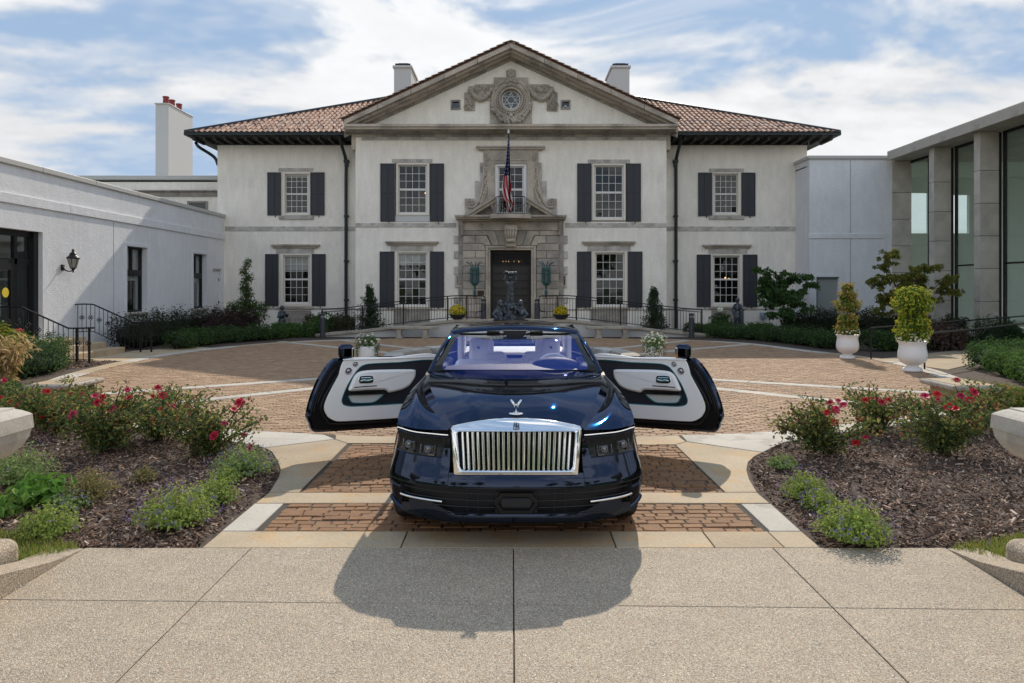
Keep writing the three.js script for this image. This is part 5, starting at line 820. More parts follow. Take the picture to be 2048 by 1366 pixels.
// ------------------------------------------------------------------ pots and urns
const petalGeo = (() => { const p = []; for (let i = 0; i < 9; i++) { const a = i / 9 * 6.2832, b = a + 0.5; p.push(0, 0, 0, Math.cos(a), 0.25, Math.sin(a), Math.cos(b), 0.25, Math.sin(b)); } const g = new THREE.BufferGeometry(); g.setAttribute('position', new THREE.Float32BufferAttribute(p, 3)); g.computeVertexNormals(); return g; })();
const daisies = (list, r) => list.map(([x, y, z, nx, ny, nz]) => { const g = petalGeo.clone(); g.scale(r, r, r); g.applyQuaternion(new THREE.Quaternion().setFromUnitVectors(V(0, 1, 0), V(nx, ny + 0.6, nz).normalize())); g.translate(x, y, z); return g; });
const cream = M([0.72, 0.68, 0.48], 0.7);
{
  srand(811);
  for (const [px, D, lab, seed2] of [[735, 17.5, 'white pot of small cream flowers behind the left car door', 0], [1308, 17.5, 'white pot of small cream flowers behind the right car door', 1]]) {
    const x = X(px, D), t = thing('flower_pot', lab, 'flower pot', [x, 0, -D]);
    part('pot', lathe([[0.001, 0], [0.17, 0], [0.18, 0.02], [0.215, 0.50], [0.225, 0.53], [0.20, 0.53], [0.19, 0.49], [0.001, 0.48]], x, 0, -D, 28), mat.white, t);
    const f = []; clump(f, x, 0.62, -D, 0.30, 650, 0.65, 0.2); for (let i = 0; i < 260; i++) { const a = seed2 ? rr(0.3, 2.8) : (rnd() < 0.5 ? rr(-0.7, 0.7) : rr(2.4, 3.9)), k = rr(0.21, 0.29); f.push([x + k * Math.cos(a), rr(0.15, 0.55), -D + k * Math.sin(a), Math.cos(a), 0, Math.sin(a)]); }
    leafPart('foliage', f, [[0.05, 0.09, 0.03], [0.07, 0.11, 0.035], [0.04, 0.07, 0.03]], 0.05, t); part('flowers', daisies(clump([], x, 0.66, -D, 0.31, seed2 ? 120 : 60, 0.7, 0.9).filter((p) => p[1] > 0.6), 0.026), cream, t);
  }
  for (const [px, D, sc, lab, tiers, tw] of [[1695, 20.0, 1.0, 'white urn holding three-tier topiary with orange tip, farther one', [[0.78, 0.28], [1.04, 0.25], [1.42, 0.32], [1.68, 0.22], [1.90, 0.13]], 0.9], [1825, 16.9, 1.07, 'larger white urn holding broad green-gold topiary, nearer one', [[0.84, 0.34], [1.06, 0.33], [1.24, 0.28], [1.52, 0.42], [1.72, 0.33]], 0.5]]) {
    const x = X(px, D), t = thing('topiary_urn', lab, 'urn', [x, 0, -D]);
    part('urn', lathe([[0.001, 0], [0.195, 0], [0.195, 0.035], [0.185, 0.05], [0.185, 0.075], [0.15, 0.09], [0.115, 0.115], [0.11, 0.13], [0.15, 0.15], [0.22, 0.19], [0.272, 0.26], [0.285, 0.33], [0.278, 0.42], [0.262, 0.50], [0.258, 0.56], [0.275, 0.61], [0.30, 0.64], [0.285, 0.645], [0.24, 0.6], [0.001, 0.58]].map(([a, b]) => [a * sc, b * sc]), x, 0, -D, 40), mat.white, t);
    const f = [], o = []; for (const [i, [y, r]] of tiers.entries()) { clump(f, x, y, -D, r, Math.round(2600 * r), 0.62, 0.25); clump(o, x, y, -D, r * 1.04, Math.round((500 + i * 110) * r), 0.66, 0.9); }
    for (let i = 0; i < 60; i++) { const a = rr(0, 6.28), [y, r] = tiers[Math.floor(rnd() * tiers.length)]; for (let k = 0; k < 5; k++) o.push([x + (r + k * 0.014) * Math.cos(a), y + k * 0.03, -D + (r + k * 0.014) * Math.sin(a), Math.cos(a), 0.5, Math.sin(a)]); }
    part('stem', rod([x, 0.5, -D], [x, tiers[4][0], -D], 0.025, 0.012), mat.bark, t);
    leafPart('foliage', f, [[0.07, 0.12, 0.022], [0.10, 0.155, 0.026], [0.05, 0.085, 0.02], [0.14, 0.18, 0.025]], 0.072, t); leafPart('young_leaves', o, tw > 0.6 ? [[0.25, 0.17, 0.05], [0.28, 0.17, 0.055], [0.17, 0.18, 0.04]] : [[0.27, 0.30, 0.03], [0.20, 0.25, 0.03], [0.27, 0.21, 0.03]], 0.072, t);
    part('flowers', daisies(clump([], x, 0.70 * sc, -D, 0.33 * sc, sc > 1 ? 150 : 70, 0.5, 0.92), 0.024), cream, t);
  }
}
// ------------------------------------------------------------------ hedges, shrubs and trees
const GREEN = [[0.030, 0.060, 0.016], [0.042, 0.078, 0.02], [0.024, 0.046, 0.016], [0.055, 0.095, 0.022]], DARK = [[0.020, 0.034, 0.014], [0.028, 0.042, 0.018], [0.034, 0.026, 0.02], [0.018, 0.028, 0.012]], BRIGHT = [[0.07, 0.12, 0.02], [0.09, 0.14, 0.022], [0.05, 0.095, 0.02]], GOLD = [[0.11, 0.13, 0.02], [0.14, 0.15, 0.02], [0.08, 0.10, 0.02]];
function hedge(label, line, w, h, n, pal, size = 0.07, round = 0.35, cat = 'hedge') {
  const mid = line[line.length >> 1], t = thing(cat === 'hedge' ? 'hedge' : 'shrub', label, cat, [mid[0], 0, -mid[1]]), c = new THREE.CatmullRomCurve3(line.map(([x, d]) => V(x, 0, -d)), false, 'centripetal'), L = c.getLength(), out = [];
  const P = (u) => c.getPointAt(clamp(u)), T = (u) => c.getTangentAt(clamp(u));
  for (let i = 0; i < n; i++) {
    const u = rnd(), p = P(u), tg = T(u), a = rr(0, Math.PI), bump = 1 + 0.13 * Math.sin(u * L * 4.1 + 1) + 0.09 * Math.sin(u * L * 9.7) , e = Math.pow(rr(0.35, 1), 0.5), cx = Math.cos(a), sy = Math.sin(a);
    const sq = (v) => Math.sign(v) * Math.pow(Math.abs(v), round + 0.2), ex = Math.min(1, Math.min(u, 1 - u) * L / (w * 0.5) + 0.25), off = sq(cx) * w * 0.5 * e * bump * Math.sqrt(ex), y = Math.max(0.02, sq(sy) * h * e * bump * (0.75 + 0.25 * ex) * (0.92 + 0.16 * rnd()));
    out.push([p.x + tg.z * off, y, p.z - tg.x * off, tg.z * cx, sy, -tg.x * cx]);
  }
  const stems = []; for (let i = 0; i < Math.min(14, L * 3); i++) { const p = P((i + 0.5) / Math.min(14, L * 3)); stems.push(rod([p.x, -0.03, p.z], [p.x + rr(-0.1, 0.1), h * 0.6, p.z + rr(-0.1, 0.1)], 0.018, 0.008, 4)); }
  part('stems', stems, mat.bark, t); if (cat === 'hedge') { const cg = new THREE.TubeGeometry(c, Math.max(6, L * 4 | 0), w * 0.36, 10, false), cp = cg.attributes.position; for (let i = 0; i < cp.count; i++) cp.setY(i, h * 0.34 + cp.getY(i) * h / w * 0.95 + 0.05 * Math.sin(cp.getX(i) * 7 + cp.getZ(i) * 5)); const rg = 11, nr = cp.count / rg; for (const [r, k] of [[0, 0], [1, 0.6], [nr - 2, 0.6], [nr - 1, 0]]) { const q = [0, 0, 0]; for (let i = 0; i < rg; i++) { q[0] += cp.getX(r * rg + i) / rg; q[1] += cp.getY(r * rg + i) / rg; q[2] += cp.getZ(r * rg + i) / rg; } for (let i = 0; i < rg; i++) { const a = r * rg + i; cp.setXYZ(a, lerp(q[0], cp.getX(a), k), lerp(q[1], cp.getY(a), k), lerp(q[2], cp.getZ(a), k)); } } cg.computeVertexNormals(); part('hedge_core', cg, M(pal[0].map((q) => q * 0.6), 0.95), t); } leafPart('foliage', out, pal, size * 1.12, t); return t;  // solid darker core added inside the leaves to block see-through
}
{
  srand(901);
  hedge('low clipped green hedge edging the court below the left wing wall', [[-10.3, 22.9], [-10.35, 25.2], [-9.3, 27.2], [-8.6, 28.3]], 0.9, 0.55, 7000, GREEN);
  hedge('low grassy green border between the left statue and bollard', [[-9.2, 28.9], [-8.2, 29.4], [-7.3, 29.6]], 1.4, 0.55, 5200, [[0.045, 0.085, 0.02], [0.06, 0.10, 0.024], [0.035, 0.065, 0.02]], 0.09);
  hedge('tall dark hedge against the left wing wall behind the far railing', [[-12.0, 23.0], [-12.0, 26.0], [-11.9, 29.0], [-11.7, 31.6]], 1.2, 1.08, 9500, DARK, 0.075);
  hedge('dark purple-leaved shrubs under the far end of the left wing', [[-11.2, 27.0], [-11.0, 29.0], [-10.6, 31.0]], 1.0, 0.95, 4200, [[0.035, 0.018, 0.02], [0.028, 0.022, 0.018], [0.045, 0.025, 0.02]], 0.085);
  hedge('rounded boxwood hedge beside the nearer iron railing at left', [[-12.6, 18.5], [-11.3, 17.9], [-10.6, 16.9], [-10.5, 15.6], [-10.9, 14.6], [-11.8, 13.8]], 1.15, 0.74, 11000, [[0.028, 0.055, 0.018], [0.038, 0.072, 0.02], [0.05, 0.09, 0.025]], 0.06);
  hedge('yellow-green leafy shrub behind the left boxwood hedge', [[-11.9, 17.0], [-11.2, 16.6], [-10.9, 16.2]], 1.0, 1.02, 1300, [[0.13, 0.15, 0.02], [0.09, 0.12, 0.02], [0.17, 0.17, 0.025]], 0.13, 0.45, 'shrub');
  hedge('low shrubs with reddish leaves under the left wing window', [[-8.9, 32.2], [-7.9, 32.3], [-6.8, 32.2]], 0.9, 0.72, 2600, [[0.05, 0.05, 0.018], [0.07, 0.045, 0.02], [0.03, 0.05, 0.02]], 0.1);
  hedge('low clipped green hedge edging the court below the right wing', [[7.6, 29.0], [9.0, 27.6], [9.8, 25.4], [10.1, 23.0]], 0.95, 0.55, 8000, GREEN);
  hedge('low mossy green border around the plinth of the right statue', [[7.0, 30.0], [8.4, 30.3], [10.4, 29.6]], 1.3, 0.5, 5200, [[0.035, 0.065, 0.018], [0.05, 0.085, 0.022]], 0.08);
  hedge('tall dark hedge in front of the blue-grey link block', [[11.0, 30.6], [13.2, 30.2], [15.2, 28.6]], 1.3, 1.0, 8000, DARK, 0.08);
  hedge('low green hedge behind the two white urns', [[10.6, 22.6], [11.6, 22.9], [13.2, 23.6], [14.6, 24.2]], 0.9, 0.62, 6500, GREEN, 0.07);
  hedge('dark shrubs between the low hedge and the glazed building', [[12.2, 26.0], [14.0, 26.0], [15.4, 25.4]], 1.2, 0.95, 6500, [[0.03, 0.03, 0.018], [0.022, 0.035, 0.016], [0.045, 0.03, 0.022]], 0.08);
  hedge('rounded dark boxwood ball before the glass wall at right', [[14.2, 22.4], [14.7, 22.6], [15.3, 22.6]], 1.5, 1.0, 4200, [[0.022, 0.042, 0.015], [0.03, 0.052, 0.018]], 0.065);
  hedge('sunlit boxwood hedge at the path corner on the right', [[10.8, 17.2], [12.0, 18.3], [13.8, 19.2], [16, 20.2]], 1.0, 0.6, 9000, [[0.035, 0.08, 0.02], [0.05, 0.10, 0.024], [0.03, 0.06, 0.018]], 0.06);
  hedge('bright green boxwood hedge running behind the right stone cap', [[10.9, 16.8], [10.7, 15.4], [10.2, 14.2], [10.6, 13.0], [12.2, 12.6]], 1.0, 0.55, 8000, [[0.06, 0.11, 0.02], [0.075, 0.13, 0.024], [0.04, 0.08, 0.02]], 0.06);
  hedge('golden green low hedge between the right roses and stone cap', [[6.8, 11.6], [8.0, 11.5], [9.6, 11.3]], 0.75, 0.42, 5000, GOLD, 0.05);
  hedge('low green hedge between the left roses and stone cap', [[-8.4, 11.9], [-7.4, 11.7], [-6.6, 11.8]], 0.7, 0.40, 3400, GREEN, 0.05);
  hedge('purple coppery shrub with glossy leaves beside the climbing handrail', [[12.6, 22.9], [13.2, 22.9], [13.8, 22.9]], 0.8, 0.9, 1500, [[0.09, 0.05, 0.04], [0.05, 0.035, 0.028], [0.12, 0.08, 0.06]], 0.09, 0.45, 'shrub');
  for (const [x, d, lab] of [[-7.95, 31.7, 'hydrangea with one white bloom beside the left downpipe'], [8.7, 31.3, 'hydrangea with one white bloom below the right wing window']]) { const t = thing('hydrangea', lab, 'shrub', [x, 0, -d]); leafPart('foliage', clump([], x, 0.45, -d, 0.5, 700, 0.95, 0.3), GREEN, 0.13, t); leafPart('bloom', clump([], x + (x > 0 ? -0.12 : 0.25), x > 0 ? 1.02 : 0.7, -d + 0.42, 0.11, 120, 0.8, 0.8), [[0.6, 0.62, 0.55], [0.5, 0.55, 0.42]], 0.05, t, { aspect: 0.9 }); }
  const tree = (name, lab, x, d, trunks, blobs, n, pal, size) => {
    const t = thing(name, lab, 'tree', [x, 0, -d]), tr = [], f = [];
    for (const [a, b] of trunks) tr.push(rod([x + a[0], a[1], -d + a[2]], [x + b[0], b[1], -d + b[2]], a[3], b[3], 7));
    for (const [bx_, by, bz, r, sy = 0.6, loose] of blobs) { if (!loose) { clump(f, x + bx_, by, -d + bz, r, Math.round(n * r * r), sy, 0.15); continue; } for (let k = 0; k < 12; k++) { const a = rr(0, 6.28), q = r * rr(0.1, 1.5), s = r * rr(0.2, 0.48), cx = x + bx_ + q * Math.cos(a), cy = by + rr(-0.6, 0.5) * r, cz = -d + bz + q * Math.sin(a); tr.length < 220 && tr.push(rod([x + bx_ * 0.8, by - r * 0.5, -d + bz], [cx, cy, cz], 0.008, 0.004, 4)); clump(f, cx, cy, cz, s, Math.round(n * s * s * 0.9) + 5, rr(0.3, 0.7), 0.05); } }
    part('trunk', tr, mat.bark, t); leafPart('crown', f, pal, size, t, { up: 0.9 }); return t;
  };
  const colB = []; for (let i = 0; i < 11; i++) { const y = 0.9 + i * 0.21; colB.push([Math.sin(i * 2.1) * 0.1, y, 0.1 * Math.cos(i * 3), 0.36 - 0.017 * i, 0.9]); } for (const [a, b, r] of [[-0.7, 0.75, 0.45], [0.55, 0.8, 0.45], [-0.2, 0.6, 0.55], [0.75, 1.15, 0.28], [-0.5, 1.15, 0.3], [0.3, 1.2, 0.34]]) colB.push([a, b, 0.1, r, 0.8]);
  tree('evergreen_tree', 'slender upright evergreen with bushy base at the left wing corner', X(492, 31), 31, [[[0, 0, 0, 0.06], [0, 3.0, 0, 0.015]], [[0, 0.2, 0, 0.03], [0.6, 1.0, 0.1, 0.01]]], colB, 2300, [[0.045, 0.075, 0.02], [0.06, 0.095, 0.024], [0.035, 0.06, 0.018]], 0.10);
  const spiky = (name, lab, x, d, h, w, loose) => { const t = thing(name, lab, 'tree', [x, 0, -d]), f = []; part('trunk', rod([x, 0, -d], [x, h * 0.9, -d], 0.05, 0.01), mat.bark, t); for (let i = 0; i < 190; i++) { const y0 = h * Math.pow(rnd(), 1.2) * 0.92, a = rr(0, 6.28), k = w * (1 - y0 / h) * rr(0.5, 1.1) + 0.05, up = loose ? rr(0.15, 0.4) : rr(0.1, 0.22); for (let q = 0; q < 34; q++) { const s = q / 34, jx = rr(-0.05, 0.05) * (1.2 - s); f.push([x + Math.cos(a) * k * s + jx, y0 + up * s + rr(-0.04, 0.04), -d + Math.sin(a) * k * s + jx, Math.cos(a), 0.3, Math.sin(a)]); } } leafPart('crown', f, [[0.022, 0.042, 0.022], [0.03, 0.055, 0.026], [0.04, 0.06, 0.026]], 0.095, t, { aspect: 0.35 }); };
  spiky('juniper_tree', 'ragged dark juniper with spreading tips by the left ramp', X(739, 30.6), 30.6, 1.85, 0.85, true); spiky('conifer_tree', 'neat cone-shaped dark conifer by the right ramp', X(1308, 30.6), 30.6, 1.9, 0.72, false);
  const dog = []; for (let i = 0; i < 34; i++) { const a = rr(0, 6.28), k = rr(0.2, 1.0); dog.push([k * Math.cos(a) * 0.95, rr(0.8, 2.3), k * Math.sin(a) * 0.7, rr(0.15, 0.26), 0.4]); } dog.push([-0.95, 2.6, 0, 0.2, 0.4], [0.95, 2.0, 0, 0.2, 0.35], [1.15, 1.98, 0.1, 0.14, 0.35], [-0.7, 2.4, 0, 0.22, 0.4], [0, 2.4, 0, 0.25, 0.4], [0.5, 2.3, 0, 0.22, 0.4]); for (const b of dog) b[5] = 1;
  tree('dogwood_tree', 'broad-leaved green shrub tree with pale stems at the right wing corner', X(1570, 30.5), 30.5, [[[0, 0, 0, 0.05], [0.25, 1.1, 0, 0.03]], [[0.05, 0, 0, 0.04], [-0.1, 1.3, 0.1, 0.02]], [[0.25, 1.1, 0, 0.03], [0.95, 2.0, 0, 0.01]], [[-0.1, 1.3, 0.1, 0.02], [-0.8, 2.4, 0, 0.01]]], dog, 2300, [[0.045, 0.09, 0.026], [0.06, 0.11, 0.03], [0.038, 0.07, 0.022]], 0.15);
  const map = []; for (const [px, py, r] of [[1765, 510, 0.22], [1790, 520, 0.2], [1775, 535, 0.2], [1812, 545, 0.24], [1838, 535, 0.22], [1800, 560, 0.3], [1762, 560, 0.26], [1750, 570, 0.22], [1830, 560, 0.3], [1855, 555, 0.2], [1785, 580, 0.3], [1775, 600, 0.3], [1820, 590, 0.32], [1850, 575, 0.25], [1885, 562, 0.2], [1905, 557, 0.15], [1895, 580, 0.22], [1880, 600, 0.2], [1910, 585, 0.14], [1800, 615, 0.3], [1765, 620, 0.25], [1835, 610, 0.28], [1745, 563, 0.14], [1862, 535, 0.14]]) map.push([X(px, 26) - X(1815, 26), Y(py, 26), rr(-0.5, 0.5), r * 1.1, 0.42, 1]);
  tree('maple_tree', 'spreading small-leaved olive tree in front of the first glass bay', X(1815, 26), 26, [[[0, 0, 0, 0.06], [-0.1, 1.2, 0, 0.04]], [[-0.1, 1.2, 0, 0.04], [-0.8, 2.9, 0, 0.01]], [[-0.1, 1.0, 0, 0.03], [1.0, 2.0, 0.1, 0.012]], [[0, 0.4, 0, 0.04], [0.4, 2.4, -0.1, 0.012]], [[1.0, 2.0, 0.1, 0.012], [1.6, 2.2, 0.1, 0.006]], [[-0.1, 1.1, 0, 0.03], [-1.1, 1.9, 0.2, 0.01]]], map, 5200, [[0.14, 0.14, 0.028], [0.11, 0.125, 0.026], [0.19, 0.16, 0.03], [0.08, 0.10, 0.022]], 0.10);
  { const x = -9.95, d = 14.6, t = thing('ornamental_grass', 'tan feathery ornamental grass at the left frame edge', 'ornamental grass', [x, 0, -d]), g = []; for (let i = 0; i < 420; i++) { const a = rr(0, 6.28), r = rr(0.2, 0.75), h = rr(0.7, 1.2); const b = [x + rr(-0.15, 0.15), 0, -d + rr(-0.15, 0.15)]; for (let k = 0; k < 7; k++) { const s = k / 7; g.push([b[0] + Math.cos(a) * r * s * s, h * s * (1.15 - 0.35 * s), b[2] + Math.sin(a) * r * s * s, Math.cos(a), 0.2, Math.sin(a), 1.3]); } } leafPart('blades', g, [[0.28, 0.20, 0.10], [0.34, 0.25, 0.13], [0.18, 0.17, 0.06], [0.40, 0.31, 0.18]], 0.13, t, { aspect: 0.12 }); }
  { const x = -12.4, d = 18.2, t = thing('sedum', 'rosy red sedum heads above the tan ornamental grass', 'flowers', [x, 0, -d]); leafPart('flower_heads', [...clump([], x - 0.05, 0.86, -d, 0.16, 260, 0.4, 0.4), ...clump([], x + 0.35, 0.84, -d - 0.1, 0.15, 240, 0.4, 0.4)], [[0.30, 0.06, 0.06], [0.36, 0.10, 0.09]], 0.035, t, { aspect: 0.9 }); part('stems', Array.from({ length: 14 }, () => { const q = rr(-0.1, 0.4); return rod([x + q, 0, -d], [x + q, 0.85, -d], 0.012, 0.008, 4); }), mat.stem, t); }
}
// ------------------------------------------------------------------ roses and perennials in the two mulch beds
const bloomGeo = (() => { const pos = [], q = (a, b, c, d) => pos.push(...a, ...b, ...c, ...a, ...c, ...d); srand(55);
  for (let L = 0; L < 3; L++) for (let i = 0; i < 6; i++) { const a = (i + L * 0.5) / 6 * 6.2832, tilt = [0.35, 0.75, 1.15][L], len = [1, 0.8, 0.55][L], P = (s, w) => { const r = s * len * Math.cos(tilt * s), y = s * len * Math.sin(tilt) + 0.12 * L, b = a + w; return [r * Math.cos(b), y * 1.05, r * Math.sin(b)]; }; q(P(0.05, 0), P(0.55, -0.5), P(1.0, -0.38), P(0.6, 0)); q(P(0.05, 0), P(0.6, 0), P(1.0, 0.38), P(0.55, 0.5)); q(P(0.6, 0), P(1.0, -0.38), P(1.04, 0), P(1.0, 0.38)); }
  const g = new THREE.BufferGeometry(); g.setAttribute('position', new THREE.Float32BufferAttribute(pos, 3)); g.computeVertexNormals(); return boxUV(g); })();
const RED = [M([0.62, 0.012, 0.022], 0.6, { transmission: 0.15 }), M([0.55, 0.012, 0.055], 0.6, { transmission: 0.15 }), M([0.58, 0.02, 0.12], 0.6, { transmission: 0.15 })];
const TWIG = M([0.085, 0.05, 0.032], 0.85);
{
  srand(1001);
  const rose = (lab, px, py, w, h, nB, n, blooms) => {
    const [x, d] = gnd(px, py), t = thing('rose_bush', lab, 'rose bush', [x, 0, -d], 'rose bushes in the mulch beds'), st = [], f = [], red = [];
    w *= 1.22; n *= 1.45; for (let i = 0; i < 26; i++) {
      const a = rr(0, 6.28), r = w * 0.5 * Math.sqrt(rr(0.05, 1)), hh = h * rr(0.6, 1.0) * (1 - 0.25 * (r / (w * 0.5)) ** 2), m = [x + 0.35 * r * Math.cos(a), hh * 0.5, -d + 0.35 * r * Math.sin(a) * 0.8], e = [x + r * Math.cos(a), hh, -d + r * Math.sin(a) * 0.8];
      st.push(tube([[x + rr(-0.06, 0.06), 0, -d + rr(-0.06, 0.06)], m, e], 0.006, 4, 7));
      for (let k = 0; k < n / 26; k++) { const s = Math.pow(rr(0.12, 1), 0.75), q = s < 0.5 ? [lerp(x, m[0], s * 2), lerp(0, m[1], s * 2), lerp(-d, m[2], s * 2)] : [lerp(m[0], e[0], s * 2 - 1), lerp(m[1], e[1], s * 2 - 1), lerp(m[2], e[2], s * 2 - 1)], j = 0.055 + 0.06 * (1 - Math.abs(s - 0.6)); const p = [q[0] + rr(-j, j), Math.max(0.05, q[1] + rr(-j, j)), q[2] + rr(-j, j), rr(-1, 1), rr(-0.2, 1), rr(-1, 1)]; (s > 0.9 && rnd() < 0.3 ? red : f).push(p); }
    }
    part('stems', st, TWIG, t); leafPart('foliage', f, [[0.055, 0.088, 0.028], [0.075, 0.11, 0.034], [0.04, 0.064, 0.024], [0.13, 0.145, 0.036], [0.09, 0.09, 0.035], [0.19, 0.18, 0.05]], 0.05, t, { aspect: 0.6 }); leafPart('young_leaves', red, [[0.16, 0.05, 0.03], [0.12, 0.045, 0.03], [0.20, 0.09, 0.035]], 0.045, t);
    for (const [bx_, by, s = 1] of blooms) { const D = d - rr(0.0, w * 0.3), o = place('bloom', bloomGeo, RED[Math.floor(rnd() * 3)], t, X(bx_, D), Y(by, D), -D, rr(0, 6), 0.043 * s * rr(0.85, 1.2)); o.rotation.set(rr(0.35, 1.05), rr(-0.5, 0.5), rr(-0.5, 0.5)); }
  };
  rose('rose bush cut by the left frame edge, blooms low behind the pier', 35, 848, 1.3, 0.62, 8, 1900, [[8, 761], [12, 764, 1.2], [4, 796], [22, 804], [42, 809], [35, 813]]);
  rose('full rose bush with many red blooms, in front of the left stone cap', 112, 862, 1.25, 0.72, 10, 2200, [[92, 785, 1.3], [140, 789], [74, 832, 1.2], [86, 836], [166, 790, 1.2], [98, 784]]);
  rose('largest rose bush, standing mid-bed on the left with yellowing leaves', 212, 905, 1.15, 0.80, 12, 2600, [[190, 794], [206, 796, 1.2], [197, 807, 1.3], [227, 819, 1.3], [147, 831, 1.2], [255, 781], [260, 797]]);
  rose('rose bush nearest the court edge on the left, blooms held high', 318, 880, 1.15, 0.72, 8, 2200, [[316, 777, 1.2], [325, 792, 1.4], [305, 795], [320, 822, 1.1], [306, 832, 0.6], [343, 813, 1.1], [379, 827, 1.1], [361, 841, 1.3], [391, 840, 1.1], [312, 867, 0.8]]);
  rose('rightmost rose bush of the left bed with two blooms on a tall stem', 420, 912, 0.95, 0.66, 8, 2000, [[466, 821, 1.2], [481, 807, 1.3], [412, 860, 0.6], [430, 873, 1.2], [489, 873, 0.9], [499, 897, 1.1], [386, 892, 0.6], [448, 848, 0.7]]);
  rose('rose bush beside the car-side curve of the right bed, pink and red', 1655, 908, 1.05, 0.68, 9, 2200, [[1661, 807, 1.1], [1672, 818], [1687, 812, 1.2], [1670, 822, 1.3], [1655, 826], [1668, 847, 1.1], [1712, 888, 1.2], [1732, 877, 1], [1676, 803, 0.8], [1650, 830]]);
  rose('rose bush with pink blooms behind the first, along the court border', 1742, 862, 1.05, 0.62, 8, 1900, [[1720, 841, 1.1], [1731, 802], [1744, 799], [1761, 806, 1.4], [1770, 803], [1778, 801], [1718, 829, 0.8], [1753, 798, 0.9]]);
  rose('rose bush next to the right pier with bare fanned stems below', 1888, 908, 1.05, 0.75, 8, 2400, [[1850, 795, 1.2], [1873, 791, 1.2], [1897, 816, 1.3], [1912, 819, 1.2], [1875, 800, 0.6]]);
  rose('rose bush behind the right pier, reddish leaves and red blooms', 1945, 862, 1.0, 0.68, 8, 2000, [[1913, 761, 1.1], [1921, 793, 1.3], [1939, 803, 1.3], [1945, 786, 1.4], [1969, 803], [1951, 789]]);
  const mint = (lab, px, py, r, n, pal, purple, o = {}) => {
    r *= 0.87; n *= 0.85; const [x, d] = gnd(px, py), t = thing(o.name ?? 'catmint', lab, 'perennial', [x, 0, -d], 'low perennials in the mulch beds'), f = [], fl = [];
    for (let i = 0; i < n / 9; i++) { const u = rr(0.15, 1), a = rr(0, 6.28), q = Math.sqrt(1 - u * u), h = r * rr(0.75, 1.15) * (o.tall ?? 1); for (let k = 2; k < 11; k++) { const s = k / 10; f.push([x + q * Math.cos(a) * r * s * 1.1 + rr(-0.015, 0.015), u * h * s + 0.02, -d + q * Math.sin(a) * r * s * 1.1 + rr(-0.015, 0.015), Math.cos(a), 0.6, Math.sin(a)]); } if (rnd() < purple * 0.75) for (let k = 0; k < 5; k++) { const s = 1 + k * 0.05; fl.push([x + q * Math.cos(a) * r * s * 1.1 + rr(-0.012, 0.012), u * h * s + 0.03, -d + q * Math.sin(a) * r * s * 1.1 + rr(-0.012, 0.012), Math.cos(a), 0.6, Math.sin(a)]); } }
    leafPart('foliage', f, pal, o.leaf ?? 0.03, t, { aspect: o.aspect ?? 0.55 }); if (fl.length) leafPart('flower_spikes', fl, [[0.14, 0.10, 0.24], [0.18, 0.14, 0.28], [0.10, 0.08, 0.19]], 0.017, t);
  };
  const SAGE = [[0.14, 0.19, 0.065], [0.18, 0.22, 0.08], [0.10, 0.145, 0.05]], LIME = [[0.17, 0.22, 0.05], [0.21, 0.245, 0.06], [0.12, 0.165, 0.04]], BROWN = [[0.15, 0.12, 0.05], [0.11, 0.11, 0.045], [0.18, 0.15, 0.06]];
  mint('large grey-green catmint clump at the left frame edge', 30, 968, 0.42, 3200, SAGE, 0.03); mint('broad-leaved bright green plant left of the brownish clump', 85, 1002, 0.30, 420, [[0.06, 0.13, 0.02], [0.08, 0.16, 0.025]], 0, { name: 'broadleaf_plant', leaf: 0.11, tall: 0.8 });
  mint('low broad-leaved plant at the far left, partly cut by the frame', 25, 1020, 0.26, 380, [[0.07, 0.14, 0.025], [0.10, 0.16, 0.03]], 0, { name: 'broadleaf_plant', leaf: 0.1, tall: 0.6 });
  mint('yellow-green clump nearest the left lawn corner', 98, 1072, 0.24, 2200, LIME, 0.02, { tall: 1.05 }); mint('brown faded clump in the middle of the left bed', 180, 1000, 0.27, 2000, BROWN, 0.04, { tall: 1.1 }); mint('small sage clump with purple spikes below the brown one', 140, 1018, 0.19, 1000, SAGE, 0.35, { tall: 0.7 });
  mint('tiny tan clump alone in the open mulch on the left', 288, 963, 0.14, 700, BROWN, 0); mint('purple-flowered catmint mound at the front of the left bed', 352, 1052, 0.33, 3600, LIME, 0.38); mint('lime green catmint mound behind the purple one', 425, 1008, 0.24, 2400, LIME, 0.12);
  mint('spreading catmint at the curve of the left bed, purple tips', 488, 950, 0.36, 3800, SAGE, 0.32, { tall: 0.8 }); mint('small lime clump against the curved left bed mound', 450, 968, 0.16, 900, LIME, 0);
  mint('small green clump at the curve of the right bed', 1566, 938, 0.18, 1100, SAGE, 0.02, { tall: 0.8 }); mint('upright lime catmint with purple spikes on the right', 1612, 1000, 0.24, 1900, LIME, 0.3, { tall: 1.1 }); mint('small purple catmint joining the two right mounds', 1642, 1022, 0.18, 1200, LIME, 0.4);
  mint('largest round catmint mound at the front of the right bed', 1706, 1082, 0.30, 4200, [[0.18, 0.23, 0.055], [0.22, 0.26, 0.06], [0.13, 0.18, 0.045]], 0.22);
}
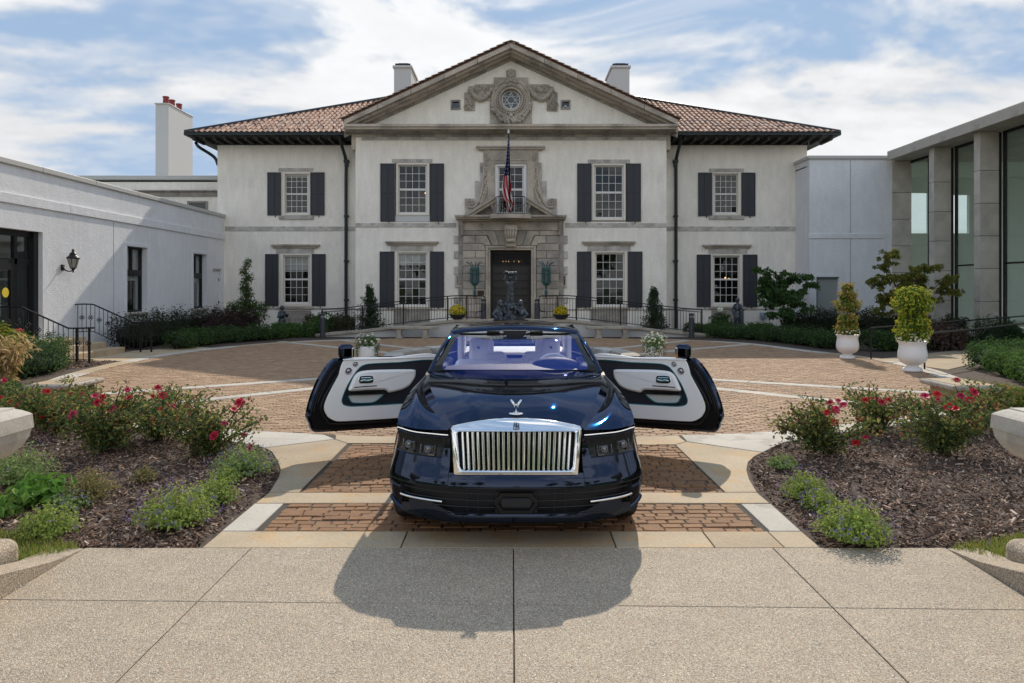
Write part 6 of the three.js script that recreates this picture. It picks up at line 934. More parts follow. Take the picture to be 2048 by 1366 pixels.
{ // mulch chips and grass blades
  srand(1101);
  const chip = new THREE.BoxGeometry(1, 0.16, 0.32), bedL = [[-2.28, 5.42], ...leftCurve.map(([a, b]) => [a - 0.03, b]), [-3.05, 9.0], [-4.0, 9.5], [-5.3, 10.1], [-7.0, 11.5], [-9.4, 14], [-9.4, 9], [-6, 5.9], [-3.5, 5.42]], bedR = [[2.27, 5.42], ...rightCurve.map(([a, b]) => [a + 0.03, b]), [3.3, 9.2], [5.4, 10.4], [7, 11.5], [9.4, 14], [9.8, 9], [6.5, 6.3], [4.2, 5.8], [3.4, 5.45]], bedS = [[-12.6, 17.6], [-10.7, 16.2], [-10.1, 18], [-10.2, 19.4], [-11.3, 19.5]];
  const tan = [[0.22, 0.13, 0.085], [0.11, 0.064, 0.042], [0.34, 0.22, 0.15], [0.055, 0.034, 0.026], [0.55, 0.43, 0.34], [0.17, 0.092, 0.055]].map((c) => new THREE.Color().setRGB(...c));
  const chips = (poly, n, lab, big = 1) => {
    const m = new THREE.InstancedMesh(chip, M(0xffffff, 0.85), n), o = new THREE.Object3D(), xs = poly.map((p) => p[0]), ds = poly.map((p) => p[1]), [a, b, c, d] = [Math.min(...xs), Math.max(...xs), Math.min(...ds), Math.max(...ds)];
    for (let i = 0; i < n;) { const x = rr(a, b), q = c + (d - c) * Math.pow(rnd(), 1.35); if (!inside(poly, x, q)) continue; o.position.set(x, rr(-0.012, 0.014), -q); o.rotation.set(rr(-0.7, 0.7), rr(0, 6.28), rr(-0.7, 0.7)); const s = rr(0.018, 0.055) * big * (rnd() < 0.06 ? 1.6 : 1); o.scale.set(s, s * rr(0.5, 1), s * rr(0.5, 1.1)); o.updateMatrix(); m.setMatrixAt(i, o.matrix); m.setColorAt(i, tan[rnd() < 0.06 ? 4 : [0, 1, 2, 3, 5][Math.floor(rnd() * 5)]]); i++; }
    m.name = numbered('mulch_chips'); tag(m, lab, null, null, 'stuff'); put(m);
  };
  chips(bedL, 26000, 'shredded bark mulch of the left rose bed'); chips(bedR, 26000, 'shredded bark mulch of the right rose bed'); chips(bedS, 1500, 'coarse bark mulch at the foot of the steps railing', 1.6);
  const bl = new THREE.BufferGeometry(); bl.setAttribute('position', new THREE.Float32BufferAttribute([-0.05, 0, 0, 0.05, 0, 0, 0.04, 0.5, 0.06, -0.05, 0, 0, 0.04, 0.5, 0.06, -0.04, 0.5, 0.06, -0.04, 0.5, 0.06, 0.04, 0.5, 0.06, 0, 1, 0.25], 3)); bl.computeVertexNormals(); boxUV(bl);
  const gm = M([1, 1, 1], 0.95, { transmission: 0.35 }), gc = [[0.22, 0.27, 0.035], [0.28, 0.31, 0.045], [0.34, 0.31, 0.07], [0.17, 0.23, 0.03]].map((c) => new THREE.Color().setRGB(...c));
  for (const [poly, lab] of [[[[-3.08, 5.37], [-3.32, 4.95], [-3.4, 4.4], [-5.2, 4.4], [-5.4, 5.9], [-3.7, 5.65]], 'short sunlit grass at the left kerb'], [[[3.14, 5.37], [3.4, 4.8], [3.4, 4.3], [5.6, 4.3], [6.0, 6.3], [4.3, 5.85], [3.5, 5.5]], 'short sunlit grass at the right kerb']]) {
    const n = 16000, m = new THREE.InstancedMesh(bl, gm, n), o = new THREE.Object3D(); for (let i = 0; i < n;) { const x = poly[0][0] < 0 ? rr(-5.4, -3.1) : rr(3.15, 6), q = rr(4.3, 6.1); if (!inside(poly, x, q)) continue; const h = rr(0.03, 0.075); o.position.set(x, -0.003, -q); o.rotation.set(rr(-0.5, 0.5), rr(0, 6.28), rr(-0.4, 0.4)); o.scale.set(rr(0.05, 0.09), h, h); o.updateMatrix(); m.setMatrixAt(i, o.matrix); m.setColorAt(i, gc[Math.floor(rnd() * 4)]); i++; }
    m.name = numbered('grass'); tag(m, lab, null, null, 'stuff'); put(m);
  }
  const f = [], tr = []; for (let i = 0; i < 15; i++) { const x = -84 + i * 12 + rr(-3, 3), z = rr(58, 80), h = rr(11, 17); if (Math.abs(x) < 4) continue; tr.push(rod([x, -0.1, z], [x, h * 0.6, z], 0.3, 0.12, 7)); for (let k = 0; k < 6; k++) clump(f, x + rr(-3, 3), h * rr(0.3, 0.85), z + rr(-2, 2), rr(3.2, 5.0), 110, 0.85, 0.3); }
  const tl2 = thing('treeline', 'row of leafy trees across the lawn behind the viewpoint, mirrored in chrome and windows', null, [0, 0, 42], null, 'stuff'); part('trunks', tr, mat.bark, tl2); leafPart('crowns', f, [[0.04, 0.065, 0.02], [0.055, 0.085, 0.024], [0.03, 0.05, 0.016]], 1.1, tl2, { mat: dullLeaf, aspect: 0.7, gain: 1.0 });
}
// ------------------------------------------------------------------ the car: x to the right, y up, z forward (towards the viewer), origin under the front axle
const CX = 0.03, CZ = -6.15, cw = (x, y, z) => V(x + CX, y, z + CZ);
{
  srand(1201);
  const paint = M([0.025, 0.034, 0.060], 0.05, { metalness: 1, specularColor: new THREE.Color(0.36, 0.42, 0.55), specularIntensity: 1, clearcoat: 0.30, clearcoatRoughness: 0.02 }), black = M([0.008, 0.008, 0.009], 0.3, { clearcoat: 0.25, specularIntensity: 0.5 }), matte = M([0.012, 0.012, 0.013], 0.6), chrome = M([0.86, 0.86, 0.86], 0.06, { metalness: 1 }), satin = M([0.55, 0.56, 0.58], 0.25, { metalness: 1 });
  const hide = M([0.86, 0.85, 0.84], 0.55), hideSeat = M([0.86, 0.85, 0.85], 0.6), navy = M([0.012, 0.014, 0.022], 0.55), teal = M([0.01, 0.17, 0.21], 0.45), rubber = M([0.014, 0.014, 0.014], 0.75), glassM = M([0.12, 0.24, 0.95], 0.01, { metalness: 1, transparent: true, opacity: 0.17 }), lampM = M([1, 0.97, 0.92], 0.4, { emissive: new THREE.Color(1, 0.97, 0.92), emissiveIntensity: 0.45 }), clear = M([0.22, 0.23, 0.25], 0.12, { metalness: 0.8 });
  const car = thing('car', 'dark blue luxury coupe with tall chrome grille and both doors open', 'car', [CX, 0, CZ - 1.9]);
  const crv = (a, b, c, d, t) => a.map((_, k) => { const p0 = a[k], p1 = b[k], p2 = c[k], p3 = d[k]; return 0.5 * (2 * p1 + (p2 - p0) * t + (2 * p0 - 5 * p1 + 4 * p2 - p3) * t * t + (3 * p1 - p0 - 3 * p2 + p3) * t * t * t); });
  const cr = (P, t) => { const n = P.length - 1, x = clamp(t) * n, i = Math.min(n - 1, Math.floor(x)), f = x - i, e = (k) => k < 0 ? P[0].map((v, q) => 2 * v - P[1][q]) : k > n ? P[n].map((v, q) => 2 * v - P[n - 1][q]) : P[k]; return crv(e(i - 1), P[i], P[i + 1], e(i + 2), f); };
  const crI = (P, x) => cr(P, x / (P.length - 1));
  function patch(fn, nu, nv) {                                                   // smooth sheet through fn(u, v) -> [x, y, z]
    const pos = [], idx = []; for (let j = 0; j <= nv; j++) for (let i = 0; i <= nu; i++) { const p = fn(i / nu, j / nv); pos.push(p[0] + CX, p[1], p[2] + CZ); }
    for (let j = 0; j < nv; j++) for (let i = 0; i < nu; i++) { const a = j * (nu + 1) + i, b = a + nu + 1; idx.push(a, a + 1, b, a + 1, b + 1, b); }
    const g = new THREE.BufferGeometry(); g.setAttribute('position', new THREE.Float32BufferAttribute(pos, 3)); g.setIndex(idx); g.computeVertexNormals(); return g;
  }
  const both = (fn, nu, nv) => [patch(fn, nu, nv), patch((u, v) => { const p = fn(u, v); return [-p[0], p[1], p[2]]; }, nu, nv)];
  const net = (rows) => (u, v) => cr(rows.map((r) => cr(r, u)), v);
  const flip = (g) => { const h = flat(g), p = h.attributes.position.array.slice(), n = h.attributes.normal.array.slice(); for (let i = 0; i < p.length; i += 9) { for (const a of [p, n]) { for (let k = 0; k < 3; k++) { const t = a[i + 3 + k]; a[i + 3 + k] = a[i + 6 + k]; a[i + 6 + k] = t; } for (const k of [0, 3, 6]) a[i + k] = -a[i + k]; } } for (let i = 0; i < p.length; i += 3) p[i] += 2 * CX; const r = new THREE.BufferGeometry(); r.setAttribute('position', new THREE.BufferAttribute(p, 3)); r.setAttribute('normal', new THREE.BufferAttribute(n, 3)); return r; };

  // upper body: bonnet A-B, edge facet B-C, fender C-D-E, from the nose to the windscreen
  const A = [[0, .925, .785], [0, .990, .55], [0, 1.045, .2], [0, 1.084, -.35], [0, 1.098, -.87]], A2 = [[.25, .914, .782], [.29, .982, .55], [.33, 1.038, .2], [.39, 1.080, -.35], [.43, 1.097, -.88]], B = [[.462, .876, .765], [.535, .928, .50], [.64, .978, .15], [.75, 1.034, -.38], [.80, 1.072, -.92]];
  const C = [[.492, .846, .757], [.580, .888, .49], [.696, .934, .14], [.802, .998, -.38], [.830, 1.052, -.92]], Dd = [[.715, .836, .665], [.757, .900, .42], [.814, .958, .08], [.858, 1.008, -.40], [.856, 1.040, -.93]], E = [[.900, .829, .44], [.922, .868, .25], [.928, .910, 0], [.922, .960, -.45], [.910, .984, -.97]];
  const neg = (p) => [-p[0], p[1], p[2]];
  part('bonnet', patch(net(A.map((a, i) => [neg(B[i]), neg(A2[i]), a, A2[i], B[i]])), 48, 48), paint, car);
  const body = part('body', [both(net(B.map((b, i) => [b, C[i]])), 2, 40), both(net(C.map((c, i) => [c, Dd[i], E[i]])), 18, 40)], paint, car);
  // fascia and sides
  const path = [[0, .83], [.25, .828], [.47, .80], [.63, .745], [.79, .65], [.918, .49], [.970, .28], [1.006, 0], [1.02, -.45], [1.003, -.95], [.992, -1.30]];
  const top = [[0, .825, .79], [.25, .825, .785], [.472, .822, .775], [.61, .822, .72], [.765, .822, .63], E[0].map((v, k) => v - (k === 1 ? .004 : 0)), E[1], E[2], E[3], E[4], [.902, .99, -1.30]];
  const S = (i, y, out = 0) => {
    const p = crI(path, i), t = crI(top, i), q = crI(path, i + 0.02), d = crI(path, Math.max(0, i - 0.02)); let nx = -(q[1] - d[1]), nz = q[0] - d[0]; const l = Math.hypot(nx, nz); nx /= l; nz /= l;
    const ys = [.16, .22, .32, .46, .60, t[1] - .11, t[1]], ins = [-.10, -.03, .008, .018, -.020, null, null], pt = ys.map((_, k) => k < 5 ? [p[0] + nx * ins[k], p[1] + nz * ins[k]] : k === 5 ? [lerp(p[0], t[0], .5) - nx * .03, lerp(p[1], t[2], .5) - nz * .03] : [t[0] - nx * .022 * clamp((5.2 - i) * 2), t[2] - nz * .022 * clamp((5.2 - i) * 2)]);
    let k = 0; while (k < 5 && y > ys[k + 1]) k++; const h = ys[k + 1] - ys[k], f = clamp((y - ys[k]) / h), sl = (m) => { const a = Math.max(0, m - 1), b = Math.min(6, m + 1); return [0, 1].map((c) => (pt[b][c] - pt[a][c]) / (ys[b] - ys[a]) * h); }, m0 = sl(k), m1 = sl(k + 1), f2 = f * f, f3 = f2 * f;
    const r = [0, 1].map((c) => (2 * f3 - 3 * f2 + 1) * pt[k][c] + (f3 - 2 * f2 + f) * m0[c] + (3 * f2 - 2 * f3) * pt[k + 1][c] + (f3 - f2) * m1[c]);
    return [r[0] + nx * out, y, r[1] + nz * out];
  };
  const tY = (i) => crI(top, i)[1], IN = 4.35;
  const rise = (i) => .10 * clamp((i - 2.8) / 2.6) ** 2; const arch = (i) => { const z = crI(path, i)[1] + .03, a = 0.40 * 0.40 - z * z; return Math.max(0.20 + rise(Math.min(i, 5.4)), a > 0 ? 0.36 + Math.sqrt(a) : 0.20); };
  part('fascia', [both((u, v) => { const i = lerp(2.06, IN, u); return S(i, lerp(.447, tY(i) - .012, v)); }, 30, 22), both((u, v) => { const i = lerp(IN, 10, u); return S(i, lerp(arch(i), tY(i) - (i < 5 ? .012 * (5 - i) / .65 : 0), v)); }, 90, 26), both((u, v) => S(lerp(0, 2.06, u), lerp(.447, .548, v)), 16, 4)], paint, body);
  const lipTop = (i) => .255 + .085 * sstep(1.7, 3.3, i); part('front_lip', [both((u, v) => S(lerp(0, IN + .05, u), lerp(.20 + rise(lerp(0, IN, u)) * .9, lipTop(lerp(0, IN, u)), v), lerp(.018, -.02, v)), 40, 5), both((u, v) => S(lerp(0, 5.3, u), lerp(.178, .214, v) + rise(lerp(0, 5.3, u)), .022 * Math.sin(Math.PI * (0.25 + 0.75 * v))), 50, 6)], paint, body);
  // shut lines: thin dark grooves
  const ln = (pts, r = .0025) => tube(pts.map((p) => cw(...p)), r, 4, 40);
  part('shut_line', [1, -1].flatMap((s) => [ln(Array.from({ length: 9 }, (_, k) => { const p = S(2.07, lerp(.447, .56, k / 8), .0005); return [s * p[0], p[1], p[2]]; })), ln(Array.from({ length: 12 }, (_, k) => { const p = S(lerp(2.07, 5.2, k / 11), .452, .001); return [s * p[0], p[1], p[2]]; })), ln(Array.from({ length: 10 }, (_, k) => { const p = S(5.22, lerp(.45, .82, k / 9), .001); return [s * p[0], p[1], p[2]]; }))]), matte, body);
  // daytime strips and headlights
  for (const s of [1, -1]) {
    const sp = (i, y, o) => { const p = S(i, y, o); return cw(s * p[0], p[1], p[2]); }, sg = (fn, a, b) => s > 0 ? patch(fn, a, b) : patch((u, v) => { const p = fn(u, v); return [-p[0], p[1], p[2]]; }, a, b);
    const hl = part('headlight', sg((u, v) => { const y = lerp(.645, .812, v), i = lerp(lerp(2.52, 2.10, v), lerp(4.95, 5.08, v), u); return S(i, Math.min(y, tY(i) - .012), .003); }, 30, 10), black, car);
    part('light_strip', sg((u, v) => { const i = lerp(2.12, 5.0, u); return S(i, lerp(.807, .814, v), .010 + .004 * Math.sin(Math.PI * v)); }, 40, 4), lampM, hl);
    part('housing', [sg((u, v) => { const i = lerp(2.1, 5.05, u); return S(i, lerp(.785, .799, v), .012 * Math.sin(Math.PI * v) + .003); }, 40, 4), sg((u, v) => S(lerp(2.5, 5, u), lerp(.643, .652, v), .008 * Math.sin(Math.PI * v) + .002), 40, 4)], paint, hl);
    const mods = []; for (const [i, y, w] of [[3.15, .70, .052], [4.15, .715, .055]]) { const p = sp(i, y, .005), g = rbx(-w * .8, w * .8, -.026, .026, -.02, .006, .012, 2); g.rotateY(s * (i > 4 ? .75 : .45)); g.translate(p.x, p.y, p.z); mods.push(g); }
    part('lamp_module', mods, M([0.012, 0.013, 0.016], 0.12, { clearcoat: 0.7 }), hl);
    const br = []; for (const [i, y] of [[2.82, .70], [3.50, .70], [3.86, .715], [4.5, .715]]) br.push(bar(sp(i, y - .032, .016), sp(i, y + .03, .016), .005)); for (const [i, y] of [[2.95, .664], [4.0, .672], [4.45, .675]]) br.push(bar(sp(i - .16, y, .016), sp(i + .16, y, .016), .012)); for (const [i, y] of [[3.15, .70], [4.15, .715]]) { const p = sp(i, y, .02), t = new THREE.TorusGeometry(.022, .004, 6, 20); t.translate(p.x, p.y, p.z); br.push(t, ball(p.x, p.y, p.z - .004, .018, 1, 1, .5, 12)); }
    part('reflector', br, clear, hl);
  }
  // grille
  {
    const lean = (g) => { const p = g.attributes.position; for (let i = 0; i < p.count; i++) { const y = p.getY(i), x = p.getX(i); p.setZ(i, p.getZ(i) - (y - .55) * .10 - Math.max(0, y - .845) * .75 - x * x * .16); } g.translate(CX, 0, CZ + .845); g.computeVertexNormals(); return g; };
    const arc = []; for (let k = 0; k <= 24; k++) { const t = k / 24 * 2 - 1; arc.push([-t * .458, .934 - .056 * Math.pow(Math.abs(t), 2.1)]); }
    const outer = [...arc, [-.468, .862], [-.440, .552], [-.432, .545], [.432, .545], [.440, .552], [.468, .862]], hole = [[.418, .835], [.408, .845], [-.408, .845], [-.418, .835], [-.400, .605], [-.388, .586], [-.37, .581], [.37, .581], [.388, .586], [.400, .605]];
    const g0 = new THREE.ExtrudeGeometry((() => { const s = shapeOf(outer); s.holes.push(new THREE.Path(hole.map((p) => new THREE.Vector2(...p)))); return s; })(), { depth: .03, bevelEnabled: true, bevelThickness: .014, bevelSize: .011, bevelOffset: -.011, bevelSegments: 3 });
    const gr = part('grille', lean(g0.toNonIndexed()), chrome, car, { crease: 0.6 });
    part('grille_back', lean(ext([[-.43, .56], [.43, .56], [.43, .85], [-.43, .85]], -.075, -.06).toNonIndexed()), matte, gr);
    const slat = new THREE.CylinderGeometry(1, 1, 1, 14, 1); slat.scale(.0128, .262, .03); const N = 22;
    for (let k = 0; k < N; k++) { const t = (k + .5) / N * 2 - 1, sx = t * .404; const g = slat.clone(); g.translate(sx * (1), .713, -.008); const p = g.attributes.position; for (let i = 0; i < p.count; i++) p.setX(i, p.getX(i) - sx * .045 * (.84 - p.getY(i)) / .26); part('slat', lean(g.toNonIndexed()), chrome, gr, { crease: 0.7 }); }
    part('camera_eye', cwBall(0, .825, .822, .013), black, gr);
    const font = await new FontLoader().loadAsync('fonts/droid/droid_serif_bold.typeface.json'), T = (dx, dy) => { const t = new TextGeometry('R', { font, size: .034, depth: .003, curveSegments: 4 }); t.computeBoundingBox(); t.translate(-.014 + dx, -.017 + dy, 0); return t; };
    const tilt = (g, y, z, a = -.62) => { g.rotateX(a); g.translate(CX, y, CZ + z); return g; };
    part('badge', tilt(new RoundedBoxGeometry(.046, .07, .008, 2, .004), .888, .803), satin, gr); part('badge_letters', [tilt(mergeGeometries([T(-.006, .006), T(.006, -.006)]).translate(0, 0, .004), .888, .803)], M([0.03, 0.035, 0.06], 0.4), gr);
    const rim = [[-.02, -.032], [.02, -.032], [.02, .032], [-.02, .032], [-.02, -.032]]; part('badge_rim', rim.slice(1).map((p, k) => tilt(bar([rim[k][0], rim[k][1], .005], [p[0], p[1], .005], .003), .888, .803)), M([0.06, 0.07, 0.1], 0.4), gr);
    // winged mascot on its boat-shaped base
    const my = .945, mz = .70, wing = (s) => { const g = new THREE.SphereGeometry(1, 16, 10); g.scale(.012, .036, .024); g.rotateZ(-s * .55); g.translate(CX + s * .021, my + .080, CZ + mz - .012); return g; };
    const mb = lathe([[.001, 0], [.036, .0], [.050, .009], [.053, .018], [.042, .023], [.001, .024]], 0, 0, 0, 28); mb.scale(1, 1, .62); mb.translate(CX, my - .006, CZ + mz);
    part('mascot', [mb, tube([cw(0, my + .01, mz), cw(0, my + .03, mz + .004), cw(0, my + .052, mz + .012), cw(0, my + .07, mz + .022)], .0085, 8), ball(CX, my + .077, CZ + mz + .027, .0085), wing(1), wing(-1), cwTorus(0, my + .016, mz, .022, .003)], chrome, car);
  }
  function cwBall(x, y, z, r) { return ball(x + CX, y, z + CZ, r); }
  function cwTorus(x, y, z, r, t) { const g = new THREE.TorusGeometry(r, t, 6, 24); g.rotateX(Math.PI / 2); g.translate(x + CX, y, z + CZ); return g; }
  // lower intake
  {
    const it = part('intake', both((u, v) => S(lerp(0, IN + .15, u), lerp(.235, .46, v), -.075), 40, 6), matte, car);
    part('intake_edge', [both((u, v) => S(lerp(0, IN, u), .447, lerp(0, -.075, v)), 40, 2), both((u, v) => S(lerp(0, IN, u), .26, lerp(0, -.075, v)), 40, 2), both((u, v) => S(IN, lerp(.26, .447, u), lerp(0, -.075, v)), 4, 2)], matte, it);
    const bars = []; for (const y of [.405, .355, .305]) for (const s of [1, -1]) bars.push(tube(Array.from({ length: 14 }, (_, k) => { const p = S(lerp(.62, IN, k / 13), y + .012 * (k / 13), -.02); return cw(s * p[0], p[1], p[2]); }), .0045, 5, 30)); part('bar', bars, M([0.05, 0.05, 0.055], 0.25, { metalness: 0.8 }), it);
    for (const s of [1, -1]) { part('chrome_strip', [tube(Array.from({ length: 14 }, (_, k) => { const p = S(lerp(2.3, 4.32, k / 13), .345 + .008 * (k / 13), .006); return cw(s * p[0], p[1], p[2]); }), .0085, 8, 40)], chrome, it); const uprt = []; for (const i of [1.1, 1.45]) { const a = S(i, .27, -.03), b = S(i, .44, -.03); uprt.push(bar(cw(s * a[0], a[1], a[2]), cw(s * b[0], b[1], b[2]), .004)); } part('upright', uprt, M([0.07, 0.07, 0.075], 0.3, { metalness: 0.8 }), it); const pk = cw(s * .33, .50, .826); part('parking_sensor', ball(pk.x, pk.y, pk.z, .009, 1, 1, .5), M([0.03, 0.033, 0.06], 0.4), it); }
    const hex = (w, h, c) => [[-w, 0], [-w + c, h], [w - c, h], [w, 0], [w - c, -h], [-w + c, -h]]; const hx = ext(hex(.165, .078, .05), 0, .03, [hex(.135, .055, .04)], .006); hx.translate(CX, .335, CZ + .79); part('radar_frame', hx, black, it); const hp = ext([[-.115, 0], [-.10, .035], [.10, .035], [.115, 0], [.10, -.035], [-.10, -.035]], 0, .02, [], .008); hp.translate(CX, .337, CZ + .805); part('radar_cover', hp, matte, it); part('radar_back', bx(CX - .15, CX + .15, .26, .41, CZ + .76, CZ + .79), matte, it);
  }
  part('underbody', [bx(CX - .9, CX + .9, .17, .24, CZ - 4.4, CZ + .45), bx(CX - .55, CX + .55, .17, .22, CZ + .45, CZ + .72), bx(CX - .62, CX + .62, .24, .85, CZ - .9, CZ + .6)], matte, car);
  for (const s of [1, -1]) part('sill', rbx(CX + s * .86, CX + s * .985, .20, .36, CZ - 2.82, CZ - 1.28, .03, 2), paint, car);
  // wheels
  const tyreP = []; for (let k = 0; k <= 20; k++) { const a = k / 20 * Math.PI; tyreP.push([.372 - .035 * Math.pow(Math.abs(Math.cos(a)), 6) , -.128 * Math.cos(a)]); }
  for (const [sx, z] of [[1, -.03], [-1, -.03], [1, -3.21], [-1, -3.21]]) {
    const c = cw(sx * .835, .372, z), t = lathe([[.29, -.12], ...tyreP, [.29, .12]], 0, 0, 0, 40); t.rotateZ(Math.PI / 2); t.translate(c.x, c.y, c.z); const w = part('wheel', t, rubber, car);
    const r = lathe([[.30, .10], [.29, .11], [.27, .09], [.26, .02], [.001, .02]], 0, 0, 0, 40); r.rotateZ(-sx * Math.PI / 2); r.translate(c.x, c.y, c.z); const sp = []; for (let k = 0; k < 9; k++) { const a = k / 9 * 6.2832; sp.push(bar([c.x + sx * .07, c.y + .06 * Math.cos(a), c.z + .06 * Math.sin(a)], [c.x + sx * .10, c.y + .28 * Math.cos(a), c.z + .28 * Math.sin(a)], .05, .03)); }
    part('rim', [r, ...sp, ball(c.x + sx * .08, c.y, c.z, .06, .5, 1, 1)], satin, w);
  }
  // windscreen, pillars, roof
  const WS = (u, v) => { const b = [.79 * u, 1.108 - .034 * u * u, -.83 - .10 * u * u], t = [.650 * u, 1.432 - .046 * u * u, -1.74 - .11 * u * u], k = 4 * v * (1 - v) * .028; return [lerp(b[0], t[0], v), lerp(b[1], t[1], v) + k, lerp(b[2], t[2], v) + k * .6]; };
  const rr4 = (m) => { const p = [], r = .16, q = (cx, cy, a0) => { for (let k = 0; k <= 8; k++) { const a = a0 + k / 8 * Math.PI / 2; p.push([cx + r * .32 * Math.cos(a), cy + r * .7 * Math.sin(a)]); } }; q(1 - m - r * .32, 1 - .11 - r * .7, 0); q(-1 + m + r * .32, 1 - .11 - r * .7, Math.PI / 2); q(-1 + m + r * .32, .035 + r * .7, Math.PI); q(1 - m - r * .32, .035 + r * .7, 1.5 * Math.PI); return p; };
  const inr = rr4(.105), nI = inr.length, cyI = inr.map((p) => p);
  { const pos = [], idx = [], R = 8; for (let k = 0; k <= R; k++) for (let i = 0; i < nI; i++) { const f = k / R; pos.push(...WS(lerp(0, inr[i][0], f), lerp(.46, inr[i][1], f))); } for (let k = 0; k < R; k++) for (let i = 0; i < nI; i++) { const a = k * nI + i, b = k * nI + (i + 1) % nI, c = a + nI, d = b + nI; idx.push(a, c, b, b, c, d); } for (let i = 0; i < pos.length; i += 3) { pos[i] += CX; pos[i + 2] += CZ; } const g = new THREE.BufferGeometry(); g.setAttribute('position', new THREE.Float32BufferAttribute(pos, 3)); g.setIndex(idx); g.computeVertexNormals(); const ws = part('windscreen', g, glassM, car); { const g2 = g.clone(); g2.translate(0, -0.004, -0.004); part('coating', g2, M([0.2, 0.2, 0.9], 0.01, { metalness: 1, transparent: true, opacity: 0.08 }), ws); }
    const ps2 = [], id2 = [], outP = inr.map(([a, b]) => { const sx = a / .895, sy = (b - .46) / .43, m = Math.max(Math.abs(sx), Math.abs(sy)); return [clamp(sx / m, -1, 1), clamp(.5 + sy / m * .5, 0, 1)]; }); const K = 4; for (let k = 0; k <= K; k++) for (let i = 0; i < nI; i++) ps2.push(...WS(lerp(inr[i][0], outP[i][0], k / K), lerp(inr[i][1], outP[i][1], k / K))); for (let k = 0; k < K; k++) for (let i = 0; i < nI; i++) { const a = k * nI + i, b = k * nI + (i + 1) % nI, c = a + nI, d = b + nI; id2.push(a, c, b, b, c, d); } for (let i = 0; i < ps2.length; i += 3) { ps2[i] += CX; ps2[i + 2] += CZ; } const g2 = new THREE.BufferGeometry(); g2.setAttribute('position', new THREE.Float32BufferAttribute(ps2, 3)); g2.setIndex(id2); g2.computeVertexNormals(); part('black_border', g2, M([0.010, 0.011, 0.011], 0.04, { specularIntensity: 0.12 }), ws); }
  part('pillar', both((u, v) => { const w = WS(1, v); return cr([[w[0], w[1], w[2]], [w[0] + .022, w[1] + .010, w[2] - .008], [w[0] + .045, w[1] - .004, w[2] - .035], [w[0] + .058, w[1] - .035, w[2] - .06]], u); }, 8, 24), paint, car);
  part('cowl', [patch((u, v) => { const x = lerp(-.80, .80, u), q = (x / .8) ** 2; return [x, lerp(1.096, 1.085, v) - .03 * q, lerp(-.80, -.90, v) - .10 * q]; }, 30, 3), ...both((u, v) => [lerp(.70, .84, u), lerp(1.055, 1.075, v), lerp(-.86, -.96, v)], 6, 3)], matte, car);
  const rw = (x1, y0, dy, z0, dz) => { const p = (u) => [x1 * u, y0 - dy * u * u, z0 - dz * u * u], e = (s) => { const q = p(s); return [q[0] + s * .05, q[1] - .05, q[2] - .02]; }; return [e(-1), p(-1), p(-.6), p(0), p(.6), p(1), e(1)]; };
  part('roof', patch(net([rw(.652, 1.426, .046, -1.722, .11), rw(.655, 1.464, .050, -1.79, .10), rw(.660, 1.486, .058, -1.98, .08), rw(.67, 1.505, .075, -2.5, 0), rw(.65, 1.482, .07, -3.1, 0), rw(.62, 1.41, .05, -3.55, 0)]), 40, 50), paint, car);
  part('rear_window', patch((u, v) => { const t = u * 2 - 1, a = [.60 * t, 1.40 - .03 * t * t, -3.56], b = [.66 * t, 1.09 - .02 * t * t, -4.3]; return [lerp(a[0], b[0], v), lerp(a[1], b[1], v), lerp(a[2], b[2], v)]; }, 16, 8), M([0.75, 0.80, 0.82], 0.02, { transmission: 1, ior: 1.5 }), car);
  part('rear_body', [...both((u, v) => { const pA = cr([[.69, 1.44, -2.75], [.68, 1.42, -3.1], [.65, 1.36, -3.56], [.70, 1.07, -4.3]], u), pB = cr([[.93, 1.0, -2.80], [.94, 1.01, -3.2], [.92, 1.01, -3.7], [.80, .99, -4.45]], u); return [lerp(pA[0], pB[0], v), lerp(pA[1], pB[1], v), lerp(pA[2], pB[2], v)]; }, 24, 8), ...both((u, v) => { const z = lerp(-2.82, -4.62, u), x = lerp(.985, .80, u ** 2.6), a = .43 ** 2 - (z + 3.21) ** 2, lo = Math.max(.24, a > 0 ? .36 + Math.sqrt(a) : 0), y = lerp(lo, 1.0 - .02 * u, v); return [x - .06 * Math.max(0, v - .6) / .4, y, z]; }, 60, 12), patch((u, v) => { const t = u * 2 - 1; return [.72 * t, lerp(1.09, .99, v), lerp(-4.28, -4.6, v)]; }, 10, 4), patch((u, v) => { const t = u * 2 - 1; return [.82 * t, lerp(.99, .28, v), -4.6 - .05 * Math.sin(v * 3)]; }, 10, 6)], paint, car);
  // cabin
  const cab = part('cabin', [bx(CX - .86, CX + .86, .24, .27, CZ - 3.5, CZ - .9), bx(CX - .85, CX + .85, .27, .98, CZ - .98, CZ - .95)], navy, car);
  part('dashboard', [both((u, v) => { const x = lerp(0, .76, u), q = (x / .76) ** 2; return cr([[x, 1.075 - .03 * q, -.96 - .10 * q], [x, 1.11 - .03 * q, -1.12 - .06 * q], [x, 1.118 - .03 * q, -1.30 - .02 * q], [x, 1.04, -1.38], [x, .75, -1.36]], v); }, 20, 24)], M([0.012, 0.02, 0.035], 0.6), cab);
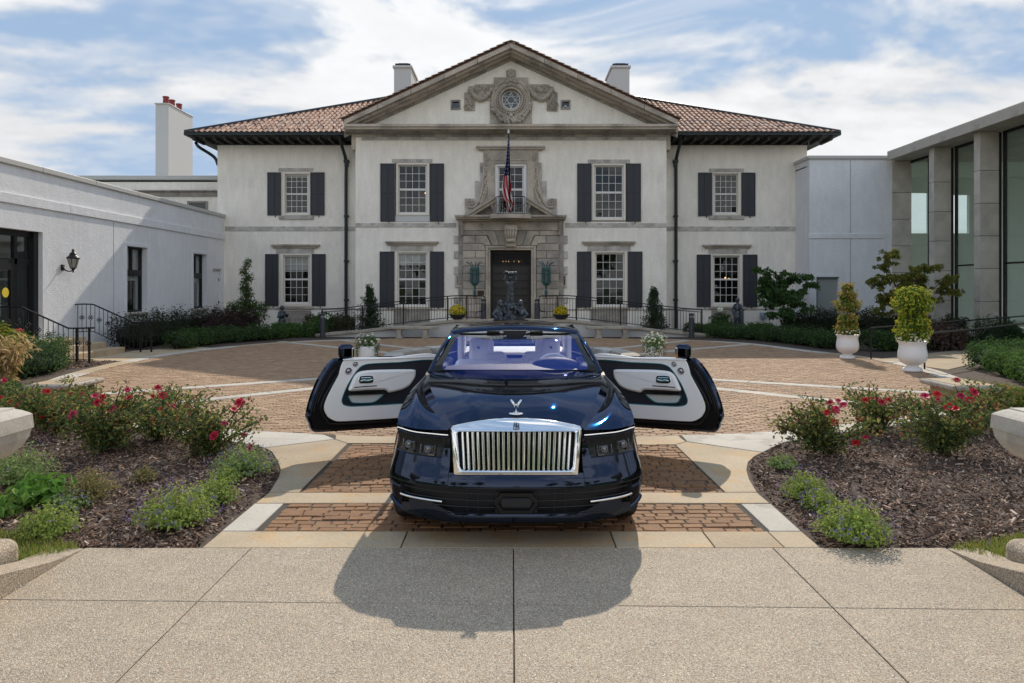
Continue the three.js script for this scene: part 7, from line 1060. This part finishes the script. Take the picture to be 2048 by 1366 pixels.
  { const h = new THREE.SphereGeometry(1, 24, 12); h.scale(.24, .085, .10); h.translate(CX + .40, 1.105, CZ - 1.24); part('instrument_hood', h, M([0.012, 0.02, 0.035], 0.6), cab); const d = bx(CX + .24, CX + .56, 1.08, 1.086, CZ - 1.14, CZ - .98); part('display_panel', [d], M([0.03, 0.05, 0.09], 0.2), cab); const w = new THREE.TorusGeometry(.185, .014, 10, 40); w.rotateX(-.45); w.translate(CX + .40, 1.02, CZ - 1.52); part('steering_wheel', [w, bar([CX + .23, 1.02, CZ - 1.52], [CX + .57, 1.02, CZ - 1.52], .03), ball(CX + .40, 1.02, CZ - 1.51, .06, 1, 1, .4)], hideSeat, cab); }
  for (const s of [1, -1]) {
    const seat = (x, z, hr, k) => { const f = (x0, x1, y0, y1, z0, z1, r, a = 0) => { const g = rbx(x0, x1, y0, y1, z0, z1, r, 4); if (a) { g.translate(-(x0 + x1) / 2, -y0, -(z0 + z1) / 2); g.rotateX(a); g.translate((x0 + x1) / 2, y0, (z0 + z1) / 2); } g.translate(CX, 0, CZ); return g; };
      const t = part('seat', [f(x - .25, x + .25, .34, .52, z - .02, z + .5, .06), f(x - .26, x + .26, .50, k, z - .12, z + .05, .07, -.16)], hideSeat, car); part('headrest', f(x - .105, x + .105, k - .05, hr, z - .19, z - .08, .052, -.05), hideSeat, t); part('bolster', [f(x - .28, x - .20, .50, k - .06, z - .10, z + .12, .035, -.16), f(x + .20, x + .28, .50, k - .06, z - .10, z + .12, .035, -.16)], hideSeat, t); return t; };
    const a = seat(s * .40, -2.05, 1.315, 1.09); part('monogram', [bx(CX + s * .40 - .012, CX + s * .40 - .001, 1.205, 1.232, CZ - 2.05 - .078, CZ - 2.05 - .074), bx(CX + s * .40 + .001, CX + s * .40 + .012, 1.198, 1.225, CZ - 2.05 - .078, CZ - 2.05 - .074)], navy, a);
    seat(s * .36, -2.95, 1.25, 1.10);
    part('side_trim', [rbx(CX + s * .80, CX + s * .90, .36, .98, CZ - 3.6, CZ - 2.82, .03, 2), rbx(CX + s * .62, CX + s * .68, 1.0, 1.38, CZ - 3.5, CZ - 2.8, .02, 2)], hideSeat, cab); part('sun_visor', rbx(CX + s * .16, CX + s * .30, 1.36, 1.41, CZ - 1.86, CZ - 1.84, .01, 2), M([0.16, 0.13, 0.08], 0.8), cab);
  }
  part('rear_shelf', [bx(CX - .65, CX + .65, 1.04, 1.07, CZ - 4.2, CZ - 3.2), rbx(CX - .10, CX + .10, .5, 1.02, CZ - 3.0, CZ - 2.9, .03, 2)], hideSeat, cab); part('headlining', patch((u, v) => [lerp(-.60, .60, u), 1.40 + .04 * Math.sin(u * 3.14) + .02 * Math.sin(v * 3.14), lerp(-1.9, -3.4, v)], 10, 8), M([0.40, 0.38, 0.5], 0.8), cab);
  part('mirror', [rbx(CX - .125, CX + .125, 1.30, 1.36, CZ - 1.72, CZ - 1.69, .02, 2)], M([0.02, 0.05, 0.12], 0.1, { metalness: 0.5 }), cab); part('sensor_housing', ext([[-.13, 1.428], [.13, 1.428], [.085, 1.36], [.035, 1.335], [-.035, 1.335], [-.085, 1.36]], -.02, .02, [], .005).translate(CX, 0, CZ - 1.70), matte, cab);
  // doors, hinged at the rear and swung wide open; traced on their own plane
  const Hx = -.937, Hd = 8.95, Tx = -2.227, Td = 8.2, L = Math.hypot(Tx - Hx, Td - Hd);
  const dp = ([cx_, cy_]) => { const px = 600 + cx_ / 4.655, py = 620 + cy_ / 4.655, k = (px - 1024) / F, s = (k * Hd - Hx) / ((Tx - Hx) - k * (Td - Hd)), D = Hd + s * (Td - Hd); return [-s * L, EYE + (HORIZON - py) * D / F]; };
  const ux = (Tx - Hx) / L, uz = -(Td - Hd) / L, mD = new THREE.Matrix4().makeBasis(V(-ux, 0, -uz), V(0, 1, 0), V(uz, 0, -ux)).setPosition(Hx, 0, -Hd);
  const smooth = (pts, n, closed = true) => new THREE.CatmullRomCurve3(pts.map((p) => V(p[0], p[1], 0)), closed, 'catmullrom', 0.35).getPoints(n).slice(0, closed ? -1 : undefined).map((p) => [p.x, p.y]);
  const dext = (pts, z0, z1, holes = [], bev = 0) => ext(pts, z0, z1, holes, bev).applyMatrix4(mD), dtube = (pts, z, r, closed = false) => new THREE.TubeGeometry(new THREE.CatmullRomCurve3(pts.map((p) => V(p[0], p[1], z)), closed, 'centripetal'), pts.length * 2, r, 6, closed).applyMatrix4(mD);
  const sil = smooth([[430, 447], [330, 462], [262, 530], [190, 640], [132, 770], [95, 880], [72, 1000], [98, 1066], [142, 1140], [420, 1128], [850, 1098], [1150, 1075], [1330, 1040], [1330, 470], [1250, 428], [900, 436]].map(dp), 120);
  const trimO = smooth([[432, 452], [350, 615], [258, 790], [224, 880], [224, 935], [258, 995], [325, 1030], [420, 1033], [880, 1004], [1290, 960], [1290, 430], [850, 440]].map(dp), 110);
  const insO = [[1280, 480], [900, 487], [640, 500], [560, 525], [505, 585], [440, 690], [400, 780], [383, 838], [395, 875], [440, 890], [520, 893], [910, 870], [1280, 840]].map(dp), ins = smooth(insO, 90);
  const arm = smooth([[500, 605], [555, 568], [700, 554], [1030, 550], [1060, 572], [1050, 630], [1000, 700], [930, 737], [815, 762], [775, 738], [600, 741], [447, 748], [458, 690]].map(dp), 80), pocket = smooth([[462, 788], [765, 770], [720, 830], [660, 860], [490, 862], [455, 830]].map(dp), 60);
  for (const s of [-1, 1]) {
    const mk = (g) => s < 0 ? g : (Array.isArray(g) ? g.flat(3).map(flip) : flip(g));
    const d = part('door', mk(dext(sil, -.13, -.012, [], .02)), paint, car); tag(d, s < 0 ? 'open door left of the car in the picture' : 'open door right of the car in the picture');
    part('jamb', mk([dext(inset(sil, .03), -.02, -.004, [], .004), dtube(smooth([[408, 520], [330, 640], [235, 790], [195, 890], [198, 950], [250, 1030], [330, 1062], [860, 1030]].map(dp), 60, false), .004, .012), dtube([[330, 540], [270, 640], [210, 760], [165, 870]].map(dp), .002, .009), dtube([[300, 560], [220, 700], [150, 850], [130, 950]].map(dp), .0, .006)]), black, d);
    part('trim', mk(dext(trimO, 0, .03, [ins], .006)), hide, d); part('inset_panel', mk(dext(ins.map(([x, y]) => [x, y]), -.002, .010)), navy, d); part('piping', mk([dtube(ins, .026, .006, true), dtube(pocket, .028, .007, true)]), teal, d);
    part('armrest', mk(dext(arm, .008, .075, [], .022)), hide, d); part('armrest_edge', mk(dext(smooth([[447, 752], [600, 746], [775, 744], [815, 768], [790, 776], [470, 788], [445, 770]].map(dp), 40), .008, .06, [], .008)), black, d); part('pocket', mk(dext(pocket, .006, .026, [], .006)), M([0.55, 0.57, 0.56], 0.6), d);
    const hb = [[538, 610], [650, 605], [655, 668], [535, 673]].map(dp), hc = dp([595, 640]); part('door_handle', mk([dext(smooth(hb, 40), .07, .082, [smooth(hb.map(([x, y]) => [hc[0] + (x - hc[0]) * .8, hc[1] + (y - hc[1]) * .75]), 40)], .003), dtube([[540, 655], [575, 645], [600, 650], [650, 640]].map(dp), .088, .008), dtube([[545, 625], [640, 622]].map(dp), .085, .005)]), chrome, d); part('handle_recess', mk(dext(hb, .068, .076)), teal, d);
    part('slot', mk(dext([[485, 709], [692, 694], [694, 702], [487, 717]].map(dp), .07, .079)), black, d);
    for (const [x, y, r] of [[507, 502, 24], [443, 565, 33]]) { const c = dp([x, y]), rad = r / 4.655 * 8.3 / F, t = new THREE.TorusGeometry(rad * .92, .006, 8, 28), q = new THREE.CylinderGeometry(rad * .9, rad * .9, .006, 28); q.rotateX(Math.PI / 2); t.translate(c[0], c[1], .034); q.translate(c[0], c[1], .033); const dome = ball(c[0], c[1], .034, rad * .5, 1, 1, .35, 14); part('speaker', mk([t, dome].map((g) => g.applyMatrix4(mD))), satin, d); part('speaker_mesh', mk(q.applyMatrix4(mD)), M([0.10, 0.10, 0.105], 0.5, { metalness: 0.5 }), d); }
    part('top_rail', mk(dext(smooth([[432, 452], [850, 440], [1240, 425], [1240, 438], [850, 455], [428, 468]].map(dp), 40), .0, .045, [], .012)), hide, d);
    const mc = dp([436, 388]), ms = new RoundedBoxGeometry(.165, .165, .13, 4, .05); ms.translate(mc[0], mc[1], -.03); const base = rbx(mc[0] - .03, mc[0] + .05, mc[1] - .135, mc[1] - .06, -.07, .0, .015, 2), mir = part('door_mirror', mk([ms, base].map((g) => g.applyMatrix4(mD))), paint, d), face = new RoundedBoxGeometry(.03, .11, .02, 2, .008); face.translate(mc[0] + .06, mc[1] - .01, .036);
    part('mirror_trim', mk(face.applyMatrix4(mD)), chrome, d); if (s > 0) { const o = new RoundedBoxGeometry(.025, .035, .02, 2, .006); o.translate(mc[0] + .055, mc[1] - .05, .042); part('indicator', mk(o.applyMatrix4(mD)), M([0.6, 0.2, 0.02], 0.3), d); const yl = dp([225, 860]), q = ball(0, 0, 0, .012); q.translate(yl[0] + .01, yl[1], .01); part('connector', mk(q.applyMatrix4(mD)), M([0.6, 0.4, 0.02], 0.5), d); }
  }
}
renderer.render(scene, camera);
